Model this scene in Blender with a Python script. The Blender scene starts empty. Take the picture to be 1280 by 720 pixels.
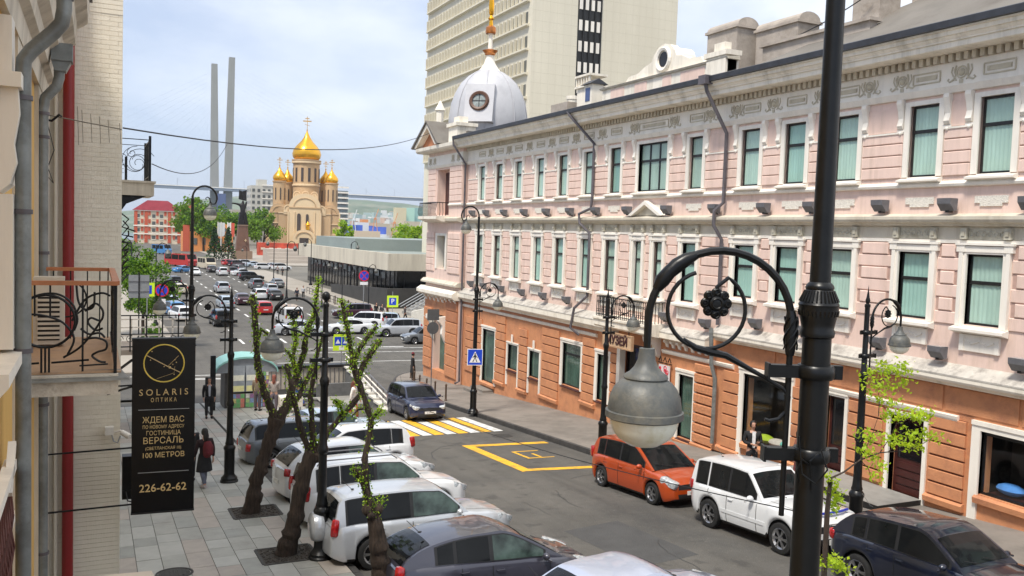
import bpy, bmesh, math, random
import numpy as np
from mathutils import Vector, Matrix
random.seed(7)
R = math.radians
SC = bpy.context.scene
COL = SC.collection
# ------------------------------------------------------------------ camera
FPX, CAMZ, SLOPE = 1100.0, 5.85, 0.071
def _n(v): return Vector(v).normalized()
_Y = _n(((120-640)/FPX, (360-275)/FPX, -1)); _U = -_n(((32-640)/FPX, -(18310-360)/FPX, -1))
_X = _Y.cross(_U).normalized(); _U = _X.cross(_Y).normalized()
CM = Matrix((_X, _Y, _U))                      # camera axes -> world
cam_d = bpy.data.cameras.new('camera'); cam = bpy.data.objects.new('camera', cam_d); COL.objects.link(cam)
cam.matrix_world = Matrix.Translation((0, 0, CAMZ)) @ CM.to_4x4()
cam_d.sensor_width = 36; cam_d.lens = FPX/1280*36; cam_d.clip_end = 12000; cam_d.clip_start = 0.1
SC.camera = cam
# ------------------------------------------------------------------ light and sky
SUN_EL, SUN_AZ = 60, 238          # degrees; azimuth clockwise from +Y
w = bpy.data.worlds.new('World'); SC.world = w; w.use_nodes = True
nt = w.node_tree; nt.nodes.clear(); N = nt.nodes.new; L = nt.links.new
out = N('ShaderNodeOutputWorld'); bg = N('ShaderNodeBackground')
sky = N('ShaderNodeTexSky'); sky.sky_type = 'NISHITA'; sky.sun_disc = False
sky.sun_elevation = R(SUN_EL); sky.sun_rotation = R(SUN_AZ); sky.air_density = 1.0; sky.dust_density = 1.6; sky.altitude = 20
tc = N('ShaderNodeTexCoord'); mp = N('ShaderNodeMapping'); mp.inputs['Scale'].default_value = (1, 1, 2.4)
mp.inputs['Location'].default_value = (0.35, 0.1, 0.0)
nz = N('ShaderNodeTexNoise'); nz.inputs['Scale'].default_value = 1.7; nz.inputs['Detail'].default_value = 6; nz.inputs['Roughness'].default_value = .55
rp = N('ShaderNodeValToRGB'); rp.color_ramp.elements[0].position = .30; rp.color_ramp.elements[1].position = .62
rp.color_ramp.elements[0].color = (.0, .0, .0, 1); rp.color_ramp.elements[1].color = (1, 1, 1, 1)
mix = N('ShaderNodeMix'); mix.data_type = 'RGBA'
L(tc.outputs['Generated'], mp.inputs['Vector']); L(mp.outputs[0], nz.inputs['Vector']); 
sx = N('ShaderNodeSeparateXYZ'); L(tc.outputs['Generated'], sx.inputs[0]); gr = N('ShaderNodeMath'); gr.operation = 'MULTIPLY_ADD'; gr.inputs[1].default_value = .42; gr.inputs[2].default_value = -.33
L(sx.outputs[0], gr.inputs[0]); ad = N('ShaderNodeMath'); ad.operation = 'ADD'; g2 = N('ShaderNodeMath'); g2.operation = 'MULTIPLY_ADD'; g2.inputs[1].default_value = .45; L(sx.outputs[2], g2.inputs[0]); L(gr.outputs[0], g2.inputs[2])
L(nz.outputs['Fac'], ad.inputs[0]); L(g2.outputs[0], ad.inputs[1]); L(ad.outputs[0], rp.inputs['Fac']); L(rp.outputs['Color'], mix.inputs[0]); hz_ = N('ShaderNodeMix'); hz_.data_type = 'RGBA'; hz_.inputs[0].default_value = .72; hz_.inputs[7].default_value = (3.9, 4.5, 5.8, 1); L(sky.outputs[0], hz_.inputs[6]); L(hz_.outputs[2], mix.inputs[6]); mix.inputs[7].default_value = (7.3, 7.5, 7.8, 1)
L(mix.outputs[2], bg.inputs['Color']); bg.inputs['Strength'].default_value = .056
L(bg.outputs[0], out.inputs['Surface'])
sd = bpy.data.lights.new('sun', 'SUN'); sd.energy = 1.5; sd.angle = R(10); sd.color = (1, .94, .84)
so = bpy.data.objects.new('sun', sd); COL.objects.link(so)
az, el = R(SUN_AZ), R(SUN_EL)
so.rotation_euler = Vector((math.sin(az)*math.cos(el), math.cos(az)*math.cos(el), math.sin(el))).to_track_quat('Z', 'Y').to_euler()
SC.view_settings.view_transform = 'Standard'; SC.view_settings.look = 'None'; SC.view_settings.gamma = 1
SC.view_settings.exposure = 1.62; SC.view_settings.use_curve_mapping = False
# ------------------------------------------------------------------ helpers
def ray(x, y): return CM @ Vector(((x-640)/FPX, (360-y)/FPX, -1))
def at(x, y, axis, val):            # the point of a vertical plane (axis 0: X=val, 1: Y=val) or level (2) seen along a line of sight
    r = ray(x, y); c = Vector((0, 0, CAMZ)); return c + r*((val-c[axis])/r[axis])
def gz(y):                          # the street falls away from the camera, then runs level
    if y < 50: return -SLOPE*y
    if y > 66: return -4.12
    t = (y-50)/16; return -SLOPE*50 - SLOPE*16*(t - t*t/2)
def ground(x, y, off=0.0):
    r = ray(x, y); c = Vector((0, 0, CAMZ)); lo = 5.0
    f = lambda t: (c+r*t).z-(gz((c+r*t).y)+off)
    while f(lo) > 0 and lo < 3000: lo *= 1.03
    a, b = lo/1.03, lo
    for k in range(30):
        m = (a+b)/2
        if f(m) > 0: a = m
        else: b = m
    return c+r*a
_mats = {}
def pm(name, col, rough=.6, metal=0, var=.12, scale=4, bump=0, bscale=None, streak=False, coat=0, dirt=None, dscale=.5, spec=.5, emit=0):
    if name in _mats: return _mats[name]
    m = bpy.data.materials.new(name); _mats[name] = m; m.use_nodes = True; t = m.node_tree; b = t.nodes['Principled BSDF']
    b.inputs['Roughness'].default_value = rough; b.inputs['Metallic'].default_value = metal; b.inputs['Coat Weight'].default_value = coat
    b.inputs['Specular IOR Level'].default_value = spec
    g = t.nodes.new('ShaderNodeNewGeometry') if not coat else t.nodes.new('ShaderNodeTexCoord')
    src = g.outputs['Position'] if not coat else g.outputs['Object']
    if streak:
        mm = t.nodes.new('ShaderNodeMapping'); mm.inputs['Scale'].default_value = (1, 1, .14); t.links.new(src, mm.inputs[0]); src = mm.outputs[0]
    n = t.nodes.new('ShaderNodeTexNoise'); n.inputs['Scale'].default_value = scale; n.inputs['Detail'].default_value = 5; n.inputs['Roughness'].default_value = .6
    t.links.new(src, n.inputs['Vector'])
    r = t.nodes.new('ShaderNodeValToRGB'); e = r.color_ramp.elements
    e[0].position = .28; e[1].position = .72
    e[0].color = tuple(max(0, c*(1-var)) for c in col)+(1,); e[1].color = tuple(min(1, c*(1+var)) for c in col)+(1,)
    t.links.new(n.outputs['Fac'], r.inputs['Fac']); c = r.outputs['Color']
    if dirt:
        n2 = t.nodes.new('ShaderNodeTexNoise'); n2.inputs['Scale'].default_value = dscale; n2.inputs['Detail'].default_value = 8; n2.inputs['Roughness'].default_value = .7
        t.links.new(src, n2.inputs['Vector']); r2 = t.nodes.new('ShaderNodeValToRGB'); r2.color_ramp.elements[0].position = .48; r2.color_ramp.elements[1].position = .7
        mx = t.nodes.new('ShaderNodeMix'); mx.data_type = 'RGBA'; t.links.new(n2.outputs['Fac'], r2.inputs['Fac']); 
        t.links.new(r2.outputs['Color'], mx.inputs[0]); t.links.new(c, mx.inputs[6]); mx.inputs[7].default_value = tuple(dirt)+(1,); c = mx.outputs[2]
    t.links.new(c, b.inputs['Base Color'])
    if bump:
        n3 = t.nodes.new('ShaderNodeTexNoise'); n3.inputs['Scale'].default_value = bscale or scale*6; n3.inputs['Detail'].default_value = 4
        t.links.new(src if streak else (g.outputs['Position'] if not coat else g.outputs['Object']), n3.inputs['Vector'])
        bp = t.nodes.new('ShaderNodeBump'); bp.inputs['Strength'].default_value = bump; bp.inputs['Distance'].default_value = .03
        t.links.new(n3.outputs['Fac'], bp.inputs['Height']); t.links.new(bp.outputs[0], b.inputs['Normal'])
    if emit: b.inputs['Emission Color'].default_value = tuple(col)+(1,); b.inputs['Emission Strength'].default_value = emit
    return m
def glass(name, tint, alpha=.45, rough=.05):
    if name in _mats: return _mats[name]
    m = bpy.data.materials.new(name); _mats[name] = m; m.use_nodes = True; t = m.node_tree; t.nodes.clear()
    o = t.nodes.new('ShaderNodeOutputMaterial'); tr = t.nodes.new('ShaderNodeBsdfTransparent'); tr.inputs[0].default_value = tuple(tint)+(1,)
    gl = t.nodes.new('ShaderNodeBsdfGlossy'); gl.inputs['Roughness'].default_value = rough; gl.inputs[0].default_value = (.95, .97, 1, 1)
    lw = t.nodes.new('ShaderNodeLayerWeight'); lw.inputs[0].default_value = .5; fr = t.nodes.new('ShaderNodeMath'); fr.operation = 'POWER'; fr.inputs[1].default_value = 4.0; t.links.new(lw.outputs['Facing'], fr.inputs[0]); ad = t.nodes.new('ShaderNodeMath'); ad.operation = 'MULTIPLY_ADD'
    ad.inputs[1].default_value = .85; ad.inputs[2].default_value = alpha
    nn = t.nodes.new('ShaderNodeTexNoise'); nn.inputs['Scale'].default_value = 1.2; g = t.nodes.new('ShaderNodeNewGeometry'); t.links.new(g.outputs['Position'], nn.inputs['Vector'])
    bp = t.nodes.new('ShaderNodeBump'); bp.inputs['Strength'].default_value = .05; t.links.new(nn.outputs['Fac'], bp.inputs['Height']); t.links.new(bp.outputs[0], gl.inputs['Normal'])
    mx = t.nodes.new('ShaderNodeMixShader'); t.links.new(fr.outputs[0], ad.inputs[0]); t.links.new(ad.outputs[0], mx.inputs[0])
    t.links.new(tr.outputs[0], mx.inputs[1]); t.links.new(gl.outputs[0], mx.inputs[2]); t.links.new(mx.outputs[0], o.inputs[0])
    return m
class MB:
    def __init__(s): s.v = []; s.f = []; s.m = []
    def add(s, vs, fs, m=0):
        b = len(s.v); s.v += [tuple(v) for v in vs]; s.f += [tuple(i+b for i in f) for f in fs]; s.m += [m]*len(fs); return s
    def box(s, x0, x1, y0, y1, z0, z1, m=0, bev=0):
        if x0 > x1: x0, x1 = x1, x0
        if y0 > y1: y0, y1 = y1, y0
        if z0 > z1: z0, z1 = z1, z0
        return s.add([(x0,y0,z0),(x1,y0,z0),(x1,y1,z0),(x0,y1,z0),(x0,y0,z1),(x1,y0,z1),(x1,y1,z1),(x0,y1,z1)],
                     [(0,3,2,1),(4,5,6,7),(0,1,5,4),(1,2,6,5),(2,3,7,6),(3,0,4,7)], m)
    def pillow(s, x0, x1, y0, y1, z0, z1, b, m=0):      # block whose -X face has a chamfered edge
        vs = [(x1,y0,z0),(x1,y1,z0),(x1,y1,z1),(x1,y0,z1),(x0+b,y0,z0),(x0+b,y1,z0),(x0+b,y1,z1),(x0+b,y0,z1),(x0,y0+b,z0+b),(x0,y1-b,z0+b),(x0,y1-b,z1-b),(x0,y0+b,z1-b)]
        fs = [(0,1,2,3)]+[(i,(i+1)%4,4+(i+1)%4,4+i)[::-1] for i in range(4)]+[(4+i,4+(i+1)%4,8+(i+1)%4,8+i)[::-1] for i in range(4)]+[(11,10,9,8)]
        return s.add(vs, fs, m)
    def prism(s, poly, a0, a1, axis=1, m=0):            # polygon in the two other axes swept along axis
        n = len(poly)
        def P(p, a):
            return (a, p[0], p[1]) if axis == 0 else ((p[0], a, p[1]) if axis == 1 else (p[0], p[1], a))
        vs = [P(p, a0) for p in poly]+[P(p, a1) for p in poly]
        return s.add(vs, [tuple(range(n)), tuple(range(2*n-1, n-1, -1))]+[(i, n+i, n+(i+1) % n, (i+1) % n) for i in range(n)], m)
    def tube(s, pts, r, n=8, m=0, cap=True):
        pts = [Vector(p) for p in pts]; k = len(pts); rs = r if isinstance(r, (list, tuple)) else [r]*k
        rings = []; up = None
        for i, p in enumerate(pts):
            d = (pts[min(i+1, k-1)]-pts[max(i-1, 0)])
            d = d.normalized() if d.length > 1e-9 else Vector((0, 0, 1))
            if up is None: up = Vector((0, 0, 1)) if abs(d.z) < .9 else Vector((1, 0, 0))
            u = d.cross(up).normalized() if d.cross(up).length > 1e-6 else d.orthogonal().normalized(); vv = u.cross(d).normalized(); up = vv
            rings.append([p+(u*math.cos(2*math.pi*j/n)+vv*math.sin(2*math.pi*j/n))*rs[i] for j in range(n)])
        vs = [q for g in rings for q in g]
        fs = [(i*n+j, (i+1)*n+j, (i+1)*n+(j+1) % n, i*n+(j+1) % n) for i in range(k-1) for j in range(n)]
        if cap: fs += [tuple(range(n)), tuple((k-1)*n+j for j in range(n-1, -1, -1))]
        return s.add(vs, fs, m)
    def bar(s, a, b, w_, h_=None, m=0):
        a, b = Vector(a), Vector(b); h_ = h_ or w_; d = (b-a).normalized(); up = Vector((0,0,1)) if abs(d.z) < .95 else Vector((0,1,0))
        u = d.cross(up).normalized()*w_/2; v = u.cross(d).normalized()*h_/2
        vs = [a-u-v, a+u-v, a+u+v, a-u+v, b-u-v, b+u-v, b+u+v, b-u+v]
        return s.add(vs, [(0,3,2,1),(4,5,6,7),(0,1,5,4),(1,2,6,5),(2,3,7,6),(3,0,4,7)], m)
    def lathe(s, prof, c=(0,0,0), n=16, m=0, axis='z', a0=0, a1=2*math.pi):
        k = len(prof); full = abs(a1-a0-2*math.pi) < 1e-6; nn = n if full else n+1; vs = []
        for r, z in prof:
            for j in range(nn):
                a = a0+(a1-a0)*j/n; x, y = r*math.cos(a), r*math.sin(a)
                vs.append((c[0]+x, c[1]+y, c[2]+z) if axis == 'z' else ((c[0]+x, c[1]+z, c[2]+y) if axis == 'y' else (c[0]+z, c[1]+x, c[2]+y)))
        fs = [(i*nn+j, i*nn+(j+1) % nn, (i+1)*nn+(j+1) % nn, (i+1)*nn+j) for i in range(k-1) for j in range(n)]
        return s.add(vs, fs, m)
    def ball(s, c, r, n=10, m=0, sc=(1,1,1)):
        prof = [(max(1e-4, math.sin(math.pi*i/6)), -math.cos(math.pi*i/6)) for i in range(7)]; b = MB().lathe(prof, n=n)
        return s.add([(c[0]+v[0]*r*sc[0], c[1]+v[1]*r*sc[1], c[2]+v[2]*r*sc[2]) for v in b.v], b.f, m)
    def xf(s, M):
        s.v = [tuple(M @ Vector(v)) for v in s.v]; return s
    def mesh(s, name, mats, smooth=False, fix=False):
        me = bpy.data.meshes.new(name); me.from_pydata(s.v, [], s.f)
        for mt in (mats if isinstance(mats, (list, tuple)) else [mats]): me.materials.append(mt)
        if s.m and max(s.m): me.polygons.foreach_set('material_index', s.m)
        if smooth:
            me.polygons.foreach_set('use_smooth', [True]*len(s.f))
            try: me.set_sharp_from_angle(angle=R(38))
            except Exception: pass
        if fix:
            bm = bmesh.new(); bm.from_mesh(me); bmesh.ops.remove_doubles(bm, verts=bm.verts, dist=1e-4); bmesh.ops.recalc_face_normals(bm, faces=bm.faces); bm.to_mesh(me); bm.free()
        return me
    def build(s, name, mats, parent=None, smooth=False, loc=None, rz=0, kind=None, fix=False):
        return inst(s.mesh(name, mats, smooth, fix), name, parent, loc, rz, kind)
def smooth_pts(pts, k=5):
    P = [Vector(p) for p in pts]; out = []
    for i in range(len(P)-1):
        a, b, c, d = P[max(i-1, 0)], P[i], P[i+1], P[min(i+2, len(P)-1)]
        for j in range(k): u = j/k; out.append(.5*((2*b)+(c-a)*u+(2*a-5*b+4*c-d)*u*u+(3*b-a-3*c+d)*u**3))
    return out+[P[-1]]
def inst(me, name, parent=None, loc=None, rz=0, kind=None, mat=None, rot=None, scale=None):
    o = bpy.data.objects.new(name, me); COL.objects.link(o)
    if parent: o.parent = parent
    if loc: o.location = loc
    if rz: o.rotation_euler = (0, 0, rz)
    if rot: o.rotation_euler = rot
    if scale: o.scale = scale
    if kind: o['kind'] = kind
    if mat and me.materials:
        o.material_slots[0].link = 'OBJECT'; o.material_slots[0].material = mat
    return o
def tag(o, label, cat, group=None):
    o['label'] = label; o['category'] = cat
    if group: o['group'] = group
    return o
def thing(name, label, cat, loc=(0,0,0), rz=0, group=None):
    o = bpy.data.objects.new(name, None); COL.objects.link(o); o.empty_display_size = .3
    o.location = loc; o.rotation_euler = (0, 0, rz); return tag(o, label, cat, group)
def copy_tree(o, parent=None):
    c = o.copy(); COL.objects.link(c)
    if parent: c.parent = parent
    for ch in o.children: copy_tree(ch, c)
    return c
def text_mesh(txt, size, mat, depth=.006, font_scale=1.0, align='CENTER', bold=0):
    cu = bpy.data.curves.new('lettering', 'FONT'); cu.body = txt; cu.size = size; cu.align_x = align; cu.align_y = 'CENTER'; cu.extrude = depth; cu.resolution_u = 3; cu.offset = bold
    o = bpy.data.objects.new('lettering', cu); COL.objects.link(o); bpy.context.view_layer.update()
    me = bpy.data.meshes.new_from_object(o.evaluated_get(bpy.context.evaluated_depsgraph_get())); bpy.data.objects.remove(o); me.materials.clear(); me.materials.append(mat)
    return me
def skin_mesh(chains, name, mats, sub=1, smooth=True):
    """chains: list of (points, radii); consecutive chains join at equal points. Root = first vertex."""
    vs, es, rs = [], [], []; idx = {}
    for pts, rad in chains:
        prev = None
        for p, r_ in zip(pts, rad):
            key = tuple(round(c, 4) for c in p)
            if key not in idx: idx[key] = len(vs); vs.append(key); rs.append(r_ if isinstance(r_, tuple) else (r_, r_))
            i = idx[key]
            if prev is not None and prev != i: es.append((prev, i))
            prev = i
    me = bpy.data.meshes.new(name); me.from_pydata(vs, es, []); o = bpy.data.objects.new(name, me); COL.objects.link(o)
    md = o.modifiers.new('skin', 'SKIN'); md.use_smooth_shade = smooth
    sv = me.skin_vertices[0].data
    for i, r_ in enumerate(rs): sv[i].radius = r_
    sv[0].use_root = True
    if sub: s2 = o.modifiers.new('sub', 'SUBSURF'); s2.levels = sub; s2.render_levels = sub
    bpy.context.view_layer.update()
    m2 = bpy.data.meshes.new_from_object(o.evaluated_get(bpy.context.evaluated_depsgraph_get())); bpy.data.objects.remove(o)
    m2.materials.clear(); m2.materials.append(mats); m2.name = name
    return m2
def leaves(n, gen, size, mat, name='foliage', parent=None, loc=None, seed=1, jitter=.5):
    rnd = random.Random(seed); mb = MB()
    for k in range(n):
        c = Vector(gen(rnd)); a = Vector((rnd.gauss(0,1), rnd.gauss(0,1), rnd.gauss(0,1))).normalized(); b = a.orthogonal().normalized()
        b = (Matrix.Rotation(rnd.random()*6.28, 3, a) @ b); s_ = size*(1-jitter/2+jitter*rnd.random()); cc = a.cross(b)
        mb.v += [tuple(c-b*s_*.5), tuple(c+cc*s_*.3), tuple(c+b*s_*.5), tuple(c-cc*s_*.3)]; i = len(mb.v)-4; mb.f.append((i, i+1, i+2, i+3)); mb.m.append(k % len(mat) if isinstance(mat, list) else 0)
    return mb.build(name, mat, parent, loc=loc)
def leafmat(name, col, tr=.25):
    if name in _mats: return _mats[name]
    m = pm(name, col, rough=.55, var=.35, scale=.9, spec=.3); b = m.node_tree.nodes['Principled BSDF']
    t = m.node_tree; o = [n for n in t.nodes if n.type == 'OUTPUT_MATERIAL'][0]; tl = t.nodes.new('ShaderNodeBsdfTranslucent'); tl.inputs[0].default_value = (col[0]*1.6, col[1]*1.6, col[2], 1)
    mx = t.nodes.new('ShaderNodeMixShader'); mx.inputs[0].default_value = tr; t.links.new(b.outputs[0], mx.inputs[1]); t.links.new(tl.outputs[0], mx.inputs[2]); t.links.new(mx.outputs[0], o.inputs[0])
    return m
# ------------------------------------------------------------------ materials
WHITE = pm('white_paint', (.83,.77,.66), .6, var=.06, scale=1.2, streak=True, bump=.1, dirt=(.56,.51,.42), dscale=1.8)
TRIM = pm('white_trim', (.84,.79,.705), .55, var=.05, scale=2, streak=True, dirt=(.68,.64,.57), dscale=1.3)
PINK = pm('pink_stucco', (.76,.57,.49), .75, var=.07, scale=3.5, streak=True, bump=.2, bscale=25, dirt=(.63,.47,.39), dscale=3.2)
ORANGE = pm('orange_stucco', (.56,.245,.115), .75, var=.1, scale=2.3, bump=.2, bscale=25, dirt=(.40,.17,.09), dscale=1.6)
ORANGED = pm('rough_orange_stucco', (.53,.23,.11), .9, var=.2, scale=9, bump=1, bscale=18)
BROWN = pm('brown_band', (.42,.17,.08), .7, var=.15, scale=2)
DARKF = pm('dark_frame', (.008,.008,.009), .4, var=.3)
BLIND = pm('pale_blind', (.44,.57,.51), .8, var=.15, scale=2.5, streak=True)
BLIND2 = pm('pale_mint_blind', (.36,.54,.49), .8, var=.12, scale=2.5, streak=True)
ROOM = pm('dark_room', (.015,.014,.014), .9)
GREYM = pm('grey_painted_metal', (.13,.13,.14), .45, var=.2, scale=6)
PIPE = pm('galvanised_pipe', (.22,.235,.23), .45, metal=.3, var=.25, scale=5, dirt=(.12,.12,.11), dscale=2)
PIPED = pm('dark_drainpipe', (.10,.09,.10), .5, var=.3, scale=4)
IRON = pm('black_iron', (.006,.0065,.007), .34, var=.3, scale=12, bump=.04, bscale=40, spec=.35)
LAMPG = pm('grey_lamp_metal', (.085,.09,.088), .5, var=.25, scale=9, bump=.1, dirt=(.16,.15,.12), dscale=5)
BOWL = pm('milky_lamp_bowl', (.90,.88,.74), .22, var=.08, scale=5, dirt=(.72,.67,.46), dscale=6)
ASPH = pm('asphalt', (.102,.095,.084), .85, var=.22, scale=.35, bump=.8, bscale=45, dirt=(.055,.053,.05), dscale=.25)
def _road():
    t = ASPH.node_tree; b = t.nodes['Principled BSDF']; l = b.inputs['Base Color'].links[0]; c = l.from_socket; g = t.nodes.new('ShaderNodeNewGeometry')
    for sc, lo, hi, colr in (((1.3, .05, 1), .50, .66, (.070,.065,.057,1)), ((.55, .03, 1), .52, .7, (.130,.121,.106,1)), ((1.7, 1.7, 1.7), .60, .67, (.050,.047,.043,1)), ((14, 14, 14), .60, .72, (.15,.14,.12,1))):
        m = t.nodes.new('ShaderNodeMapping'); m.inputs['Scale'].default_value = sc; n = t.nodes.new('ShaderNodeTexNoise'); n.inputs['Scale'].default_value = 1; n.inputs['Detail'].default_value = 7; r = t.nodes.new('ShaderNodeValToRGB'); r.color_ramp.elements[0].position = lo; r.color_ramp.elements[1].position = hi; r.color_ramp.elements[1].color = (.6,.6,.6,1)
        x = t.nodes.new('ShaderNodeMix'); x.data_type = 'RGBA'; t.links.new(g.outputs['Position'], m.inputs[0]); t.links.new(m.outputs[0], n.inputs['Vector']); t.links.new(n.outputs['Fac'], r.inputs['Fac']); t.links.new(r.outputs['Color'], x.inputs[0]); t.links.new(c, x.inputs[6]); x.inputs[7].default_value = colr; c = x.outputs[2]
    t.links.new(c, b.inputs['Base Color'])
_road()
CONC = pm('concrete', (.28,.27,.25), .85, var=.12, scale=1, bump=.3, dirt=(.2,.19,.17), dscale=.7)
WALK = pm('worn_pavement', (.215,.19,.165), .85, var=.2, scale=.9, bump=.4, bscale=20, dirt=(.145,.13,.112), dscale=.6)
GRANITE = pm('dark_granite', (.04,.04,.042), .4, var=.3, scale=10)
YEL = pm('yellow_road_paint', (.78,.42,.02), .7, var=.18, scale=5, dirt=(.35,.22,.06), dscale=3)
WHI = pm('white_road_paint', (.68,.68,.66), .7, var=.12, scale=5, dirt=(.3,.3,.29), dscale=3)
GLASSP = glass('window_glass', (.93,.98,.96), .05)
ROOF = pm('grey_roof_sheet', (.17,.155,.135), .7, var=.2, scale=1.2, dirt=(.10,.085,.07), dscale=.6, streak=True)
ZINC = pm('dark_gutter', (.035,.038,.048), .45, var=.3, scale=3)
BARK = pm('bark', (.040,.027,.019), .95, var=.7, scale=22, bump=1, bscale=30, streak=True)
LEAF = leafmat('spring_leaves', (.15,.27,.02), .35)
LEAFY = leafmat('yellow_green_leaves', (.33,.46,.03), .4)
LEAFD = leafmat('dark_leaves', (.045,.11,.02), .25)
LEAFM = leafmat('mid_green_leaves', (.10,.17,.025), .3)
# ================================================================== ground, road, pavements
def strip(x0, x1, ys, z, mb=None, m=0, thick=0):
    mb = mb or MB()
    for a, b in zip(ys[:-1], ys[1:]):
        xa0, xa1 = (x0(a), x1(a)) if callable(x0) else (x0, x1); xb0, xb1 = (x0(b), x1(b)) if callable(x0) else (x0, x1)
        mb.add([(xa0, a, gz(a)+z), (xa1, a, gz(a)+z), (xb1, b, gz(b)+z), (xb0, b, gz(b)+z)], [(0, 1, 2, 3)], m)
    return mb
YS = [-30, -10, 0, 5, 10, 15, 20, 25, 30, 35, 40, 45, 50]+[50+i for i in range(1, 17)]+[70, 90, 120, 160, 220, 300, 400, 520]
EARTH = pm('town_ground', (.14,.13,.11), .9, var=.3, scale=.05)
g = MB(); g.add([(-700, 516, -4.25), (900, 516, -4.25), (1500, 640, -26), (-900, 640, -26)], [(0,1,2,3)])
g.add([(-900, 640, -26), (1500, 640, -26), (1500, 660, -34), (-900, 660, -34)], [(0,1,2,3)])
strip(-700, 900, YS, -.12, g)
o = g.build('ground', EARTH); o['kind'] = 'structure'
o = strip(4.6, 15.9, YS[:13]+[50], 0).build('road', ASPH); o['kind'] = 'structure'
jn = [50+i for i in range(17)]+[70, 80, 90]
o = strip(-8, 60, jn, 0).build('road', ASPH); o['kind'] = 'structure'
o = strip(5, 33, [90, 120, 160, 220, 300, 400, 500], 0).build('road', ASPH); o['kind'] = 'structure'
# water and hills
wt = MB(); wt.add([(-3000, 655, -30), (4500, 655, -30), (7000, 9000, -30), (-5000, 9000, -30)], [(0,1,2,3)])
WATER = pm('bay_water', (.12,.17,.2), .15, var=.1, scale=.01, bump=.2, bscale=.5)
o = wt.build('water', WATER); o['kind'] = 'structure'
# right pavement with kerb
def kx(y): return 15.8+.35*max(0, (y-46)/8)**2 if y < 54 else 15.8+.35
def inx(y): return 21.0
ry = [-10, 0, 5, 10, 15, 20, 25, 30, 35, 40, 45, 48, 50, 52, 54, 55, 56, 57]
def cx0(y): return 16.0 if y < 46 else 16.0+(1-math.sqrt(max(0, 1-((y-46)/11.5)**2)))*5
s = MB()
for a, b in zip(ry[:-1], ry[1:]):
    za, zb = gz(a)+.14, gz(b)+.14; xa, xb = cx0(a), cx0(b)
    s.add([(xa+.15, a, za), (21, a, za), (21, b, zb), (xb+.15, b, zb)], [(0,1,2,3)], 0)
o = s.build('sidewalk', WALK); o['kind'] = 'structure'
KERB = pm('kerb_stone', (.055,.052,.05), .8, var=.3, scale=3)
i = 0; y = 2.0
kerbs = bpy.data.objects.new('kerb', None); COL.objects.link(kerbs); kerbs['kind'] = 'structure'
while y < 56.5:
    y2 = min(y+1.0, 56.9); xa, xb = cx0(y+.01), cx0(y2-.01); h = .15
    k = MB(); k.add([(xa, y+.01, gz(y)-.1), (xa+.15, y+.01, gz(y)-.1), (xb+.15, y2-.01, gz(y2)-.1), (xb, y2-.01, gz(y2)-.1),
                     (xa, y+.01, gz(y)+h), (xa+.15, y+.01, gz(y)+h), (xb+.15, y2-.01, gz(y2)+h), (xb, y2-.01, gz(y2)+h)],
                    [(0,3,2,1),(4,5,6,7),(0,1,5,4),(1,2,6,5),(2,3,7,6),(3,0,4,7)])
    k.build('kerb_stone', KERB, kerbs); y = y2
# left pavement: slabs
LB = MB(); strip(-1.2, 4.72, [-5]+YS[2:12]+[46.5], .10, LB); strip(4.72, 9.2, [33.8, 40, 46.5], .10, LB)
o = LB.build('sidewalk', pm('joint_mortar', (.07,.065,.06), .9)); o['kind'] = 'structure'; lw = o
SLAB = [pm('granite_slab_a', (.36,.355,.32), .62, var=.1, scale=2.5, bump=.15, dirt=(.29,.28,.25), dscale=1.4), pm('granite_slab_b', (.40,.355,.31), .65, var=.1, scale=2.5, dirt=(.33,.29,.26), dscale=1.2),
        pm('granite_slab_c', (.31,.31,.28), .6, var=.12, scale=2.5), pm('granite_slab_d', (.41,.405,.37), .62, var=.1, scale=2.5)]
rs = random.Random(3); x = 0.30; n = 0
def slab(x0, x1, y0, y1, mat, z=.14):
    g_ = .006; mb = MB(); za, zb = gz(y0), gz(y1); d = rs.uniform(-.002, .002)
    mb.add([(x0+g_,y0+g_,za+.08),(x1-g_,y0+g_,za+.08),(x1-g_,y1-g_,zb+.08),(x0+g_,y1-g_,zb+.08),(x0+g_,y0+g_,za+z+d),(x1-g_,y0+g_,za+z+d),(x1-g_,y1-g_,zb+z+d),(x0+g_,y1-g_,zb+z+d)],
           [(4,5,6,7),(0,1,5,4),(1,2,6,5),(2,3,7,6),(3,0,4,7)])
    mb.build('paving_slab', mat, lw)
for c in range(9):
    x1 = x+.49; y = 15.2+(c % 3)*.35
    while y < 34:
        if n > 292: break
        ln = rs.choice([.7, .9, 1.1, 1.1]); y2 = min(y+ln, 34)
        if 34-y2 < .3: y2 = 34
        hit = any(x1 > gx-.05 and x < gx+.95 and y2 > gy and y < gy+.95 for gx, gy in ((3.2, 18.35), (3.15, 22.3))) and False
        slab(x, x1, y, y2, rs.choices(SLAB, [5, 2, 3, 4])[0]); n += 1; y = y2
    x = x1
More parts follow.
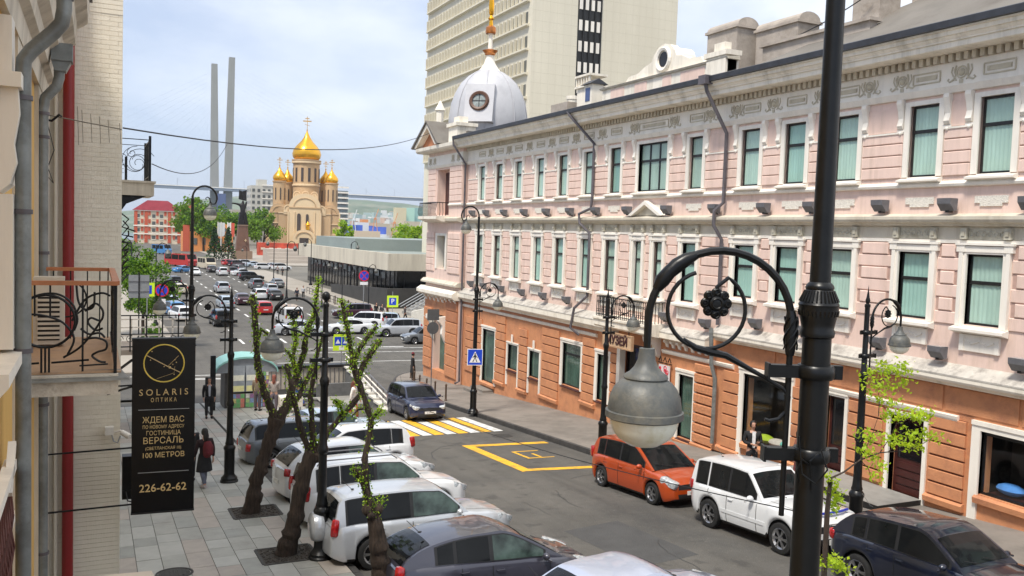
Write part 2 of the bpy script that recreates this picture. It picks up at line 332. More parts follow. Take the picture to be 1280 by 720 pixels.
# the rest of the slabs, joined
mb = MB()
x = .30
for c in range(9):
    y = 34.0
    while y < 46:
        y2 = min(y+1.1, 46); za, zb = gz(y)+.14, gz(y2)+.14
        mb.add([(x+.008,y+.008,za),(x+.482,y+.008,za),(x+.482,y2-.008,zb),(x+.008,y2-.008,zb)], [(0,1,2,3)], rs.randrange(4)); y = y2
    x += .49
x = 4.8
while x < 9.1:
    y = 34.0
    while y < 46:
        y2 = min(y+1.1, 46); za, zb = gz(y)+.14, gz(y2)+.14
        mb.add([(x+.008,y+.008,za),(x+.482,y+.008,za),(x+.482,y2-.008,zb),(x+.008,y2-.008,zb)], [(0,1,2,3)], rs.randrange(4)); y = y2
    x += .49
mb.build('paving_slab', SLAB, lw, kind='stuff')
lk = bpy.data.objects.new('kerb', None); COL.objects.link(lk); lk['kind'] = 'structure'
y = 6.0
while y < 33.5:
    k = MB(); k.box(4.74, 4.88, y+.01, y+.99, 0, .0); k = MB()
    a, b = y+.01, y+.99
    k.add([(4.74,a,gz(a)-.1),(4.88,a,gz(a)-.1),(4.88,b,gz(b)-.1),(4.74,b,gz(b)-.1),(4.74,a,gz(a)+.12),(4.88,a,gz(a)+.12),(4.88,b,gz(b)+.12),(4.74,b,gz(b)+.12)],
          [(0,3,2,1),(4,5,6,7),(0,1,5,4),(1,2,6,5),(2,3,7,6),(3,0,4,7)])
    k.build('kerb_stone', KERB, lk); y += 1
# far pavements: in front of the dark pavilion and the square
FW = pm('far_paving', (.30,.27,.23), .85, var=.1, scale=.4)
fw = MB()
fw.add([(26.5, 84, -4.0), (75, 80.5, -4.0), (75, 107, -4.0), (34, 107, -4.0), (34, 200, -4.0), (27.5, 200, -4.0), (27.5, 105, -4.0)], [(0,1,2,3),(0,3,6),(6,3,4,5)])
fw.add([(26.5, 84, -4.0), (75, 80.5, -4.0), (75, 80.5, -4.15), (26.5, 84, -4.15)], [(3,2,1,0)])
fw.add([(27.5, 105, -4.0), (27.5, 200, -4.0), (27.5, 200, -4.15), (27.5, 105, -4.15)], [(0,1,2,3)])
fw.add([(26.5, 84, -4.0), (27.5, 105, -4.0), (27.5, 105, -4.15), (26.5, 84, -4.15)], [(0,1,2,3)])
o = fw.build('pavement', FW); o['kind'] = 'structure'
sq = MB(); sq.box(33, 95, 225, 380, -4.2, -3.95); o = sq.build('square', FW); o['kind'] = 'structure'
lf = MB(); lf.add([(-3, 62, -4.0), (5.4, 62, -4.0), (6.0, 84, -4.0), (5.0, 200, -4.0), (-12, 200, -4.0)], [(0,1,2,3,4)]); 
lf.add([(5.4,62,-4.0),(6,84,-4.0),(6,84,-4.15),(5.4,62,-4.15)],[(0,1,2,3)]); lf.add([(-3,62,-4.0),(5.4,62,-4.0),(5.4,62,-4.15),(-3,62,-4.15)],[(0,1,2,3)])
lf.add([(6,84,-4.0),(5,200,-4.0),(5,200,-4.15),(6,84,-4.15)],[(0,1,2,3)])
o = lf.build('pavement', FW); o['kind'] = 'structure'
# ------------------------------------------------------------------ road markings
def mark(poly, mat, name='road_marking', z=.006, parent=None):
    mb = MB(); mb.add([(px_, py_, gz(py_)+z) for px_, py_ in poly], [tuple(range(len(poly)))]); o = mb.build(name, mat, parent); 
    if not parent: o['kind'] = 'structure'
    return o
cw = bpy.data.objects.new('crosswalk', None); COL.objects.link(cw); cw['kind'] = 'structure'
x = 15.35; k = 0
while x > 8.2:
    ya, yb = 32.75+(15.4-x)*.05, 37.0+(15.4-x)*.08
    mb = MB(); w_ = .42
    seg = [ya, (ya+yb)/2, yb]
    for a, b in zip(seg[:-1], seg[1:]):
        mb.add([(x-w_, a, gz(a)+.006), (x, a, gz(a)+.006), (x, b, gz(b)+.006), (x-w_, b, gz(b)+.006)], [(0,1,2,3)])
    mb.build('crosswalk_stripe', WHI if k % 2 == 0 else YEL, cw); x -= w_+.09; k += 1
yb = bpy.data.objects.new('parking_bay_marking', None); COL.objects.link(yb); yb['kind'] = 'structure'
def rect_line(x0, y0, x1, y1, t): return [(x0, y0), (x1, y0), (x1, y1), (x0, y1)]
for q in ([(12.45,25.0),(12.82,25.0),(12.82,30.2),(12.45,30.2)], [(12.82,29.8),(15.7,29.35),(15.7,29.75),(12.82,30.2)], [(12.82,25.0),(15.7,24.4),(15.7,24.75),(12.82,25.35)],
          [(13.6,26.9),(13.72,26.9),(13.72,28.3),(13.6,28.3)], [(13.72,28.2),(14.6,28.1),(14.6,28.2),(13.72,28.3)], [(13.72,26.9),(14.6,26.8),(14.6,26.9),(13.72,27.0)],[(14.1,27.0),(14.2,27.0),(14.2,27.7),(14.1,27.7)]):
    mark(q, YEL, 'marking_line', parent=yb)
# lane lines beyond the junction (one object: thin worn lines, tiny in view)
mb = MB()
def ml(x0, y0, x1, y1, w_=.14, z=.006):
    d = Vector((x1-x0, y1-y0, 0)).normalized(); p = Vector((-d.y, d.x, 0))*w_/2
    mb.add([(x0-p.x, y0-p.y, gz(y0)+z), (x1-p.x, y1-p.y, gz(y1)+z), (x1+p.x, y1+p.y, gz(y1)+z), (x0+p.x, y0+p.y, gz(y0)+z)], [(3,2,1,0)])
for lx in (11.3, 14.8, 18.4, 21.8):
    y = 76
    while y < 200: ml(lx+(y-76)*.012, y, lx+(y+3-76)*.012, y+3, .22); y += 7.5
for yy in (63.5, 68.6, 70.8): ml(12, yy+1.2, 40, yy-.8, .15)
ml(2, 60.5, 12, 59.5, .15); ml(17, 72.5, 24, 72.0, .3); ml(25, 66, 33, 65.4, .2)
ml(5.2, 58.5, 9.8, 57.6, .3)
o = mb.build('lane_marking', WHI); o['kind'] = 'structure'
# tar seams, patches and cracks on the road
TAR = pm('tar_seam', (.03,.03,.03), .6, var=.3, scale=5); PATCH = pm('asphalt_patch', (.062,.061,.06), .85, var=.15, scale=2, bump=.5, bscale=40)
mark([(7.2,26.0),(9.6,25.6),(9.7,29.2),(7.3,29.6)], PATCH, 'road_patch', .003); mark([(10.4,15.2),(12.1,15.4),(12.0,18.6),(10.3,18.3)], PATCH, 'road_patch', .003); mark([(10.6,42),(13.4,42.2),(13.2,46),(10.5,45.6)], PATCH, 'road_patch', .003)
rk = random.Random(17); mb = MB()
for k in range(22):
    x, y = rk.uniform(9.2, 15.5), rk.uniform(11, 46); a = rk.choice([rk.uniform(-.15,.15), rk.uniform(1.2,1.9)]); w_ = rk.uniform(.006,.016)
    for j in range(rk.randint(5, 14)):
        a += rk.uniform(-.35,.35); x2, y2 = x+math.sin(a)*.28, y+math.cos(a)*.28
        if not 9 < x2 < 15.6: break
        d = Vector((x2-x, y2-y, 0)).normalized(); p_ = Vector((-d.y, d.x, 0))*w_; mb.add([(x-p_.x,y-p_.y,gz(y)+.0035),(x+p_.x,y+p_.y,gz(y)+.0035),(x2+p_.x,y2+p_.y,gz(y2)+.0035),(x2-p_.x,y2-p_.y,gz(y2)+.0035)], [(0,3,2,1)]); x, y = x2, y2
o = mb.build('road_cracks', TAR); o['kind'] = 'structure'
# manholes, tree grates
MHM = pm('cast_iron_cover', (.05,.047,.042), .7, var=.4, scale=20, bump=.6, bscale=50)
def manhole(x, y, z, lab, r=.36):
    t = thing('manhole_cover', lab, 'manhole', (x, y, gz(y)+z)); t.rotation_euler = (math.atan(-SLOPE), 0, 0)
    mb = MB(); mb.lathe([(.001,.012),(r*.82,.012),(r*.84,.004)], n=24); mb.build('cover', MHM, t)
    mb = MB(); mb.lathe([(r*.88,.002),(r*.88,.014),(r,.014),(r*1.02,-.01)], n=24); mb.build('ring', KERB, t)
    mb = MB()
    for i in range(-3, 4):
        h = math.sqrt(max(0, (r*.7)**2-(i*.08)**2)); mb.box(i*.08-.015, i*.08+.015, -h, h, .0125, .019)
    mb.build('rib', MHM, t)
p = ground(218, 717, .14); manhole(p.x, p.y, .145, 'round iron manhole cover in the slab pavement below the black sign')
p = ground(628, 545, 0); manhole(p.x, p.y, .004, 'dark manhole cover in the road beside the yellow box marking', .42)
p = ground(497, 500, 0); manhole(13.3, 46, .004, 'manhole cover in the road near the bollard corner', .4)
GRAVEL = pm('planting_soil', (.07,.06,.05), .95, var=.6, scale=40, bump=1, bscale=60)
def tree_grate(x, y, lab):
    t = thing('tree_pit', lab, 'tree pit', (x, y, gz(y)+.142)); t.rotation_euler = (math.atan(-SLOPE), 0, 0); h = .58
    mb = MB()
    for a in (-1, 1): mb.box(-h, h, a*h-.03, a*h+.03, -.02, .016); mb.box(a*h-.03, a*h+.03, -h+.03, h-.03, -.02, .016)
    mb.build('frame', MHM, t); mb = MB(); mb.box(-h+.03, h-.03, -h+.03, h-.03, -.02, .006); mb.build('soil', GRAVEL, t)
    mb = MB(); rr = random.Random(5)
    for k in range(260):
        a, b, s_ = rr.uniform(-.52,.52), rr.uniform(-.52,.52), rr.uniform(.008,.02); mb.box(a-s_, a+s_, b-s_, b+s_, .004, .008+s_*.8)
    mb.build('gravel', GRAVEL, t, kind='stuff')
# ================================================================== museum building (right side of the street)
FX = 20.0
MU = thing('museum_building', 'long pink and orange stucco corner building with white trim and grey dome across the street', 'building', (20, 30, gz(30)))
MUI = MU.matrix_world
def mp_(mb, name, mats, smooth=False, kind=None):
    o = mb.build(name, mats, MU, smooth, kind=kind); o.location = (-20, -30, -gz(30)); return o
def mi(me, name, p, mat=None, scale=None, parent=None, kind=None):
    o = inst(me, name, MU, (p[0]-20, p[1]-30, p[2]-gz(30)), mat=mat, scale=scale, kind=kind); return o
Y0, Y1 = 5.0, 49.0
UP = [46.6, 44.2, 41.8, 39.3, 36.9, 34.55, 32.25, 29.5, 26.7, 23.7, 21.6, 19.5, 16.8, 14.7, 12.4, 9.9, 7.6]
LO = [46.6, 44.2, 41.8, 39.3, 37.0, 34.55, 32.4, 30.3, 28.85, 26.85, 23.75, 21.7, 19.5, 16.85, 14.75, 12.4, 9.9, 7.6]
def uw(y): return 1.0 if abs(y-29.5) < .01 else (.455 if y < 25 else .405)
def lw_(y): return .30 if y in (30.3, 28.85) else (.50 if y < 25 else .42)
UB, UT = 7.75, 9.66
def lb(y): return 3.54 if y > 26 else 3.95
LT = 5.74
# ground floor openings: (y0,y1,z0,z1,kind)
GO = [(44.1,45.8,-2.55,.45,'tallwin'), (41.15,42.4,-1.35,.0,'smallwin'), (38.65,39.8,-1.35,.0,'smallwin'), (34.55,36.3,-1.15,.85,'bigwin'), (32.15,33.1,-1.3,.75,'smallwin2'),
      (28.9,31.3,-2.1,1.5,'portal'), (26.2,27.1,-1.6,.8,'slimwin'), (21.3,23.45,-.95,1.4,'shopwin'), (18.95,19.75,-1.2,1.35,'door'), (16.2,17.3,-1.0,1.25,'door'), (11.6,14.55,-.25,1.35,'shopwin'), (6.5,9.5,.1,1.35,'shopwin')]
# --- wall: built as strips between the openings
D0, D1 = FX, FX+.42
wl = MB(); wp = 0
def band(ops, z0, z1, m):
    """ops = list of (ya,yb,za,zb) sorted by y; fills y0..y1,z0..z1 around them"""
    ys = sorted(ops); cur = Y0
    for (a, b, za, zb) in ys:
        if a > cur: wl.box(D0, D1, cur, a, z0, z1, m)
        if za > z0: wl.box(D0, D1, a, b, z0, za, m)
        if zb < z1: wl.box(D0, D1, a, b, zb, z1, m)
        cur = b
    if cur < Y1: wl.box(D0, D1, cur, Y1, z0, z1, m)
band([(y-uw(y), y+uw(y), UB, UT) for y in UP], 6.7, 11.0, 0)
band([(y-lw_(y), y+lw_(y), lb(y), LT) for y in LO], 2.4, 6.7, 0)
band([(a, b, max(c, -3.98), d) for a, b, c, d, k in GO], -4.6, 2.4, 1)
wl.box(D1+6.5, D1+6.8, Y0, 56, -4.6, 11, 0); wl.box(D0, 32, Y0-.3, Y0, -1, 11.3, 0)
mp_(wl, 'wall', [PINK, ORANGE])
# dark back rooms behind ground floor
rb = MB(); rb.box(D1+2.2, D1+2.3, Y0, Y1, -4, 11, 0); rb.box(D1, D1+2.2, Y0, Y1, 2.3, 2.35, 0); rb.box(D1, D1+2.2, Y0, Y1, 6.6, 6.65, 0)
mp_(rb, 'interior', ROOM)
# --- windows
def window_meshes(hw, h, split=.62, cols=1):
    f = MB(); t = .06; x0, x1 = FX+.09, FX+.13
    f.box(x0, x1, -hw, hw, 0, t); f.box(x0, x1, -hw, hw, h-t, h); f.box(x0, x1, -hw, -hw+t, t, h-t); f.box(x0, x1, hw-t, hw, t, h-t)
    f.box(x0-.012, x1, -hw+t, hw-t, h*split-.045, h*split+.045)
    for c in range(1, cols): yy = -hw+2*hw*c/cols; f.box(x0-.006, x1, yy-.035, yy+.035, t, h*split-.045); f.box(x0-.006, x1, yy-.035, yy+.035, h*split+.045, h-t)
    p = MB(); p.add([(x0+.012,-hw+t,t),(x0+.012,-hw+t,h*split-.045),(x0+.012,hw-t,h*split-.045),(x0+.012,hw-t,t)],[(0,1,2,3)]); q = MB(); q.add([(x0+.012,-hw+t,h*split+.045),(x0+.012,-hw+t,h-t),(x0+.012,hw-t,h-t),(x0+.012,hw-t,h*split+.045)],[(0,1,2,3)])
    b = MB(); n = 14
    for k in range(n):          # softly folded blind
        a, c = -hw+t+(2*hw-2*t)*k/n, -hw+t+(2*hw-2*t)*(k+1)/n; o1, o2 = (.012 if k % 2 else 0), (0 if k % 2 else .012)
        b.add([(x0+.03+o1, a, .05), (x0+.03+o2, c, .05), (x0+.03+o2, c, h-.05), (x0+.03+o1, a, h-.05)], [(0,1,2,3)])
    return f.mesh('window', DARKF), p.mesh('pane', GLASSP), q.mesh('pane', GLASSP), b.mesh('blind', BLIND)
WMC = {}
def window(y, z0, z1, hw, cols=1, split=.62, blind=None, lab=None):
    key = (round(z1-z0, 2), hw, cols, split)
    if key not in WMC: WMC[key] = window_meshes(hw, z1-z0, split, cols)
    f, p, q, b = WMC[key]; o = mi(f, 'window', (0, y, z0))
    inst(p, 'pane', o); inst(q, 'pane', o)
    if blind is not False: inst(b, 'blind', o, mat=blind)
    return o
rw = random.Random(4)
BLS = [BLIND, BLIND2, pm('grey_green_blind', (.36,.46,.40), .8, var=.15, scale=2, streak=True), pm('dim_blind', (.24,.40,.35), .8, var=.25, scale=1.5, streak=True)]
for y in UP: window(y, UB, UT, uw(y), 3 if abs(y-29.5) < .1 else 1, .64, rw.choices(BLS, [4,2,2,1])[0])
for y in LO: window(y, lb(y), LT, lw_(y), 1, .66 if y > 26 else .6, rw.choices(BLS, [2,5,1,1])[0])
# --- white surrounds, sills, consoles
def mk(fn): mb = MB(); fn(mb); return mb
# upper window surround: jambs + console brackets, one mesh shared
def upper_surround(hw):
    mb = MB(); h = UT-UB
    for s_ in (-1, 1):
        a, b = s_*hw, s_*(hw+.17); mb.box(FX-.05, FX+.19, min(a,b), max(a,b), 0, h+.12)
    mb.box(FX-.05, FX+.145, -hw, hw, h, h+.12); mb.box(FX-.03, FX+.19, -hw, hw, -.06, 0)
    return mb.mesh('window_surround', TRIM)
def sill_mesh(hw, d=.2, h=.1):
    mb = MB(); mb.prism([(FX, 0), (FX-d, -.06), (FX-d, -.06-h*.5), (FX-.02, -.06-h)], -hw, hw); return mb.mesh('sill', TRIM, fix=True)
def console_mesh():
    mb = MB(); pts = [(FX, 0), (FX-.16, 0), (FX-.17, -.1), (FX-.10, -.3), (FX-.06, -.5), (FX-.09, -.62), (FX-.12, -.7), (FX-.07, -.78), (FX, -.8)]
    mb.prism(pts, -.085, .085); mb.box(FX-.05, FX, -.11, .11, -.86, -.80); mb.ball((FX-.05, 0, -.9), .055, 8); return mb.mesh('console', TRIM, fix=True)
US = {h_: upper_surround(h_) for h_ in (.405,.455,1.0)}; SI, SI3 = sill_mesh(.66, .22), sill_mesh(1.2, .25); CO = console_mesh()
for y in UP:
    big = abs(y-29.5) < .1; hw = uw(y)
    mi(US[hw], 'window_surround', (0, y, UB)); mi(SI3 if big else SI, 'sill', (0, y, UB-.02))
    for s_ in (-1, 1): mi(CO, 'console', (0, y+s_*(hw+.28), 9.86))
def lower_surround(hw, h):
    mb = MB(); w_ = .2
    for s_ in (-1, 1):
        a, b = s_*hw, s_*(hw+w_); mb.box(FX-.07, FX+.19, min(a,b), max(a,b), -.04, h+.05); a, b = s_*(hw+w_*.45), s_*(hw+w_); mb.box(FX-.1, FX-.07, min(a,b), max(a,b), -.04, h+.05)
        a, b = s_*(hw+.04), s_*(hw+w_+.07); mb.box(FX-.11, FX, min(a,b), max(a,b), h+.05, h+.22); 
    mb.box(FX-.07, FX+.19, -hw, hw, h, h+.05); mb.box(FX-.09, FX+.0, -hw-.04, hw+.04, h+.05, h+.2); mb.box(FX-.13, FX, -hw-w_-.1, hw+w_+.1, h+.22, h+.28)
    return mb.mesh('window_surround', TRIM)
def apron_mesh(hw, h):
    mb = MB(); mb.box(FX-.05, FX, -hw, hw, -h, 0); mb.box(FX-.08, FX-.05, -hw, -hw+.12, -h, 0); mb.box(FX-.08, FX-.05, hw-.12, hw, -h, 0)
    mb.tube([(FX-.06, -hw+.15, -h*.35), (FX-.06, -hw*.4, -h*.55), (FX-.06, 0, -h*.35), (FX-.06, hw*.4, -h*.55), (FX-.06, hw-.15, -h*.35)], .02, 5); return mb.mesh('apron_panel', TRIM)
orn = MB()      # frieze panel above each lower window: row of relief rings in a frame
def ring(mb, cy, cz, r_, x, t=.018, n=10, m=0): mb.tube([(x, cy+r_*math.cos(2*math.pi*i/n), cz+r_*math.sin(2*math.pi*i/n)) for i in range(n+1)], t, 5, m, False)
def frieze_mesh(hw):
    mb = MB(); mb.box(FX-.03, FX, -hw, hw, -.14, .14)
    k = int(2*hw/.15)
    for i in range(k): ring(mb, -hw+.09+i*(2*hw-.18)/(k-1), 0, .062, FX-.035, .014, 8)
    for s_ in (-1, 1): mb.box(FX-.12, FX, s_*(hw+.1)-.09, s_*(hw+.1)+.09, -.13, .15); mb.box(FX-.14, FX-.12, s_*(hw+.1)-.045, s_*(hw+.1)+.045, -.05, .07)
    return mb.mesh('frieze_panel', pm('weathered_relief', (.50,.47,.38), .8, var=.2, scale=8, dirt=(.32,.29,.22), dscale=3))
LSC, FRM = {}, {h_: frieze_mesh(h_) for h_ in (.30,.42,.50)}; APR = apron_mesh(.55, .42); LSI = sill_mesh(.74, .26, .14)
for y in LO:
    h = LT-lb(y); key = (lw_(y), round(h, 2))
    if key not in LSC: LSC[key] = lower_surround(lw_(y), h)
    mi(LSC[key], 'window_surround', (0, y, lb(y))); mi(LSI, 'sill', (0, y, lb(y)-.03), scale=(1, .8 if y in (30.3, 28.85) else 1, 1)); mi(FRM[lw_(y)], 'frieze_panel', (0, y, 6.24))
    mi(APR, 'apron_panel', (0, y, lb(y)-.24))
# --- rusticated blocks between windows (each a part)
BLK = {}
def block(y0, y1, z0, z1, mat=None, x=FX, d=.05, b=.018, name='wall_block'):
    mat = mat or PINK
    if y1-y0 < .08 or z1-z0 < .05: return
    key = (round(y1-y0, 2), round(z1-z0, 2), d, b)
    if key not in BLK:
        mb = MB(); mb.pillow(-d, .002, -(y1-y0)/2+.008, (y1-y0)/2-.008, .012, (z1-z0)-.012, b); BLK[key] = mb.mesh('wall_block', PINK)
    o = inst(BLK[key], name, MU, (x-20, (y0+y1)/2-30, z0-gz(30)), mat=mat); return o
JNT = pm('dark_joint', (.20,.075,.04), .9, var=.2); JNP = pm('pink_joint', (.46,.31,.26), .9, var=.15)
def backing(y0, y1, z0, z1, mat, x=FX, d=.012): mb = MB(); mb.box(x-d, x+.001, y0+.01, y1-.01, z0+.01, z1-.01); mp_(mb, 'joint_bed', mat)
def gaps(cs, hw, lo, hi):
    out = []; cur = hi
    for c in cs:
        out.append((c+hw(c), cur)); cur = c-hw(c)
    out.append((lo, cur)); return out
pipes_y = [24.75]
for (a, b) in gaps(UP, lambda y: uw(y)+.19, 6.5, 48.6):
    if b < 12: continue
    z = UB-.02; backing(a, b, z, 8.95, JNP)
    for k in range(4):
        block(a, b, z, z+.32); z += .32
    block(a, b, 9.0, 9.68, d=.03, b=.01)
    mb = MB(); mb.box(FX-.075, FX, a-.0, b, 8.95, 9.0); mp_(mb, 'string_moulding', TRIM)
PL2 = PINK
for (a, b) in gaps(LO, lambda y: lw_(y)+.22, 6.5, 48.6):
    if b < 12 or b-a < .12: continue
    backing(a+.02, b-.02, lb((a+b)/2)-.03, 5.96, JNP); z = lb((a+b)/2)-.05; top = 5.98; n = 7 if z < 3.7 else 6; h = (top-z)/n
    for k in range(n):
        ins = .0 if k % 2 == 0 else min(.14, (b-a)*.18); block(a+ins, b-ins, z+h*k, z+h*(k+1), d=.06 if k % 2 else .04, b=.02)
# attic string course panels
PANM = MB(); PANM.prism([(-.45,.12),(.45,.12),(.45,-.06),(.30,-.06),(.30,-.14),(-.30,-.14),(-.30,-.06),(-.45,-.06)], FX-.035, FX, axis=0)
PANM = PANM.mesh('ornament_panel', pm('carved_white_panel', (.72,.68,.60), .7, var=.18, scale=22, bump=.8, bscale=30))
for y in UP:
    if y > 12: mi(PANM, 'ornament_panel', (0, y, 7.08), scale=(1, 1.6 if abs(y-29.5) < .1 else 1, 1))
# mouldings running the whole length
def run(prof, name, mat, y0=Y0, y1=48.9, smooth=False, kind=None):
    mb = MB(); mb.prism(prof, y0, y1); o = mp_(mb, name, mat); return o
STONE = pm('weathered_cornice', (.60,.55,.45), .75, var=.1, scale=2, streak=True, dirt=(.45,.40,.31), dscale=1.6)
run([(FX+.01,7.45),(FX-.10,7.47),(FX-.12,7.53),(FX-.05,7.6),(FX+.01,7.62)], 'string_course', TRIM)
run([(FX+.01,6.42),(FX-.12,6.44),(FX-.16,6.5),(FX-.26,6.53),(FX-.3,6.6),(FX-.3,6.68),(FX-.04,6.76),(FX+.01,6.76)], 'ledge', STONE)
run([(FX+.01,6.0),(FX-.05,6.0),(FX-.05,6.08),(FX+.01,6.1)], 'string_course', TRIM)
run([(FX+.0,6.1),(FX-.015,6.1),(FX-.015,6.42),(FX,6.42)], 'frieze_band', STONE)
run([(FX+.01,9.86),(FX-.08,9.87),(FX-.12,9.95),(FX-.16,10.03),(FX+.01,10.05)], 'architrave', TRIM)
run([(FX+.01,10.05),(FX-.03,10.05),(FX-.03,10.66),(FX+.01,10.66)], 'frieze_band', TRIM)
run([(FX+.01,10.86),(FX-.70,10.86),(FX-.72,10.87),(FX-.72,11.02),(FX-.77,11.02),(FX-.77,11.05),(FX-.83,11.12),(FX-.83,11.15),(FX-.88,11.15),(FX-.88,11.26),(FX-.94,11.26),(FX-.94,11.30),(FX+.3,11.30),(FX+.3,10.86)], 'cornice', WHITE)
run([(FX-.90,11.302),(FX-1.04,11.31),(FX-1.06,11.47),(FX-1.01,11.50),(FX-.6,11.52),(FX+.1,11.70),(FX+.1,11.302)], 'gutter', ZINC)
# dentils (about two hundred small blocks: one part, tiny in view)
mb = MB(); y = 6.5
while y < 48.8: mb.box(FX-.17, FX, y, y+.12, 10.66, 10.855); y += .225
mp_(mb, 'dentil_row', STONE, kind='stuff')
# frieze reliefs: long framed panel over every window, rosette with leaves between
RELM = pm('relief_plaster', (.56,.51,.40), .75, var=.15, scale=6, dirt=(.42,.37,.28), dscale=3)
def relief_panel(hw):
    mb = MB(); x = FX-.03
    for z0, z1 in ((-.15, -.12), (.12, .15)): mb.box(x-.03, x, -hw, hw, z0, z1)
    for s_ in (-1, 1): mb.box(x-.03, x, s_*hw-.015, s_*hw+.015, -.12, .12)
    mb.box(x-.02, x, -hw*.78, hw*.78, -.06, .06)
    for s_ in (-1, 1): mb.box(x-.035, x-.02, s_*hw*.68-.035, s_*hw*.68+.035, -.035, .035)
    return mb.mesh('relief_panel', RELM)
def rosette():
    mb = MB(); x = FX-.035; mb.lathe([(.001,-.07),(.05,-.06),(.09,-.02),(.1,0)], (x,0,.02), 10, axis='x'); ring(mb, 0, .02, .145, x-.01, .022, 12)
    for s_ in (-1, 1):
        mb.tube([(x, s_*.16, .2), (x-.02, s_*.2, .08), (x, s_*.17, -.04), (x-.02, s_*.22, -.15), (x, s_*.34, -.2), (x, s_*.4, -.15), (x, s_*.36, -.11)], .024, 5)
        mb.tube([(x, s_*.14, -.18), (x-.01, s_*.24, -.06), (x, s_*.3, .05), (x, s_*.27, .18)], .02, 5)
    mb.box(x-.02, x+.03, -.05, .05, -.26, -.16); return mb.mesh('rosette', RELM, smooth=True)
RP, RP3, RO = relief_panel(.42), relief_panel(1.0), rosette()
for i, y in enumerate(UP):
    if y < 12: continue
    mi(RP3 if abs(y-29.5) < .1 else RP, 'relief_panel', (0, y, 10.35))
for a, b in zip(UP[:-1], UP[1:]):
    if b < 9: continue
    if a-b > 2.6 and not abs(a-29.5) < .1 and not abs(b-29.5) < .1:
        mi(RO, 'rosette', (0, a-.78, 10.35)); mi(RO, 'rosette', (0, b+.78, 10.35))
    else: mi(RO, 'rosette', (0, (a+b)/2, 10.35))
# pediment over the paired windows
mb = MB(); mb.prism([(30.75,6.76),(29.55,7.36),(28.35,6.76),(28.62,6.76),(29.55,7.2),(30.48,6.76)], FX-.3, FX-.0, axis=0); mb.prism([(30.5,6.77),(29.55,7.22),(28.6,6.77)], FX-.1, FX, axis=0, m=1)
mp_(mb, 'pediment', [TRIM, STONE])
# --- cornice between upper floors and shop floor, with weathered sheet metal slope
FLASH = pm('weathered_sheet', (.50,.47,.42), .5, var=.18, scale=3, streak=False, dirt=(.20,.18,.16), dscale=2.2)
run([(FX+.01,2.92),(FX-.40,2.66),(FX-.40,2.62),(FX+.01,2.62)], 'flashing', FLASH, Y0, 24.9)
run([(FX+.01,2.33),(FX-.18,2.35),(FX-.22,2.42),(FX-.36,2.46),(FX-.39,2.52),(FX-.39,2.618),(FX+.01,2.618)], 'shop_cornice', WHITE, Y0, 24.9)
run([(FX+.01,2.56),(FX-.40,2.32),(FX-.40,2.28),(FX+.01,2.28)], 'flashing', FLASH, 25.2, 28.0); run([(FX+.01,2.56),(FX-.40,2.28),(FX-.40,2.24),(FX+.01,2.24)], 'flashing', FLASH, 32.0, 48.9)
run([(FX+.01,1.72),(FX-.16,1.76),(FX-.2,1.86),(FX-.33,1.92),(FX-.39,2.0),(FX-.39,2.238),(FX+.01,2.238)], 'shop_cornice', WHITE, 32.0, 48.9)
run([(FX+.01,1.98),(FX-.2,2.0),(FX-.33,2.04),(FX-.39,2.08),(FX-.39,2.278),(FX+.01,2.278)], 'shop_cornice', WHITE, 25.2, 28.0)
run([(FX+.01,1.42),(FX-.07,1.44),(FX-.1,1.5),(FX-.12,1.58),(FX+.01,1.6)], 'string_course', TRIM, 33.2, 48.9)
run([(FX+.01,1.42),(FX-.07,1.44),(FX-.1,1.5),(FX-.12,1.58),(FX+.01,1.6)], 'string_course', TRIM, 15.2, 20.3)
run([(FX+.01,1.42),(FX-.07,1.44),(FX-.1,1.5),(FX-.12,1.58),(FX+.01,1.6)], 'string_course', TRIM, 24.0, 28.2)
mb = MB(); mb.box(FX-.04, FX, 33.2, 48.9, 1.6, 1.74); mb.box(FX-.03, FX, 24.0, 28.0, 1.6, 1.98); mp_(mb, 'colour_band', BROWN)
mb = MB()
for k in range(9): mb.box(FX-.03, FX, 5.2+k*2.1, 7.2+k*2.1, 1.68, 2.30)
mp_(mb, 'fascia_panel', ORANGE)
BRK = MB(); BRK.prism([(FX,0),(FX-.22,0),(FX-.22,-.08),(FX-.12,-.14),(FX-.08,-.26),(FX,-.3)], -.07, .07); BRK = BRK.mesh('bracket', TRIM, fix=True)
for k in range(7): mi(BRK, 'bracket', (0, 25.5+k*.4, 1.98))
# --- ground floor stonework
def pier(y0, y1, z0, z1, n, mat=ORANGE, rough=False):
    h = (z1-z0)/n; backing(y0, y1, z0, z1, JNT)
    for k in range(n): block(y0, y1, z0+h*k+.014, z0+h*(k+1)-.014, ORANGED if rough else mat, d=.12 if rough else .075, b=.03 if rough else .012)
pier(45.9, 48.4, gz(47)+1.0, .95, 7); pier(42.75, 44.0, -2.2, 1.4, 8); pier(40.05, 41.0, -2.1, 1.0, 7); pier(36.65, 38.4, -2.0, 1.35, 8); pier(33.3, 34.4, -1.55, 1.35, 7)
pier(31.4, 32.0, -1.6, 1.35, 7); pier(27.3, 28.7, -1.5, .2, 4); pier(24.95, 26.1, -1.55, 1.38, 8, rough=True); pier(23.65, 24.5, -1.35, 1.38, 7)
pier(19.95, 21.1, -1.05, 1.38, 6); pier(17.55, 18.8, -.8, 1.38, 6); pier(14.95, 16.0, -.62, 1.5, 6); pier(9.7, 11.4, -.3, 1.5, 5)
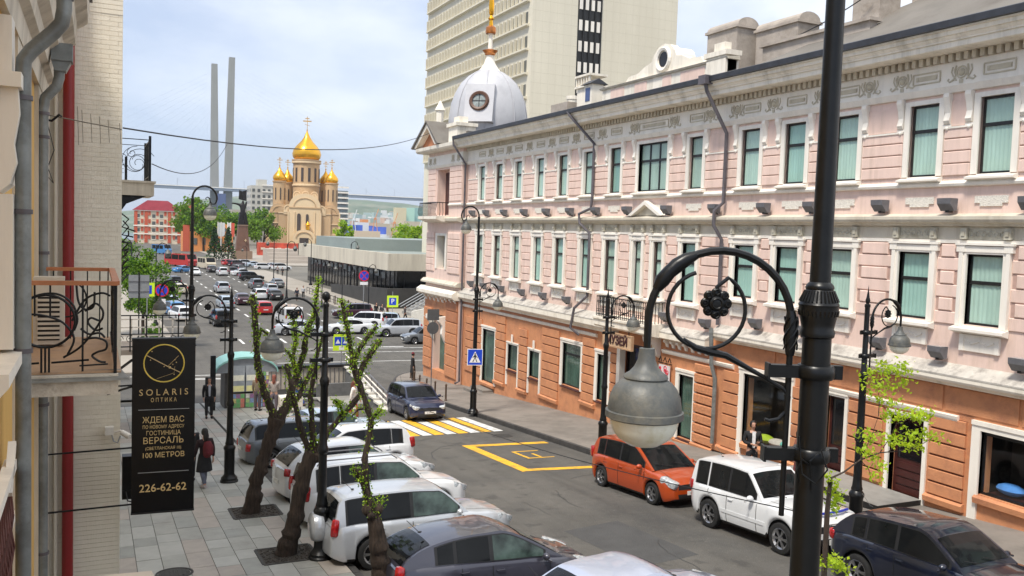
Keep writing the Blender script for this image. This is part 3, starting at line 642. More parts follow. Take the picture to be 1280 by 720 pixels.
# plinth ledges
def ledge(y0, y1, z): mb = MB(); mb.prism([(FX,z-.16),(FX-.13,z-.14),(FX-.15,z),(FX-.07,z+.05),(FX,z+.05)], y0, y1); mp_(mb, 'plinth_ledge', ORANGE)
for y0_, y1_, z_ in [(42.7,44.05,-2.25),(40.0,41.1,-2.2),(36.6,38.5,-2.05),(33.2,34.5,-1.6),(23.5,24.9,-1.4),(24.92,26.15,-1.62),(21.2,23.4,-1.0),(19.9,21.15,-1.1),(14.9,16.05,-.68),(11.5,14.6,-.32),(44.0,45.9,-2.6),(26.2,27.2,-1.7)]: ledge(y0_, y1_, z_)
# openings
WOOD = pm('dark_red_wood', (.055,.014,.012), .45, var=.3, scale=3)
GREENG = pm('painted_green_reflection', (.06,.11,.085), .5, var=.6, scale=1.0)  # green window reflection put into the colour of blinds and panes
def surround(y0, y1, z0, z1, t=.16, d=.06, mat=TRIM, sill=True):
    mb = MB(); mb.box(FX-d, FX+.18, y0-t, y0, z0, z1+t); mb.box(FX-d, FX+.18, y1, y1+t, z0, z1+t); mb.box(FX-d, FX+.18, y0, y1, z1, z1+t); mb.box(FX-d-.03, FX-d, y0-t, y1+t, z1+t*.55, z1+t)
    mp_(mb, 'opening_surround', mat)
for a, b, c, d, kd in GO:
    hw = (b-a)/2; yc = (a+b)/2; h = d-c
    if kd in ('smallwin', 'smallwin2', 'slimwin', 'bigwin', 'tallwin'):
        surround(a, b, c-.05 if kd != 'smallwin' else c-.85, d, .13 if kd == 'smallwin' else .2)
        window(yc, c, d, round(hw, 2), 1, .97 if kd != 'bigwin' else .75, GREENG)
        mb = MB(); mb.prism([(FX+.19, c+.03), (FX-.12, c-.06), (FX-.12, c-.1), (FX+.19, c-.06)], a, b); mp_(mb, 'sill', WOOD)
        if kd == 'smallwin': mb = MB(); mb.box(FX-.12, FX-.06, yc-.07, yc+.07, d+.1, d+.55); mp_(mb, 'keystone', TRIM)
    elif kd == 'shopwin':
        surround(a, b, c-.9, d, .24); o = window(yc, c, d, round(hw, 2), 1, .96, False)
        mb = MB(); mb.box(FX+.3, FX+1.0, a, b, c-.06, c); mp_(mb, 'display_shelf', WOOD)
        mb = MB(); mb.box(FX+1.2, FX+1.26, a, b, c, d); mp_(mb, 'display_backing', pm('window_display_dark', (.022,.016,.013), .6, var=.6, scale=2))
    elif kd == 'door':
        surround(a, b, c, d, .12)
        o = MB().box(FX+.2, FX+.26, a, b, c, d); dr = mp_(o, 'door', WOOD)
        for k in range(4): mb = MB(); mb.box(FX+.17, FX+.2, a+.12, b-.12, c+.1+k*.22, c+.27+k*.22); mb.build('panel', WOOD, dr)
        mb = MB(); mb.box(FX+.18, FX+.2, a+.12, b-.12, c+1.05, d-.12); mb.build('pane', pm('dark_glass', (.01,.01,.012), .08), dr)
        mb = MB(); mb.tube([(FX+.14, a+.1, c+.9), (FX+.14, a+.1, c+1.25)], .015, 6); mb.build('handle', PIPE, dr)
    elif kd == 'portal':
        mb = MB()
        for yy in (a-.1, b-.15): mb = MB(); mb.box(FX-.12, FX+.15, yy, yy+.25, c, d); mp_(mb, 'pilaster', TRIM)
        mb = MB(); mb.box(FX+.3, FX+.36, a, b, c, d); dr = mp_(mb, 'door', WOOD)
        for s_ in (.1, 1.25): mb = MB(); mb.box(FX+.27, FX+.3, a+s_+.1, a+s_+1.0, c+.9, d-.2); mb.build('pane', pm('dark_glass', (.01,.01,.012), .08), dr)
# entrance steps of the doors
STEP = pm('step_stone', (.25,.24,.22), .8, var=.15, scale=3); SBK_ = pm('black_riser', (.012,.012,.012), .5)

st = thing('door_steps', 'low dark edged stone steps in front of the dark red doors under the lamp post', 'steps', (19, 17.6, gz(17.6)+.14))
for k, (xx, dz) in enumerate(((18.0, -.02), (18.35, .16))):
    ya_, yb__ = -1.75+k*.3, 2.75-k*.25
    mb = MB(); mb.box(xx-19, .98, ya_, yb__, -.45, .08+dz); mb.build('step', STEP, st)
    mb = MB(); mb.box(xx-19-.014, xx-19, ya_, yb__, -.45, .085+dz); mb.build('riser', SBK_, st)
    mb = MB(); mb.box(xx-19, .98, ya_-.014, ya_, -.45, .085+dz); mb.build('riser', SBK_, st)
st2 = thing('door_steps', 'small worn stone step at the far ground floor opening beyond the crossing sign', 'steps', (19.5, 45, gz(45)+.14))
mb = MB(); mb.box(-.5, .45, -1.1, 1.1, -.3, .1); mb.build('step', WALK, st2); mb = MB(); mb.box(-.15, .45, -.9, .9, .1, .22); mb.build('step', WALK, st2)
# --- entrance balcony with ironwork and МУЗЕЙ sign
def iron_balcony(y0, y1, x0, z, h, nm, parent_fn, n=9):
    rail = MB(); rail.box(x0-.025, x0+.025, y0, y1, z+h-.04, z+h); rail.box(x0-.015, x0+.015, y0, y1, z+.08, z+.11)
    rail.box(x0+.025, FX, y0, y0+.05, z+h-.04, z+h); rail.box(x0+.025, FX, y1-.05, y1, z+h-.04, z+h); parent_fn(rail, 'railing', IRON)
    bars = MB(); k = int((y1-y0)/.14)
    for i in range(k+1):
        yy = y0+(y1-y0)*i/k; bars.bar((x0, yy, z), (x0, yy, z+h-.04), .022)
        if i < k:
            c = yy+.07; ring(bars, c, z+h*.3, .055, x0, .01, 8); ring(bars, c, z+h*.72, .045, x0, .01, 8)
    kk = max(3, int((FX-x0)/.14))
    for yy in (y0, y1):
        for i in range(1, kk): bars.bar((x0+(FX-x0)*i/kk, yy, z), (x0+(FX-x0)*i/kk, yy, z+h-.04), .022)
    parent_fn(bars, 'baluster_row', IRON)
mb = MB(); mb.prism([(FX,2.0),(FX-.9,2.12),(FX-1.0,2.2),(FX-1.0,2.42),(FX-1.06,2.46),(FX-1.06,2.54),(FX,2.56)], 28.05, 31.95); mp_(mb, 'balcony', WHITE)
iron_balcony(28.2, 31.8, FX-.95, 2.56, .85, 'b', mp_)
for yy in (28.4, 31.5):
    mb = MB(); mb.prism([(FX,2.0),(FX-.75,2.05),(FX-.7,1.85),(FX-.3,1.7),(FX-.15,1.3),(FX,1.2)], yy, yy+.22); mp_(mb, 'balcony_bracket', TRIM)
sg = thing('museum_sign', 'framed sign with dark lettering МУЗЕЙ hanging under the entrance balcony', 'sign', (18.95, 29.9, 1.72), 0)
mb = MB(); mb.box(-.04, .04, -1.05, 1.05, -.27, .27); mb.build('board', pm('sign_cream', (.55,.38,.24), .6, var=.15), sg)
mb = MB()
for z_ in (-.29, .25): mb.box(-.06, .05, -1.1, 1.1, z_, z_+.05)
for y_ in (-1.1, 1.05): mb.box(-.06, .05, y_, y_+.05, -.24, .25)
mb.build('frame', pm('sign_frame', (.42,.26,.15), .6), sg)
me = text_mesh('МУЗЕЙ', .46, pm('sign_lettering', (.05,.012,.012), .5), .02, bold=.012); me.transform(Matrix(((0,0,-1,-.05),(-1,0,0,0),(0,1,0,0),(0,0,0,1)))); inst(me, 'lettering', sg)
mb = MB(); mb.bar((0,-.8,.29),(0,-.8,.45),.03); mb.bar((0,.8,.29),(0,.8,.45),.03); mb.build('hanger', IRON, sg)
ps = thing('poster', 'white banner poster with red floral figures beside the museum entrance', 'poster', (19.9, 27.95, .45))
mb = MB(); mb.box(-.03, .0, -.36, .36, -.65, .55); mb.build('panel', pm('poster_white', (.7,.66,.66), .6), ps)
mb = MB(); rr = random.Random(2)
for k in range(16):
    ring(mb, rr.uniform(-.26,.26), rr.uniform(-.52,.45), rr.uniform(.03,.09), -.034, .018, 7)
mb.build('print', pm('poster_red', (.6,.02,.05), .6), ps)
mb = MB(); mb.bar((0,-.45,.62),(0,.45,.62),.03)
for y_ in (-.3, 0, .3): mb.tube([(0,y_-.1,.68),(0,y_,.85),(0,y_+.1,.68)], .02, 5)
mb.build('hanger', IRON, ps)
# --- corner pavilion
PX = 19.72
mb = MB(); mb.box(PX, 20.5, 49.0, 51.1, gz(50)-.2, 11.0); mb.box(PX, 20.5, 53.2, 54.9, gz(54)-.2, 11.0); mb.box(PX, 20.5, 51.1, 53.2, 6.7, 6.9); mb.box(PX, 20.5, 51.1, 53.2, 9.75, 11.0); mb.box(PX, 20.5, 51.1, 53.2, 5.75, 6.7); mb.box(PX,20.5,51.1,53.2,1.9,3.5)
mb.box(PX+.55, 20.6, 51.1, 53.2, 2.0, 11.0, 0); mb.box(20.5, 32, 54.5, 54.9, -4.6, 11, 0)
mp_(mb, 'corner_wall', PINK)
mb = MB(); mb.box(PX, 20.5, 48.95, 48.998, gz(50)-.2, 11.0); mp_(mb, 'corner_return', PINK)
mb = MB(); mb.box(PX-.012, 20.5, 49.0, 50.9, gz(50), 1.7); mb.box(PX-.012, 20.5, 53.4, 54.92, gz(54), 1.7); mb.box(PX-.012,20.5,50.9,53.4,.6,1.7); mb.box(PX-.012,20.4,50.9,53.4,gz(52)-.2,-3.0); mp_(mb, 'corner_base', ORANGE)
mb = MB(); mb.box(20.2, 20.26, 50.9, 53.4, -3.0, .6); mp_(mb, 'pane', GREENG); mb = MB(); mb.box(20.12,20.2,50.9,51.0,-3,.6); mb.box(20.12,20.2,53.3,53.4,-3,.6); mb.box(20.12,20.2,52.1,52.2,-3,.6); mp_(mb, 'window_frame', DARKF)
for zz in range(7): block(49.02, 50.88, gz(50)+.5+zz*.68, gz(50)+.5+(zz+1)*.68-.02, ORANGED if zz < 5 else BROWN, x=PX-.012, d=.1, b=.03)
for zz in range(6): block(53.42, 54.85, gz(54)+.8+zz*.66, gz(54)+.8+(zz+1)*.66-.02, ORANGED, x=PX-.012, d=.1, b=.03)
for zz in range(6): block(49.02, 51.0, 3.3+zz*.42, 3.3+(zz+1)*.42, PINK, x=PX, d=.07, b=.03)
for zz in range(6): block(53.4, 54.85, 3.3+zz*.42, 3.3+(zz+1)*.42, PINK, x=PX, d=.07, b=.03)
for zz in range(6): block(49.02, 51.0, 7.75+zz*.36-.02, 7.75+(zz+1)*.36-.02, PINK, x=PX, d=.05, b=.02)
for zz in range(6): block(53.4, 54.85, 7.75+zz*.36-.02, 7.75+(zz+1)*.36-.02, PINK, x=PX, d=.05, b=.02)
mb = MB(); mb.box(PX+.45, PX+.5, 51.5, 52.9, 3.6, 5.6); mp_(mb, 'pane', GREENG); mb = MB()
for a_, b_ in ((51.25,51.5),(52.9,53.2)): mb.box(PX-.05, PX+.5, a_, b_, 3.5, 5.75)
mb.box(PX-.05, PX+.5, 51.5, 52.9, 5.6, 5.75); mp_(mb, 'window_surround', TRIM)
mb = MB(); mb.box(PX+.48, PX+.53, 51.3, 53.0, 6.9, 9.6); mp_(mb, 'balcony_door', WOOD)
def prun(prof, name, mat, y0=48.9, y1=55.0):
    mb = MB(); mb.prism([(p[0]-FX+PX, p[1]) for p in prof], y0, y1); mp_(mb, name, mat)
prun([(FX+.3,6.42),(FX-.12,6.44),(FX-.3,6.53),(FX-.32,6.68),(FX-.04,6.76),(FX+.3,6.76)], 'ledge', STONE)
prun([(FX+.3,7.45),(FX-.10,7.47),(FX-.12,7.53),(FX-.05,7.6),(FX+.3,7.62)], 'string_course', TRIM, 48.9, 51.0)
prun([(FX+.3,9.86),(FX-.08,9.87),(FX-.16,10.03),(FX+.3,10.05)], 'architrave', TRIM)
prun([(FX+.3,10.05),(FX-.04,10.05),(FX-.04,10.66),(FX+.3,10.66)], 'frieze_band', TRIM)
prun([(FX+.3,10.86),(FX-.6,10.9),(FX-.7,11.0),(FX-.72,11.2),(FX+.3,11.25)], 'cornice', WHITE, 48.9, 55.6)
prun([(FX+.3,2.30),(FX-.2,2.3),(FX-.5,2.1),(FX-.5,1.9),(FX-.3,1.76),(FX+.3,1.72)], 'shop_cornice', WHITE, 48.9, 55.3)
prun([(FX+.3,2.85),(FX-.12,2.8),(FX-.3,2.65),(FX-.3,2.55),(FX+.3,2.5)], 'ledge', STONE, 48.9, 55.1)
for k in range(8): mi(BRK, 'bracket', (PX-FX, 49.3+k*.75, 1.75), scale=(1.0, 1.6, 1.2))
for k, yy in enumerate((49.6, 50.5, 53.7, 54.5)): mi(RO, 'rosette', (PX-FX, yy, 10.35), scale=(1, .7, 1))
# consoles that carry the corner over the opening
for yy in (50.9, 53.1):
    mb = MB(); mb.prism([(PX,.6),(PX-.5,.55),(PX-.5,.3),(PX-.25,.0),(PX-.3,-.5),(PX-.12,-.9),(PX,-1.1)], yy, yy+.3); mp_(mb, 'scroll_bracket', TRIM)
# corner balcony
mb = MB(); mb.prism([(PX+.3,6.35),(PX-.5,6.5),(PX-.85,6.62),(PX-.85,6.80),(PX+.3,6.86)], 51.0, 54.4); mp_(mb, 'balcony', WHITE)
rl = MB(); rl.box(PX-.8, PX-.75, 51.1, 54.3, 7.62, 7.67); rl.box(PX-.75, PX, 51.1, 51.15, 7.62, 7.67); rl.box(PX-.75, PX, 54.25, 54.3, 7.62, 7.67); mp_(rl, 'railing', IRON)
rl = MB()
for i in range(17):
    yy = 51.12+i*.197; rl.tube([(PX-.78, yy, 6.8), (PX-.9, yy, 7.0), (PX-.86, yy, 7.25), (PX-.76, yy, 7.62)], .018, 4)
for i in range(1, 4): rl.tube([(PX-.2*i, 51.12, 6.8), (PX-.2*i, 51.02, 7.05), (PX-.2*i, 51.12, 7.62)], .018, 4)
mp_(rl, 'baluster_row', IRON)
# corner pediment
mb = MB(); mb.prism([(48.9+2.4,11.25),(54.3-.9,12.75),(56.0,11.25),(55.45,11.25),(53.4,12.42),(51.95,11.25)], PX-.75, PX+.3, axis=0)
mb.prism([(51.6,11.26),(53.4,12.5),(55.7,11.26)], PX-.35, PX+.3, axis=0, m=1); mp_(mb, 'pediment', [WHITE, BROWN])
mb = MB(); mb.prism([(51.2,11.28),(53.4,12.85),(56.2,11.28),(56.0,11.2),(53.4,12.75),(51.4,11.2)], PX-.85, PX+3.5, axis=0); mp_(mb, 'pediment_roof', ROOF)
mb = MB(); mb.box(PX-.3, PX+.9, 49.3, 50.7, 11.25, 12.2); mb.box(PX-.42, PX+1.0, 49.2, 50.8, 12.2, 12.4); mb.box(PX-.1, PX+.5, 49.6, 50.4, 12.4, 12.8); mp_(mb, 'attic_block', WHITE)
# --- roof
rfx = FX-.7
mb = MB(); mb.add([(rfx+.6,Y0-.5,11.62),(rfx+.6,49.5,11.62),(29.0,49.5,14.3),(29.0,Y0-.5,14.3),(36,49.5,11.9),(36,Y0-.5,11.9)], [(0,3,2,1),(3,5,4,2),(0,1,2,4,5,3)]); mb.box(20.0, 36, Y0-.3, 49.0, 11.0, 11.60, 0)
mb.add([(rfx+.62,Y0-.5,11.64),(rfx+.62,24.6,11.64),(26.5,16.5,15.4),(26.5,Y0-.5,15.4),(33,24.6,11.64),(33,Y0-.5,11.64)], [(0,3,2,1),(1,2,4),(3,5,4,2)])
mp_(mb, 'roof', ROOF)
mb = MB(); mb.box(20.0, 27, 49.0, 54.8, 11.0, 11.9); mp_(mb, 'corner_roof', ROOF)
mb = MB()
for y_ in range(6, 49, 1): mb.bar((rfx+.62, y_+.5, 11.64), (29.0, y_+.5, 14.33), .03, .05)
mp_(mb, 'roof_seams', ROOF, kind='stuff')
# attic parapet with oculus
AX = 20.35
mb = MB(); mb.box(AX, AX+.4, 25.6, 34.2, 11.6, 12.35); mp_(mb, 'parapet', WHITE)
for a_, b_ in ((26.9,28.4),(30.7,31.6),(32.4,33.5),(29.0,29.6)): block(a_, b_, 11.85, 12.3, PINK, x=AX, d=.02, b=.008, name='parapet_panel')
mb = MB(); mb.prism([(AX-.08,12.35),(AX-.12,12.42),(AX+.45,12.5),(AX+.48,12.35)], 25.5, 34.3); mp_(mb, 'parapet_coping', STONE)
mb = MB(); mb.box(AX-.1, AX+.5, 25.6, 26.7, 11.6, 12.5); mb.box(AX-.16, AX+.55, 25.5, 26.8, 12.5, 12.68); mb.box(AX, AX+.3, 25.8, 26.4, 12.68, 13.0); mp_(mb, 'parapet_pier', WHITE)
pts = [(27.0,12.45),(27.2,12.7),(27.9,12.75),(28.4,12.95),(28.75,13.0),(28.9,13.25),(29.2,13.5),(29.6,13.6),(30.0,13.5),(30.3,13.25),(30.45,13.0),(30.9,12.9),(31.4,12.7),(32.1,12.65),(32.4,12.45)]
mb = MB(); mb.prism(pts, AX+.02, AX+.36, axis=0); mp_(mb, 'gable', WHITE)
mb = MB(); ring(mb, 29.6, 12.98, .42, AX, .09, 20); mb.lathe([(.5,.0),(.5,.9)], (AX+.3,29.6,13.0), 16, axis='x', a0=0, a1=math.pi); mp_(mb, 'oculus_frame', TRIM)
mb = MB(); mb.lathe([(.001,-.0),(.3,0),(.3,.05)], (AX-.005,29.6,12.98), 16, axis='x'); mp_(mb, 'oculus', DARKF)
# chimneys and roof boxes
CHM = pm('old_chimney_plaster', (.40,.35,.30), .85, var=.18, scale=1.5, bump=.4, dirt=(.26,.22,.18), dscale=1)
def chimney(x0, x1, y0, y1, z0, z1, rounded=True, name='chimney'):
    mb = MB(); mb.box(x0, x1, y0, y1, z0, z1); mb.box(x0-.08, x1+.08, y0-.08, y1+.08, z1, z1+.1); ch = mp_(mb, name, CHM)
    if rounded:
        mb = MB(); yc, r_ = (x0+x1)/2, (x1-x0)/2
        mb.prism([(yc+r_*math.cos(a*math.pi/8), z1+.1+.45*r_*math.sin(a*math.pi/8)*1.4) for a in range(9)], y0-.05, y1+.05); mb.build('cap', CHM, ch)
    return ch
chimney(22.0, 23.0, 27.2, 29.0, 12, 14.0); chimney(22.6, 23.6, 24.6, 26.8, 12.3, 13.75); chimney(22.2, 23.1, 20.6, 21.7, 12.3, 15.2); chimney(23.6, 24.6, 18.9, 20.6, 12.8, 14.6)
chimney(22.8, 23.4, 17.2, 18.4, 12.8, 14.3)
mb = MB(); mb.box(21.4, 21.7, 20.2, 25.0, 12.0, 12.75); mb.box(21.3, 21.8, 20.1, 25.1, 12.75, 12.85); mp_(mb, 'roof_parapet', CHM)
mb = MB(); mb.box(20.9, 21.7, 36.3, 37.5, 11.9, 12.9)
mp_(mb, 'roof_vent', WHITE); mb = MB(); mb.box(20.8, 21.8, 36.2, 37.6, 12.9, 13.0)
for k in range(6): mb.box(20.85, 20.95, 36.3+k*.24, 36.38+k*.24, 13.0, 13.4)
mb.box(20.8, 21.8, 36.2, 37.6, 13.4, 13.5); mp_(mb, 'vent_cap', WHITE)
mb = MB(); mb.box(20.2, 20.8, 34.9, 35.6, 11.8, 12.75); mp_(mb, 'dormer', WHITE); mb = MB(); mb.prism([(20.05,12.75),(20.5,13.0),(21.0,12.75)], 34.8, 35.7); mp_(mb, 'dormer_roof', ZINC)
mb = MB(); mb.box(20.18, 20.2, 35.05, 35.45, 12.0, 12.6); mp_(mb, 'pane', pm('blue_dormer_glass', (.05,.08,.2), .2))
mb = MB(); mb.box(20.6, 21.6, 37.9, 39.6, 11.8, 12.35); mp_(mb, 'roof_vent', CHM)
mb = MB(); mb.lathe([(.3,0),(.3,1.3),(.34,1.3),(.34,1.5),(.28,1.5)], (24.5, 44.5, 12.3), 12); mp_(mb, 'chimney', WHITE)
# dome with round window and gilded finial
DMM = pm('dome_sheet_metal', (.47,.47,.49), .5, metal=.1, var=.06, scale=.8, dirt=(.38,.38,.40), dscale=.7)
DC = (22.65, 52.2, 12.15)
mb = MB(); prof = [(2.42,-.6),(2.45,.0),(2.5,.5),(2.48,1.1),(2.35,1.9),(2.1,2.6),(1.75,3.2),(1.3,3.65),(.9,3.9),(.75,3.98)]; mb.lathe(prof, DC, 32); dm = mp_(mb, 'dome', DMM, True)
mb = MB()
for k in range(8):
    a = k*math.pi/4+.3; mb.tube([(DC[0]+(r_+.015)*math.cos(a), DC[1]+(r_+.015)*math.sin(a), DC[2]+z_) for r_, z_ in prof], .035, 5)
mb.build('rib', DMM, dm)
mb = MB(); mb.lathe([(.78,3.95),(.55,4.2),(.36,4.5),(.25,4.85),(.23,5.0),(.001,5.0)], DC, 16); mb.build('cap', WHITE, dm, True)
GOLD = pm('gilding', (.85,.42,.03), .22, metal=.9, var=.1, scale=3); COPPER = pm('copper_finial', (.55,.20,.06), .3, metal=.8, var=.2)
mb = MB(); mb.lathe([(.2,4.98),(.34,5.05),(.34,5.12),(.5,5.3),(.3,5.36),(.2,5.4)], DC, 16); mb.build('finial', COPPER, dm, True); mb = MB(); mb.lathe([(.3,6.35),(.34,6.45),(.32,6.75),(.2,6.85)], DC, 12); mb.build('finial', COPPER, dm, True)
mb = MB(); mb.lathe([(.15,5.4),(.12,6.3),(.22,6.35),],DC,12); mb.lathe([(.15,6.85),(.11,7.2),(.2,7.3),(.08,7.5),(.15,7.6),(.18,8.2),(.10,8.9),(.08,9.1),(.13,9.3),(.05,11.5),(.001,11.6)], DC, 12, 1); mb.build('spire', [WHITE, GOLD], dm, True)
a = R(233); cx, cy = DC[0]+2.36*math.cos(a), DC[1]+2.36*math.sin(a); M = Matrix.Translation((cx, cy, DC[2]+1.75)) @ Matrix.Rotation(a, 4, 'Z') @ Matrix.Rotation(R(-12), 4, 'Y')
mb = MB(); mb.box(-.5, .1, -.9, .9, -1.3, 1.1); mb.xf(M); mb.build('dormer', DMM, dm)
mb = MB(); ring(mb, 0, 0, .52, .13, .12, 20); mb.xf(M); mb.build('window_frame', pm('brown_frame', (.10,.045,.025), .5), dm)
mb = MB(); mb.lathe([(.001,.12),(.45,.12)], (0,0,0), 16, axis='x'); mb.xf(M); mb.build('pane', pm('dome_glass', (.25,.28,.27), .15, var=.5), dm)
mb = MB(); mb.box(.12,.15,-.45,.45,-.02,.02); mb.box(.12,.15,-.02,.02,-.45,.45); mb.xf(M); mb.build('glazing_bar', DARKF, dm)
for k, (dy) in enumerate((-1.4,)):
    mb = MB(); mb.lathe([(.25,0),(.25,1.1),(.35,1.2),(.2,1.5),(.05,1.8)], (19.9, 53.6, 12.4), 8); mp_(mb, 'urn', WHITE)
# drainpipes (parts)
def dpipe(pts, mat=PIPED, r_=.065):
    mb = MB(); mb.tube(pts, r_, 8); o = mp_(mb, 'drainpipe', mat, True)
dpipe([(19.05,49.0,11.4),(19.05,48.9,11.0),(19.8,48.75,9.9),(19.8,48.75,gz(48)+.3),(19.5,48.7,gz(48)+.2)])
dpipe([(19.0,34.9,11.4),(19.0,34.7,11.2),(19.85,33.9,9.95),(19.85,33.9,7.5),(19.8,33.9,7.1),(19.6,34.6,6.85),(19.6,34.5,6.45),(19.85,34.0,6.0),(19.85,34.0,3.2),(19.6,34.7,2.6),(19.5,34.8,1.7),(19.8,34.5,1.4)])
dpipe([(18.95,25.0,11.3),(19.0,24.95,11.0),(19.82,24.8,9.6),(19.82,24.8,7.2),(19.6,25.0,6.9),(19.6,25.0,6.4),(19.82,24.8,5.9),(19.82,24.8,2.9)]); 
mb = MB(); mb.tube([(19.55,24.8,2.8),(19.6,24.75,1.5),(19.75,24.7,1.0),(19.75,24.7,-1.3)], .075, 8); mp_(mb, 'drainpipe', PIPE, True)
mb = MB(); mb.box(18.8,19.15,24.8,25.2,11.22,11.52); mp_(mb, 'pipe_hopper', PIPED)
# coloured cushions in the shop windows
for (yy, zz, col, lab) in ((22.95,-.8,(.35,.45,.02),'lime green cushion in the middle shop window'),(22.35,-.82,(.5,.42,.38),'pale pink cushion between the green and mint ones in the shop window'),(21.8,-.78,(.15,.5,.42),'mint cushion in the middle shop window'),
                           (14.1,-.08,(.08,.25,.65),'blue cushion on the sill of the nearest shop window'),(13.2,-.08,(.5,.5,.04),'yellow green cushion on the sill of the nearest shop window')):
    mb = MB(); mb.ball((0,0,0), .3, 14, sc=(.8,1.25,.5)); o = mb.build('cushion', pm('cushion_%d' % int(col[0]*1000), col, .85, var=.15, scale=8, bump=.3), smooth=True, loc=(20.6, yy, zz)); tag(o, lab, 'cushion')
# floodlights on the ledges (things)
fl = MB(); fl.prism([(.0,.0),(-.10,-.02),(-.26,.16),(-.27,.30),(.02,.30)], -.2, .2); FLM = fl.mesh('housing', GREYM, fix=True)
f2 = MB(); f2.box(-.12, .04, -.05, .05, -.06, .02); FLB = f2.mesh('bracket', DARKF); f3 = MB(); f3.box(-.25, .0, -.18, .18, .30, .305); FLG = f3.mesh('lens', pm('lamp_lens', (.3,.3,.3), .2))
def flood(x, y, z, lab, grp):
    t = thing('floodlight', lab, 'floodlight', (x, y, z), 0, grp); inst(FLM, 'housing', t); inst(FLB, 'bracket', t); inst(FLG, 'lens', t)
mids = sorted([(a+b)/2 for a, b in zip(UP[:-1], UP[1:])], reverse=True); ordn = ['first','second','third','fourth','fifth','sixth','seventh','eighth','ninth','tenth','eleventh','twelfth','thirteenth','fourteenth','fifteenth','sixteenth','seventeenth']
fy = [47.4]+[m for m in mids if m > 11]
for i, y in enumerate(fy): flood(19.86, y if abs(y-18.15) > .01 else 17.9, 6.84, 'grey wedge floodlight on the upper ledge, %s from the domed corner' % ordn[i], 'floodlights along the upper ledge of the museum')
fy2 = [47.3, 45.3, 42.6, 40.2, 37.7, 35.3, 27.4, 24.9+.4, 22.9, 20.6, 17.9, 15.9, 13.5]
fy2 = [47.3, 45.4, 43.0, 40.5, 38.1, 35.7, 27.9, 25.4, 22.75, 20.6, 17.7, 15.75, 13.5]
for i, y in enumerate(fy2): flood(19.84, y, 2.75 if y > 25 else 3.03, 'grey wedge floodlight above the shop cornice, %s from the domed corner' % ordn[i], 'floodlights above the shop cornice')
# ================================================================== street lamps
def arch_meshes():
    """arm reaching along +X from a clamp rod at x=.17; z=0 at the arch centre"""
    a = MB(); pts = [(.17, 0, -1.25), (.17, 0, 0)]+[(.17+.46-.46*math.cos(t), 0, .46*math.sin(t)) for t in [math.pi*i/18 for i in range(1, 19)]]+[(1.09, 0, -.2)]
    a.tube(pts, [.018]+[.022]*1+[.026]*18+[.024], 8)
    a.tube([(.17,0,-.20),(.17,0,-.17),(.17,0,-.08),(.17,0,.02),(.178,0,.09)], [.026,.032,.040,.040,.026], 10)
    for k in range(5): a.tube([(.17+.043*math.cos(t*.5+k*1.25), .043*math.sin(t*.5+k*1.25), -.16+.03*t) for t in range(8)], .006, 4)          # cast leaf sleeves
    a.tube([(.17+.46-.46*math.cos(t), 0, .46*math.sin(t)) for t in [1.95+.15*i for i in range(6)]], [.028,.044,.05,.046,.05,.03], 10)
    r_ = MB(); cx, cz, rr = .72, .075, .25
    ang = [R(72-10*i) for i in range(32)]
    r_.tube([(cx+rr*math.cos(t), 0, cz+rr*math.sin(t)) for t in ang]+[(cx-.06, 0, cz+.15), (cx-.06, 0, cz+.08)], .0135, 8)
    r_.tube([(.86, 0, -.115), (.78, 0, -.17), (.68, 0, -.195), (.58, 0, -.215), (.36, 0, -.33), (.20, 0, -.42), (.16, 0, -.47), (.165, 0, -.55), (.22, 0, -.615), (.28, 0, -.63), (.31, 0, -.62)], [.010,.022,.026,.022,.014,.014,.013,.012,.012,.012,.010], 8)
    ro = MB(); rx, rz = cx-.06, cz+.045
    ro.lathe([(.001,-.028),(.03,-.03),(.045,-.022),(.05,-.01),(.05,.01),(.045,.022),(.03,.03),(.001,.028)], (rx, 0, rz), 14, axis='y')
    for k in range(8):
        t = k*math.pi/4; ro.ball((rx+.066*math.cos(t), 0, rz+.066*math.sin(t)), .037, 8, sc=(1, .38, 1))
        for s_ in (-1, 1): ro.tube([(rx+.074*math.cos(t)+.018*math.cos(t+j*math.pi/3), s_*.021, rz+.074*math.sin(t)+.018*math.sin(t+j*math.pi/3)) for j in range(7)], .005, 4)
    for s_ in (-1, 1): ro.tube([(rx+.032*math.cos(j*math.pi/6), s_*.03, rz+.032*math.sin(j*math.pi/6)) for j in range(13)], .006, 4)
    return a.mesh('arch', IRON, True), r_.mesh('scroll', IRON, True), ro.mesh('rosette', IRON, True)
ARCH, SCROLL, ROSE = arch_meshes()
hd = MB(); hd.lathe([(.028,0),(.05,-.005),(.052,-.03),(.058,-.08),(.078,-.125),(.11,-.16),(.138,-.178),(.144,-.195),(.138,-.205),(.170,-.225),(.205,-.265),(.228,-.32),(.238,-.39),(.238,-.405),(.252,-.41),(.254,-.45),(.236,-.46)], n=36); HOOD = hd.mesh('lamp_hood', LAMPG, True)
bw = MB(); bw.lathe([(.224,-.455),(.218,-.50),(.198,-.55),(.16,-.595),(.10,-.632),(.05,-.645),(.001,-.648)], n=32); BOWLM = bw.mesh('lamp_bowl', BOWL, True)
cl = MB(); cl.lathe([(.088,-.045),(.11,-.045),(.122,-.03),(.125,0),(.122,.03),(.11,.045),(.088,.045)], n=20); cl.box(.10, .30, -.035, .035, -.04, .04); cl.box(-.17, -.1, -.025, .025, -.045, .045); cl.box(.30, .315, -.045, .045, -.05, .05); CLAMP = cl.mesh('clamp', IRON, True)
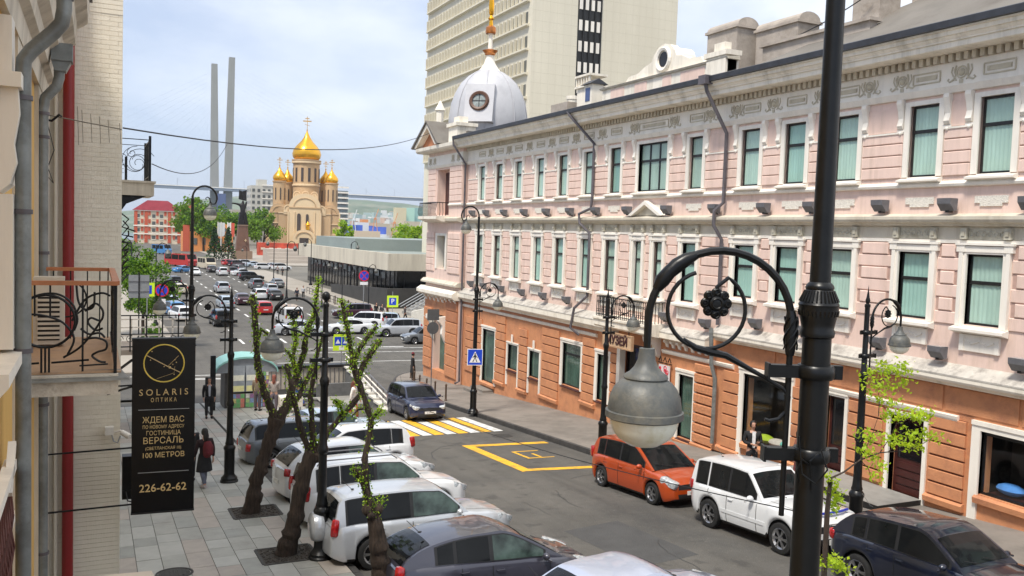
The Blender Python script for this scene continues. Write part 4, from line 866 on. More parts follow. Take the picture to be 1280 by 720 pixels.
def arm(root, z, dirx, tilt=0):
    rz = 0 if dirx > 0 else math.pi
    for me in (ARCH, SCROLL, ROSE): inst(me, me.name, root, (0, 0, z), rz)
    for dz in (-.30, -.84): inst(CLAMP, 'clamp', root, (0, 0, z+dz), rz)
    h = inst(HOOD, 'lamp_hood', root, (1.09*dirx, 0, z-.18)); inst(BOWLM, 'lamp_bowl', h)
ta = MB(); ta.tube([(0,0,-.1),(0,0,0)]+[(.43-.43*math.cos(t), 0, .45*math.sin(t)) for t in [math.pi*i/16 for i in range(1,17)]]+[(.84,0,-.1),(.78,0,-.2),(.68,0,-.2),(.62,0,-.12),(.60,0,.0),(.52,0,.05),(.46,0,.0),(.48,0,-.07)], [.05,.042]+[.036]*16+[.03,.027,.025,.024,.022,.02,.018,.014], 8); ta.tube([(.62,0,-.12),(.62,0,-.2)], .03, 8); TOPA = ta.mesh('top_arch', IRON, True)
def pole_mesh(kind):
    mb = MB()
    base = [(.001,0),(.26,0),(.26,.05),(.235,.08),(.235,.13),(.20,.17),(.16,.22),(.15,.26),(.15,.95),(.165,.98),(.175,1.02),(.165,1.06),(.12,1.12),(.13,1.16),(.11,1.22)]
    if kind == 'tall':
        prof = base+[(.098,1.4),(.09,5.52),(.105,5.53),(.11,5.56),(.10,5.58),(.108,5.62),(.125,5.70),(.123,5.72),(.128,5.735),(.12,5.75),(.10,5.80),(.085,5.83),(.09,5.845),(.085,5.86),(.066,5.88),(.052,9.02),(.062,9.03),(.062,9.07),(.045,9.09),(.001,9.1)]
    else:
        prof = base+[(.095,1.4),(.085,2.25),(.11,2.28),(.115,2.34),(.10,2.4),(.085,2.44),(.078,3.68),(.09,3.7),(.105,3.8),(.09,3.86),(.065,3.9),(.055,5.35),(.065,5.36),(.065,5.42),(.035,5.44),(.055,5.51),(.035,5.58),(.015,5.72),(.001,5.86)]
    if kind == 'ball': prof = prof[:-5]+[(.04,5.45),(.04,5.48),(.075,5.52),(.088,5.57),(.075,5.63),(.04,5.67),(.001,5.68)]
    mb.lathe(prof, n=24)
    if kind == 'tall':
        for k in range(28): t = 2*math.pi*k/28; mb.tube([(.118*math.cos(t), .118*math.sin(t), 5.665), (.124*math.cos(t), .124*math.sin(t), 5.70)], .006, 4); mb.tube([(.122*math.cos(t), .122*math.sin(t), 5.755), (.09*math.cos(t), .09*math.sin(t), 5.825)], .006, 4)
    return mb.mesh('pole', IRON, True)
PT, PS, PB = pole_mesh('tall'), pole_mesh('short'), pole_mesh('ball')
def lamp(x, y, lab, tall=False, side=1, z0=None, wires=False):
    """side: direction of the pavement"""
    t = thing('street_lamp', lab, 'street lamp', (x, y, gz(y)+.14 if z0 is None else z0), 0, 'ornate black iron street lamps')
    inst(PT if tall else (PB if 'off-roader' in lab else PS), 'pole', t)
    arm(t, 5.6 if tall else 5.08, side)
    if tall:
        rz_ = math.pi if side > 0 else 0; inst(TOPA, 'top_arch', t, (0, 0, 9.1), rz_); h = inst(HOOD, 'lamp_hood', t, (-.62*side, 0, 8.93)); inst(BOWLM, 'lamp_bowl', h)
    return t
G = gz
near = lamp(4.2, 4.25, 'big black lamp post in the right foreground whose arch carries the large grey lamp', True, -1, z0=-.27); near.rotation_euler = (0, 0, R(-25.5))
mb = MB(); mb.tube([(-.02,-.1,4.55),(-.05,-.14,4.75),(0.02,-.13,4.82),(.06,-.15,4.7),(.0,-.13,4.6),(-.09,-.12,4.66),(-.12,-.11,4.9)], .006, 5); mb.tube([(-.1,-.1,4.6),(-.13,-.13,4.68),(-.1,-.14,4.76),(-.05,-.12,4.72)], .006, 5); mb.build('loose_wire', IRON, near)
lamp(4.35, 18.2, 'short black lamp post beside the second tree trunk in front of the silver off-roader', False, -1)
lamp(3.6, 26.7, 'black lamp post standing on the slab pavement right of the black hanging sign', False, -1)
lamp(at(239,400,1,34.5).x, 34.5, 'tall two lamp post rising behind the black hanging sign', True, -1)
lamp(15.85, 37.2, 'tall two lamp post with the blue pedestrian crossing sign on the far kerb', True, 1)
lamp(16.2, 26.3, 'lamp post in front of the museum entrance sign, behind the large lamp', False, 1)
lamp(15.9, 14.6, 'lamp post behind the dark blue car with young leaves in front of it', False, 1)
# blue pedestrian sign on the far lamp post
SB = pm('sign_blue', (.01,.06,.55), .4, var=.05); SW = pm('sign_white', (.8,.8,.8), .4, var=.04); SY = pm('sign_fluorescent', (.62,.85,.03), .4, var=.05); SR = pm('sign_red', (.65,.02,.03), .4); SBK = pm('sign_black', (.01,.01,.01), .5); SGB = pm('sign_back_grey', (.30,.31,.32), .5, metal=.4)
def plate(parent, name, w_, h_, mat, x=0, z=0, y=0, t=.02): mb = MB(); mb.box(x-w_/2, x+w_/2, y-t, y, z-h_/2, z+h_/2); return mb.build(name, mat, parent)
def flat(parent, name, polys, mat, y, t=.004):
    mb = MB()
    for p in polys: mb.prism(p, y-t, y)
    return mb.build(name, mat, parent)
cs = thing('crossing_sign', 'square blue pedestrian crossing sign on the tall far lamp post', 'road sign', (15.78, 37.0, .15)); cs.rotation_euler = (0, 0, R(-14))
plate(cs, 'border', .72, .76, SW); plate(cs, 'panel', .66, .70, SB, y=-.02, t=.004); flat(cs, 'triangle', [[(-.26,-.25),(.26,-.25),(0,.27)]], SW, -.025)
flat(cs, 'walking_figure', [[(-.03,.12),(.03,.12),(.03,.18),(-.03,.18)], [(-.05,.10),(.05,.10),(.03,-.04),(-.03,-.04)], [(-.03,-.04),(.0,-.04),(-.08,-.22),(-.12,-.22)], [(.0,-.04),(.03,-.04),(.11,-.22),(.07,-.22)], [(.04,.08),(.12,-.02),(.10,-.04),(.03,.04)], [(-.04,.08),(-.12,-.01),(-.10,-.03),(-.03,.04)]], SBK, -.03)
mb = MB(); mb.box(-.04, .04, 0, .12, -.25, -.2); mb.box(-.04, .04, 0, .12, .2, .25); mb.build('mount', IRON, cs)
def disc(parent, name, r_, mat, x, z, y, t=.01): mb = MB(); mb.lathe([(.001,-t),(r_,-t),(r_,0),(.001,0)], (x, y, z), 20, axis='y'); return mb.build(name, mat, parent)
def parking_sign(x, y, z0, lab, post=2.4, nostop=False, rz=0, s=1.0, xp=0):
    t = thing('parking_sign', lab, 'road sign', (x, y, z0), rz); mb = MB(); mb.tube([(0,.03,0),(0,.03,post+.8*s)], .035, 8); mb.build('post', SGB, t)
    plate(t, 'border', .95*s, .95*s, SY, x=xp, z=post); plate(t, 'panel', .6*s, .6*s, SB, x=xp, z=post, y=-.02, t=.004)
    me = text_mesh('P', .55*s, SW, .003, bold=.01); me.transform(Matrix(((1,0,0,xp),(0,0,-1,-.03),(0,1,0,post),(0,0,0,1)))); inst(me, 'lettering', t)
    if nostop:
        xx, zz = xp+.95*s, post-.05; disc(t, 'ring', .45*s, SR, xx, zz, -.03); disc(t, 'disc', .36*s, SB, xx, zz, -.042, .004)
        flat(t, 'cross', [[(xx-.25*s,zz-.3*s),(xx-.2*s,zz-.33*s),(xx+.27*s,zz+.27*s),(xx+.22*s,zz+.31*s)], [(xx+.25*s,zz-.3*s),(xx+.2*s,zz-.33*s),(xx-.27*s,zz+.27*s),(xx-.22*s,zz+.31*s)]], SR, -.05)
        plate(t, 'plate', .5*s, .8*s, SW, x=xx, z=zz-1.0*s, y=-.02); plate(t, 'arrow', .06*s, .5*s, SBK, x=xx, z=zz-1.0*s, y=-.04, t=.003)
    return t
p = at(482, 400, 1, 92); parking_sign(29.6, 93, -4.0, 'parking sign with yellow green border in front of the dark pavilion', 2.0, s=1.35)
p = at(184, 362, 1, 66); parking_sign(p.x, 66, -4.0, 'parking sign beside the round no stopping sign at the left roadside', p.z+4.0, nostop=True, s=1.0)
t = thing('no_stopping_sign', 'round blue and red no stopping sign on a pole before the dark pavilion wall', 'road sign', (27.3, 96.5, -4.0)); mb = MB(); mb.tube([(0,.03,0),(0,.03,4.9)], .045, 8); mb.build('post', SGB, t)
disc(t, 'ring', .62, SR, 0, 4.6, -.03); disc(t, 'disc', .5, SB, 0, 4.6, -.045, .004); flat(t, 'cross', [[(-.36,4.24),(-.3,4.2),(.38,4.95),(.32,5.0)], [(.36,4.24),(.3,4.2),(-.38,4.95),(-.32,5.0)]], SR, -.05); plate(t, 'plate', .9, .35, SW, z=3.75)
# yellow-green crosswalk style sign behind the second tree
p = at(427, 428, 1, 50); t = thing('crossing_sign', 'fluorescent bordered blue sign on a thin pole behind the second lamp post', 'road sign', (p.x, 50, gz(50)+.1)); zz = p.z-gz(50)-.1
mb = MB(); mb.tube([(0,.03,0),(0,.03,zz+.4)], .03, 8); mb.build('post', SGB, t); plate(t, 'border', 1.0, .95, SY, z=zz)
for s_ in (-.22, .22): plate(t, 'panel', .40, .5, SB, x=s_, z=zz+.08, y=-.02, t=.004); flat(t, 'triangle', [[(s_-.14,zz-.06),(s_+.14,zz-.06),(s_,zz+.2)]], SW, -.025)
plate(t, 'plate', .3, .22, SW, x=0, z=zz-.33, y=-.02, t=.004)
# grey sign back at the left and one on a pole at the far kerb corner
p = at(157, 358, 1, 62); t = thing('sign_back', 'large grey back of a road sign at the left above the railings', 'road sign', (p.x+.8, 62, -4.0)); zz = p.z+4.0
plate(t, 'panel', 1.25, 1.5, SGB, z=zz); mb = MB(); mb.tube([(0,-.04,0),(0,-.04,zz+.9)], .04, 8); mb.build('post', IRON, t); mb = MB(); mb.box(-.62,.62,-.05,-.02,zz+.3,zz+.36); mb.box(-.62,.62,-.05,-.02,zz-.36,zz-.3); mb.build('rail', GREYM, t)
p = at(528, 480, 1, 46); t = thing('sign_back', 'grey backs of square and round signs on one thin pole at the corner', 'road sign', (17.0, 46.0, gz(46)+.14)); mb = MB(); mb.tube([(0,0,0),(0,0,4.6)], .03, 8); mb.build('post', GREYM, t)
plate(t, 'panel', .7, .62, pm('sign_back_dark', (.09,.095,.10), .6), z=4.35, y=-.04); disc(t, 'disc', .35, pm('sign_back_dark', (.09,.095,.10), .6), 0, 3.6, -.03)
# bollards at the corner of the far pavement
BOL = MB(); BOL.lathe([(.001,0),(.07,0),(.07,.06),(.05,.08),(.045,.75),(.06,.78),(.06,.83),(.03,.88),(.001,.9)], n=10); BOLM = BOL.mesh('post', pm('bollard_bronze', (.09,.055,.035), .5, var=.3), True)
nb = ['nearest','second','third','fourth','fifth','sixth','seventh','farthest']
bys = [(16.35,42.0),(16.35,43.6),(16.45,45.2),(16.75,47.2),(17.2,49.4),(17.9,51.6),(18.4,53.6),(19.0,55.0)]
for i, (x, y) in enumerate(bys):
    o = inst(BOLM, 'bollard', None, (x, y, gz(y)+.14)); tag(o, 'dark bollard on the kerb corner before the museum, %s in its row' % nb[i] if i else 'dark bollard on the kerb corner, nearest the camera of its row', 'bollard', 'bollards on the museum corner')
# ------------------------------------------------------------------ people
SKIN = pm('skin', (.46,.25,.17), .6, var=.06, coat=.0); HAIRD = pm('dark_hair', (.012,.009,.008), .55, var=.3)
def P(*a): return Vector(a)
BODYC = {}
def body_mesh(pose):
    """figure 1.72 m tall facing -Y; pose: stand, walk, phone, walk2"""
    st_ = {'stand': (.0, .0), 'phone': (.03, -.03), 'walk': (.22, -.25), 'walk2': (.30, -.34)}[pose]
    ch = []; lt, rt = st_
    ch.append(([(0,0,.93),(0,.01,1.05),(0,.015,1.22),(0,.02,1.36),(0,.015,1.46),(0,0,1.53),(0,-.015,1.60),(0,-.012,1.68),(0,-.005,1.73)], [(.15,.11),(.125,.095),(.15,.11),(.15,.10),(.055,.055),(.052,.055),(.078,.085),(.082,.09),(.055,.06)]))
    ch.append(([(0,-.015,1.60),(0,-.105,1.60)], [(.078,.085),.012]))      # nose
    for s_, sw in ((-1, lt), (1, rt)):
        bend = .06 if abs(sw) > .1 else 0; lift = .05 if sw < -.1 else 0
        ch.append(([(0,0,.93),(s_*.10,0,.86),(s_*.105,-sw*.45-bend,.50+lift*.3),(s_*.105,-sw*.85+ (bend if sw<0 else 0),.10+lift),(s_*.105,-sw*.85-.03+(bend if sw<0 else 0),.045+lift*.6),(s_*.115,-sw*.85-.15,.035+lift*.2)], [(.15,.11),.092,.058,.04,.042,.036]))
        if pose == 'phone' and s_ == 1: arm_ = [(s_*.19,.02,1.39),(s_*.25,.0,1.12),(s_*.12,-.22,1.16)]
        elif pose == 'phone': arm_ = [(s_*.19,.02,1.39),(s_*.25,.0,1.12),(s_*.06,-.20,1.10)]
        else: arm_ = [(s_*.19,.02,1.39),(s_*.235,.03+sw*.25,1.12),(s_*.225,-.02+sw*.6,.88)]
        w_ = Vector(arm_[2]); d = (w_-Vector(arm_[1])).normalized(); sd_ = Vector((s_, 0, 0)).cross(d).normalized() if pose != 'phone' else Vector((0,0,1))
        palm = w_+d*.07
        ch.append(([(0,.02,1.36)]+arm_+[tuple(palm)], [(.15,.10),.056,.042,.028,(.036,.018)]))
        for k, (off, ln) in enumerate(((-.028,.065),(-.010,.075),(.010,.07),(.028,.055))):
            a = palm+sd_*off+d*.03; b = a+d*ln*.55+Vector((-s_*.008, -.006, 0)); c = b+d*ln*.45+Vector((-s_*.012, -.012, 0)); ch.append(([tuple(palm), tuple(a), tuple(b), tuple(c)], [(.036,.018),.0095,.0085,.0075]))
        th = w_+d*.03-sd_*.035; ch.append(([tuple(palm), tuple(th), tuple(th+d*.03-sd_*.018)], [(.036,.018),.011,.009]))
    return skin_mesh(ch, 'body', SKIN, 1)
def cloth_mesh(pose, kind):
    st_ = {'stand': (.0, .0), 'phone': (.03, -.03), 'walk': (.22, -.25), 'walk2': (.30, -.34)}[pose]; lt, rt = st_; ch = []
    if kind in ('jacket', 'coat'):
        ch.append(([(0,0,.88),(0,.01,1.05),(0,.015,1.22),(0,.02,1.36),(0,.015,1.46)], [(.185,.145),(.16,.125),(.18,.14),(.175,.125),(.085,.08)]))
        for s_, sw in ((-1, lt), (1, rt)):
            if pose == 'phone' and s_ == 1: arm_ = [(s_*.2,.02,1.39),(s_*.255,.0,1.12),(s_*.13,-.2,1.155)]
            elif pose == 'phone': arm_ = [(s_*.2,.02,1.39),(s_*.255,.0,1.12),(s_*.075,-.18,1.10)]
            else: arm_ = [(s_*.2,.02,1.39),(s_*.24,.03+sw*.25,1.12),(s_*.23,-.015+sw*.57,.90)]
            ch.append(([(0,.02,1.36)]+arm_, [(.175,.125),.078,.062,.045]))
        return skin_mesh(ch, 'jacket', SBK, 1)
    if kind == 'trousers':
        ch.append(([(0,0,1.0),(0,0,.92)], [(.155,.12),(.165,.125)]))
        for s_, sw in ((-1, lt), (1, rt)):
            bend = .06 if abs(sw) > .1 else 0; lift = .05 if sw < -.1 else 0
            ch.append(([(0,0,.92),(s_*.10,0,.85),(s_*.105,-sw*.45-bend,.50+lift*.3),(s_*.105,-sw*.85+(bend if sw<0 else 0),.09+lift)], [(.165,.125),.108,.076,.064]))
        return skin_mesh(ch, 'trousers', SBK, 1)
    if kind == 'skirt':
        mb = MB(); mb.lathe([(.16,1.0),(.185,.9),(.22,.7),(.245,.48),(.235,.48),(.2,.7)], n=18); 
        for v in range(len(mb.v)): x, y, z = mb.v[v]; a = math.atan2(y, x); k = 1+.05*math.sin(a*7)*(1-z); mb.v[v] = (x*k, y*.75*k, z)
        return mb.mesh('skirt', SBK, True)
    if kind == 'shoes':
        mb = MB()
        for s_, sw in ((-1, lt), (1, rt)):
            lift = .05 if sw < -.1 else 0; y = -sw*.85+(.06 if sw < -.1 else 0)
            mb.tube([(s_*.105,y+.06,.05+lift),(s_*.105,y-.02,.05+lift*.8),(s_*.112,y-.12,.04+lift*.3),(s_*.115,y-.19,.03+lift*.2)], [.045,.052,.046,.028], 8)
        return mb.mesh('shoes', SBK, True)
def hair_mesh(long_=False):
    mb = MB(); mb.lathe([(.001,.125),(.05,.118),(.085,.08),(.1,.02),(.097,-.04),(.08,-.075)] , (0,.012,1.645), 14)
    f = [q for q in mb.f if not (sum(mb.v[i][1] for i in q)/4 < -.045 and sum(mb.v[i][2] for i in q)/4 < 1.70)]; mb.f = f; mb.m = [0]*len(f)
    if long_: mb.tube([(0,.07,1.66),(0,.10,1.55),(0,.10,1.42),(0,.09,1.3)], [.07,.085,.07,.03], 8)
    return mb.mesh('hair', HAIRD, True)
def face_mesh():
    mb = MB()
    for s_ in (-1, 1): mb.ball((s_*.031, -.088, 1.645), .0125, 6); mb.tube([(s_*.015,-.098,1.668),(s_*.045,-.088,1.67)], .004, 4)
    mb.tube([(-.022,-.095,1.565),(0,-.1,1.563),(.022,-.095,1.565)], .005, 4); return mb.mesh('face_features', pm('face_dark', (.06,.02,.018), .5))
PC = {}
def person(x, y, z, rz, pose, lab, top=(.012,.012,.014), legs=(.012,.012,.014), shoes=(.01,.01,.01), skirt=None, hair=(.012,.009,.008), long_=False, s=1.0, group=None, shirt=None, bag=None, cap=None, far=False):
    t = thing('person', lab, 'person', (x, y, z), rz, group); t.scale = (s, s, s)
    def C(col, nm): return pm('cloth_%d_%d_%d' % tuple(int(c*999) for c in col), col, .85, var=.25, scale=10, bump=.3)
    def M_(k, fn):
        if k not in PC: PC[k] = fn()
        return PC[k]
    inst(M_(('b', pose), lambda: body_mesh(pose)), 'body', t)
    inst(M_(('j', pose), lambda: cloth_mesh(pose, 'jacket')), 'jacket', t, mat=C(top, 't')); inst(M_(('t', pose), lambda: cloth_mesh(pose, 'trousers')), 'trousers', t, mat=C(legs, 'l'))
    inst(M_(('s', pose), lambda: cloth_mesh(pose, 'shoes')), 'shoes', t, mat=C(shoes, 's')); inst(M_(('h', long_), lambda: hair_mesh(long_)), 'hair', t, mat=pm('hair_%d' % int(hair[0]*999), hair, .6, var=.3))
    if not far: inst(M_('f', face_mesh), 'face_features', t)
    if skirt: inst(M_(('k', pose), lambda: cloth_mesh(pose, 'skirt')), 'skirt', t, mat=C(skirt, 'k'))
    if shirt: mb = MB(); mb.prism([(-.05,1.46),(.05,1.46),(.045,1.2),(.03,.98),(-.03,.98),(-.045,1.2)], -.152, -.115); mb.build('shirt_front', C(shirt, 'w'), t)
    if bag: mb = MB(); mb.tube([(0,.17,1.38),(0,.24,1.25),(0,.24,1.08),(0,.17,.98)], [.10,.15,.15,.11], 10); mb.build('backpack', C(bag, 'bag'), t, True)
    if cap: mb = MB(); mb.lathe([(.001,.13),(.07,.11),(.1,.05),(.102,.02)], (0,.01,1.65), 12); mb.build('cap', C(cap, 'cap'), t, True)
    return t
def sw_z(y): return gz(y)+.145
person(2.85, 26.3, sw_z(26.3), R(200), 'walk', 'walking woman in black coat with dark red backpack and grey leggings near the lamp post', top=(.02,.008,.01), legs=(.10,.11,.15), shoes=(.45,.4,.4), skirt=(.01,.01,.012), bag=(.12,.012,.018), long_=True, s=.97)
person(2.55, 27.2, sw_z(27.2), R(205), 'phone', 'person in a dark jacket with a pale collar, half hidden behind the black sign', shirt=None, long_=False)
person(4.55, 40.4, sw_z(40.4), R(0), 'stand', 'tall man in black suit jacket standing facing the camera near the kiosk', shirt=(.35,.36,.4), s=1.03)
p = ground(508, 476, .14); person(18.15, 52.5, sw_z(52.5), R(75), 'stand', 'person in a long black coat and dark red cap by the bollards at the corner', top=(.012,.012,.014), skirt=(.012,.012,.014), cap=(.15,.02,.03), s=1.0)
person(17.95, 20.55, sw_z(20.55), R(-25), 'phone', 'man in black jacket and white shirt standing below the shop window', shirt=(.75,.75,.75), s=1.02)
person(18.6, 19.2, sw_z(19.2), R(20), 'walk', 'person in reddish brown coat half hidden by the big lamp post', top=(.22,.08,.05), legs=(.08,.02,.02), skirt=(.16,.03,.03), long_=True)
person(10.6, 38.6, gz(38.6), R(60), 'walk', 'woman in a white dress coat with red skirt walking by the white parked car', top=(.75,.72,.70), skirt=(.75,.70,.68), legs=(.35,.06,.03), hair=(.16,.05,.03), long_=True, s=1.0)
person(9.0, 43.0, sw_z(43)-.02, R(240), 'walk2', 'person in dark top and blue jeans hurrying past the underpass mouth', legs=(.03,.07,.25), top=(.02,.025,.04), s=1.0)
person(7.5, 41.2, sw_z(41.2), R(160), 'phone', 'woman with bare arms and pale top bending by the white table', top=(.30,.26,.24), legs=(.12,.10,.12), hair=(.2,.06,.04), long_=True)
person(6.9, 42.0, sw_z(42), R(140), 'stand', 'person in patterned cream jacket at the right end of the kiosk', top=(.22,.17,.12), legs=(.10,.08,.09), hair=(.25,.08,.04), long_=True)
for (u, v, pose, rz, top, lab) in ((470, 398, 'stand', 10, (.01,.01,.012), 'person in black left of the parking sign before the dark pavilion'), (477, 400, 'walk', 30, (.05,.05,.06), 'person in dark jacket and pale bag left of the pair by the parking sign'), (484, 398, 'stand', 50, (.18,.05,.05), 'person in dark red top right below the parking sign'),
                                  (506, 402, 'walk', 90, (.05,.04,.04), 'walker in dark clothes by the white stairs wall'), (371, 376, 'walk', 0, (.015,.02,.04), 'dark clothed walker on the paving left of the pavilion ramp'), (379, 373, 'stand', 0, (.5,.5,.5), 'walker in a white top on the paving left of the pavilion ramp'),
                                  (353, 345, 'walk', 0, (.03,.03,.04), 'dark figure in the crowd near the white monument steps'), (347, 343, 'stand', 0, (.35,.3,.3), 'pale clothed figure in the crowd near the monument steps')):
    q = ground(u, v, .12); person(q.x, q.y, -3.99, R(rz), pose, lab, top=top, far=True)
q = at(215, 402, 1, 60); 
# ================================================================== vehicles
CG = pm('car_glass', (.008,.009,.010), .06, var=.4, scale=1.5, coat=.001, spec=.22); CGL = pm('car_glass_light', (.05,.075,.068), .1, var=.8, scale=2.2, coat=.001, spec=.4)
RUB = pm('tyre_rubber', (.012,.012,.012), .8, var=.3, coat=0); RIM = pm('alloy_rim', (.42,.42,.43), .3, metal=.9, var=.1); PLB = pm('black_plastic', (.014,.014,.015), .5, var=.3)
HL = pm('headlight_lens', (.42,.45,.47), .06, var=.55, scale=16, coat=1); TL = pm('tail_light_red', (.36,.008,.010), .12, var=.6, scale=14, coat=1); PLT = pm('number_plate', (.7,.7,.68), .5); CHR = pm('chrome', (.6,.6,.6), .12, metal=1, var=.05)
AMB = pm('amber_lens', (.7,.22,.02), .2, coat=1)
def paint(name, col, metal=.0): return pm('car_paint_'+name, col, .28, metal=metal, var=.04, scale=3, coat=1, spec=.5)
PAINT = {k: paint(k, c, m) for k, c, m in (('white', (.66,.67,.68), 0), ('silver', (.50,.52,.55), .35), ('orange', (.44,.06,.008), .2), ('navy', (.005,.010,.045), 0), ('blueblack', (.004,.007,.02), 0), ('graphite', (.05,.05,.07), .3), ('red', (.42,.01,.01), 0),
         ('plum', (.04,.008,.018), .2), ('grey', (.12,.13,.14), .3), ('black', (.007,.007,.008), .1), ('beige', (.55,.48,.36), 0), ('blue', (.03,.18,.42), 0), ('bluewhite', (.42,.5,.58), .2), ('lilac', (.46,.50,.62), .35))}
def interp(pts, x):
    if x <= pts[0][0]: return pts[0][1]
    for (a, p), (b, q) in zip(pts[:-1], pts[1:]):
        if x <= b:
            t = (x-a)/(b-a) if b > a else 0; t = t*t*(3-2*t)*.5+t*.5; return p+(q-p)*t
    return pts[-1][1]
SPECS = {
 # L, W, H, rear wheel x, front wheel x, wheel r, clearance, deck line (x from rear 0 to front L), cabin profile
 'hatch': dict(L=3.95, W=1.72, H=1.52, wr=.68, wf=3.20, r=.30, cl=.17, deck=[(0,.86),(.5,.93),(2.7,.90),(3.3,.86),(3.75,.74),(3.95,.62)], cab=[(.05,.9),(.12,1.15),(.28,1.42),(.6,1.49),(1.3,1.52),(2.0,1.50),(2.35,1.42),(3.15,.9)], win=[(.42,.72),(.80,1.55),(1.63,2.75)], hl=(.55,.78), tl=(.75,1.15)),
 'suv': dict(L=4.35, W=1.80, H=1.70, wr=.90, wf=3.50, r=.36, cl=.24, deck=[(0,.98),(.6,1.03),(3.0,1.03),(3.7,.98),(4.2,.88),(4.35,.72)], cab=[(.04,1.0),(.10,1.3),(.22,1.60),(.6,1.67),(1.6,1.70),(2.35,1.66),(2.65,1.58),(3.22,1.02)], win=[(.34,.86),(.95,1.78),(1.86,2.95)], hl=(.66,.88), tl=(.76,1.22)),
 'crossover': dict(L=4.30, W=1.79, H=1.60, wr=.80, wf=3.45, r=.35, cl=.22, deck=[(0,.98),(.6,1.04),(2.8,.96),(3.6,.92),(4.1,.82),(4.3,.66)], cab=[(.02,1.0),(.25,1.28),(.55,1.50),(.95,1.57),(1.7,1.60),(2.35,1.55),(3.2,.95)], win=[(.62,.92),(1.0,1.68),(1.76,2.9)], hl=(.62,.86), tl=(.82,1.08)),
 'kei_suv': dict(L=4.1, W=1.70, H=1.68, wr=.82, wf=3.28, r=.35, cl=.26, deck=[(0,.98),(.6,1.0),(2.8,1.0),(3.5,.97),(3.95,.90),(4.1,.74)], cab=[(.04,1.0),(.08,1.3),(.18,1.60),(.5,1.66),(1.3,1.68),(1.95,1.65),(2.14,1.58),(2.68,1.0)], win=[(.28,.66),(.78,1.45),(1.53,2.42)], hl=(.66,.86), tl=(.80,1.1)),
 'liftback': dict(L=4.0, W=1.70, H=1.45, wr=.70, wf=3.25, r=.30, cl=.15, deck=[(0,.93),(.5,.95),(2.6,.86),(3.3,.80),(3.8,.68),(4.0,.55)], cab=[(.05,.96),(.2,1.12),(.55,1.30),(1.1,1.42),(1.7,1.45),(2.25,1.40),(3.25,.83)], win=[(.75,1.05),(1.12,1.75),(1.83,2.85)], hl=(.5,.72), tl=(.70,1.05)),
 'sedan': dict(L=4.6, W=1.72, H=1.43, wr=1.0, wf=3.65, r=.31, cl=.16, deck=[(0,.84),(.15,.95),(.9,.96),(3.1,.90),(3.9,.85),(4.4,.74),(4.6,.6)], cab=[(.75,.94),(1.25,1.27),(1.55,1.38),(2.1,1.43),(2.6,1.40),(3.4,.9)], win=[(1.2,1.45),(1.5,2.15),(2.22,3.05)], hl=(.58,.74), tl=(.68,.88)),
 'wagon': dict(L=4.2, W=1.70, H=1.50, wr=.78, wf=3.35, r=.30, cl=.17, deck=[(0,.88),(.5,.93),(3.0,.92),(3.6,.86),(4.05,.76),(4.2,.6)], cab=[(.04,.9),(.15,1.2),(.30,1.42),(.6,1.49),(1.8,1.51),(2.4,1.47),(2.65,1.38),(3.2,.92)], win=[(.32,.85),(.93,1.75),(1.83,2.9)], hl=(.56,.74), tl=(.55,.85)),
}
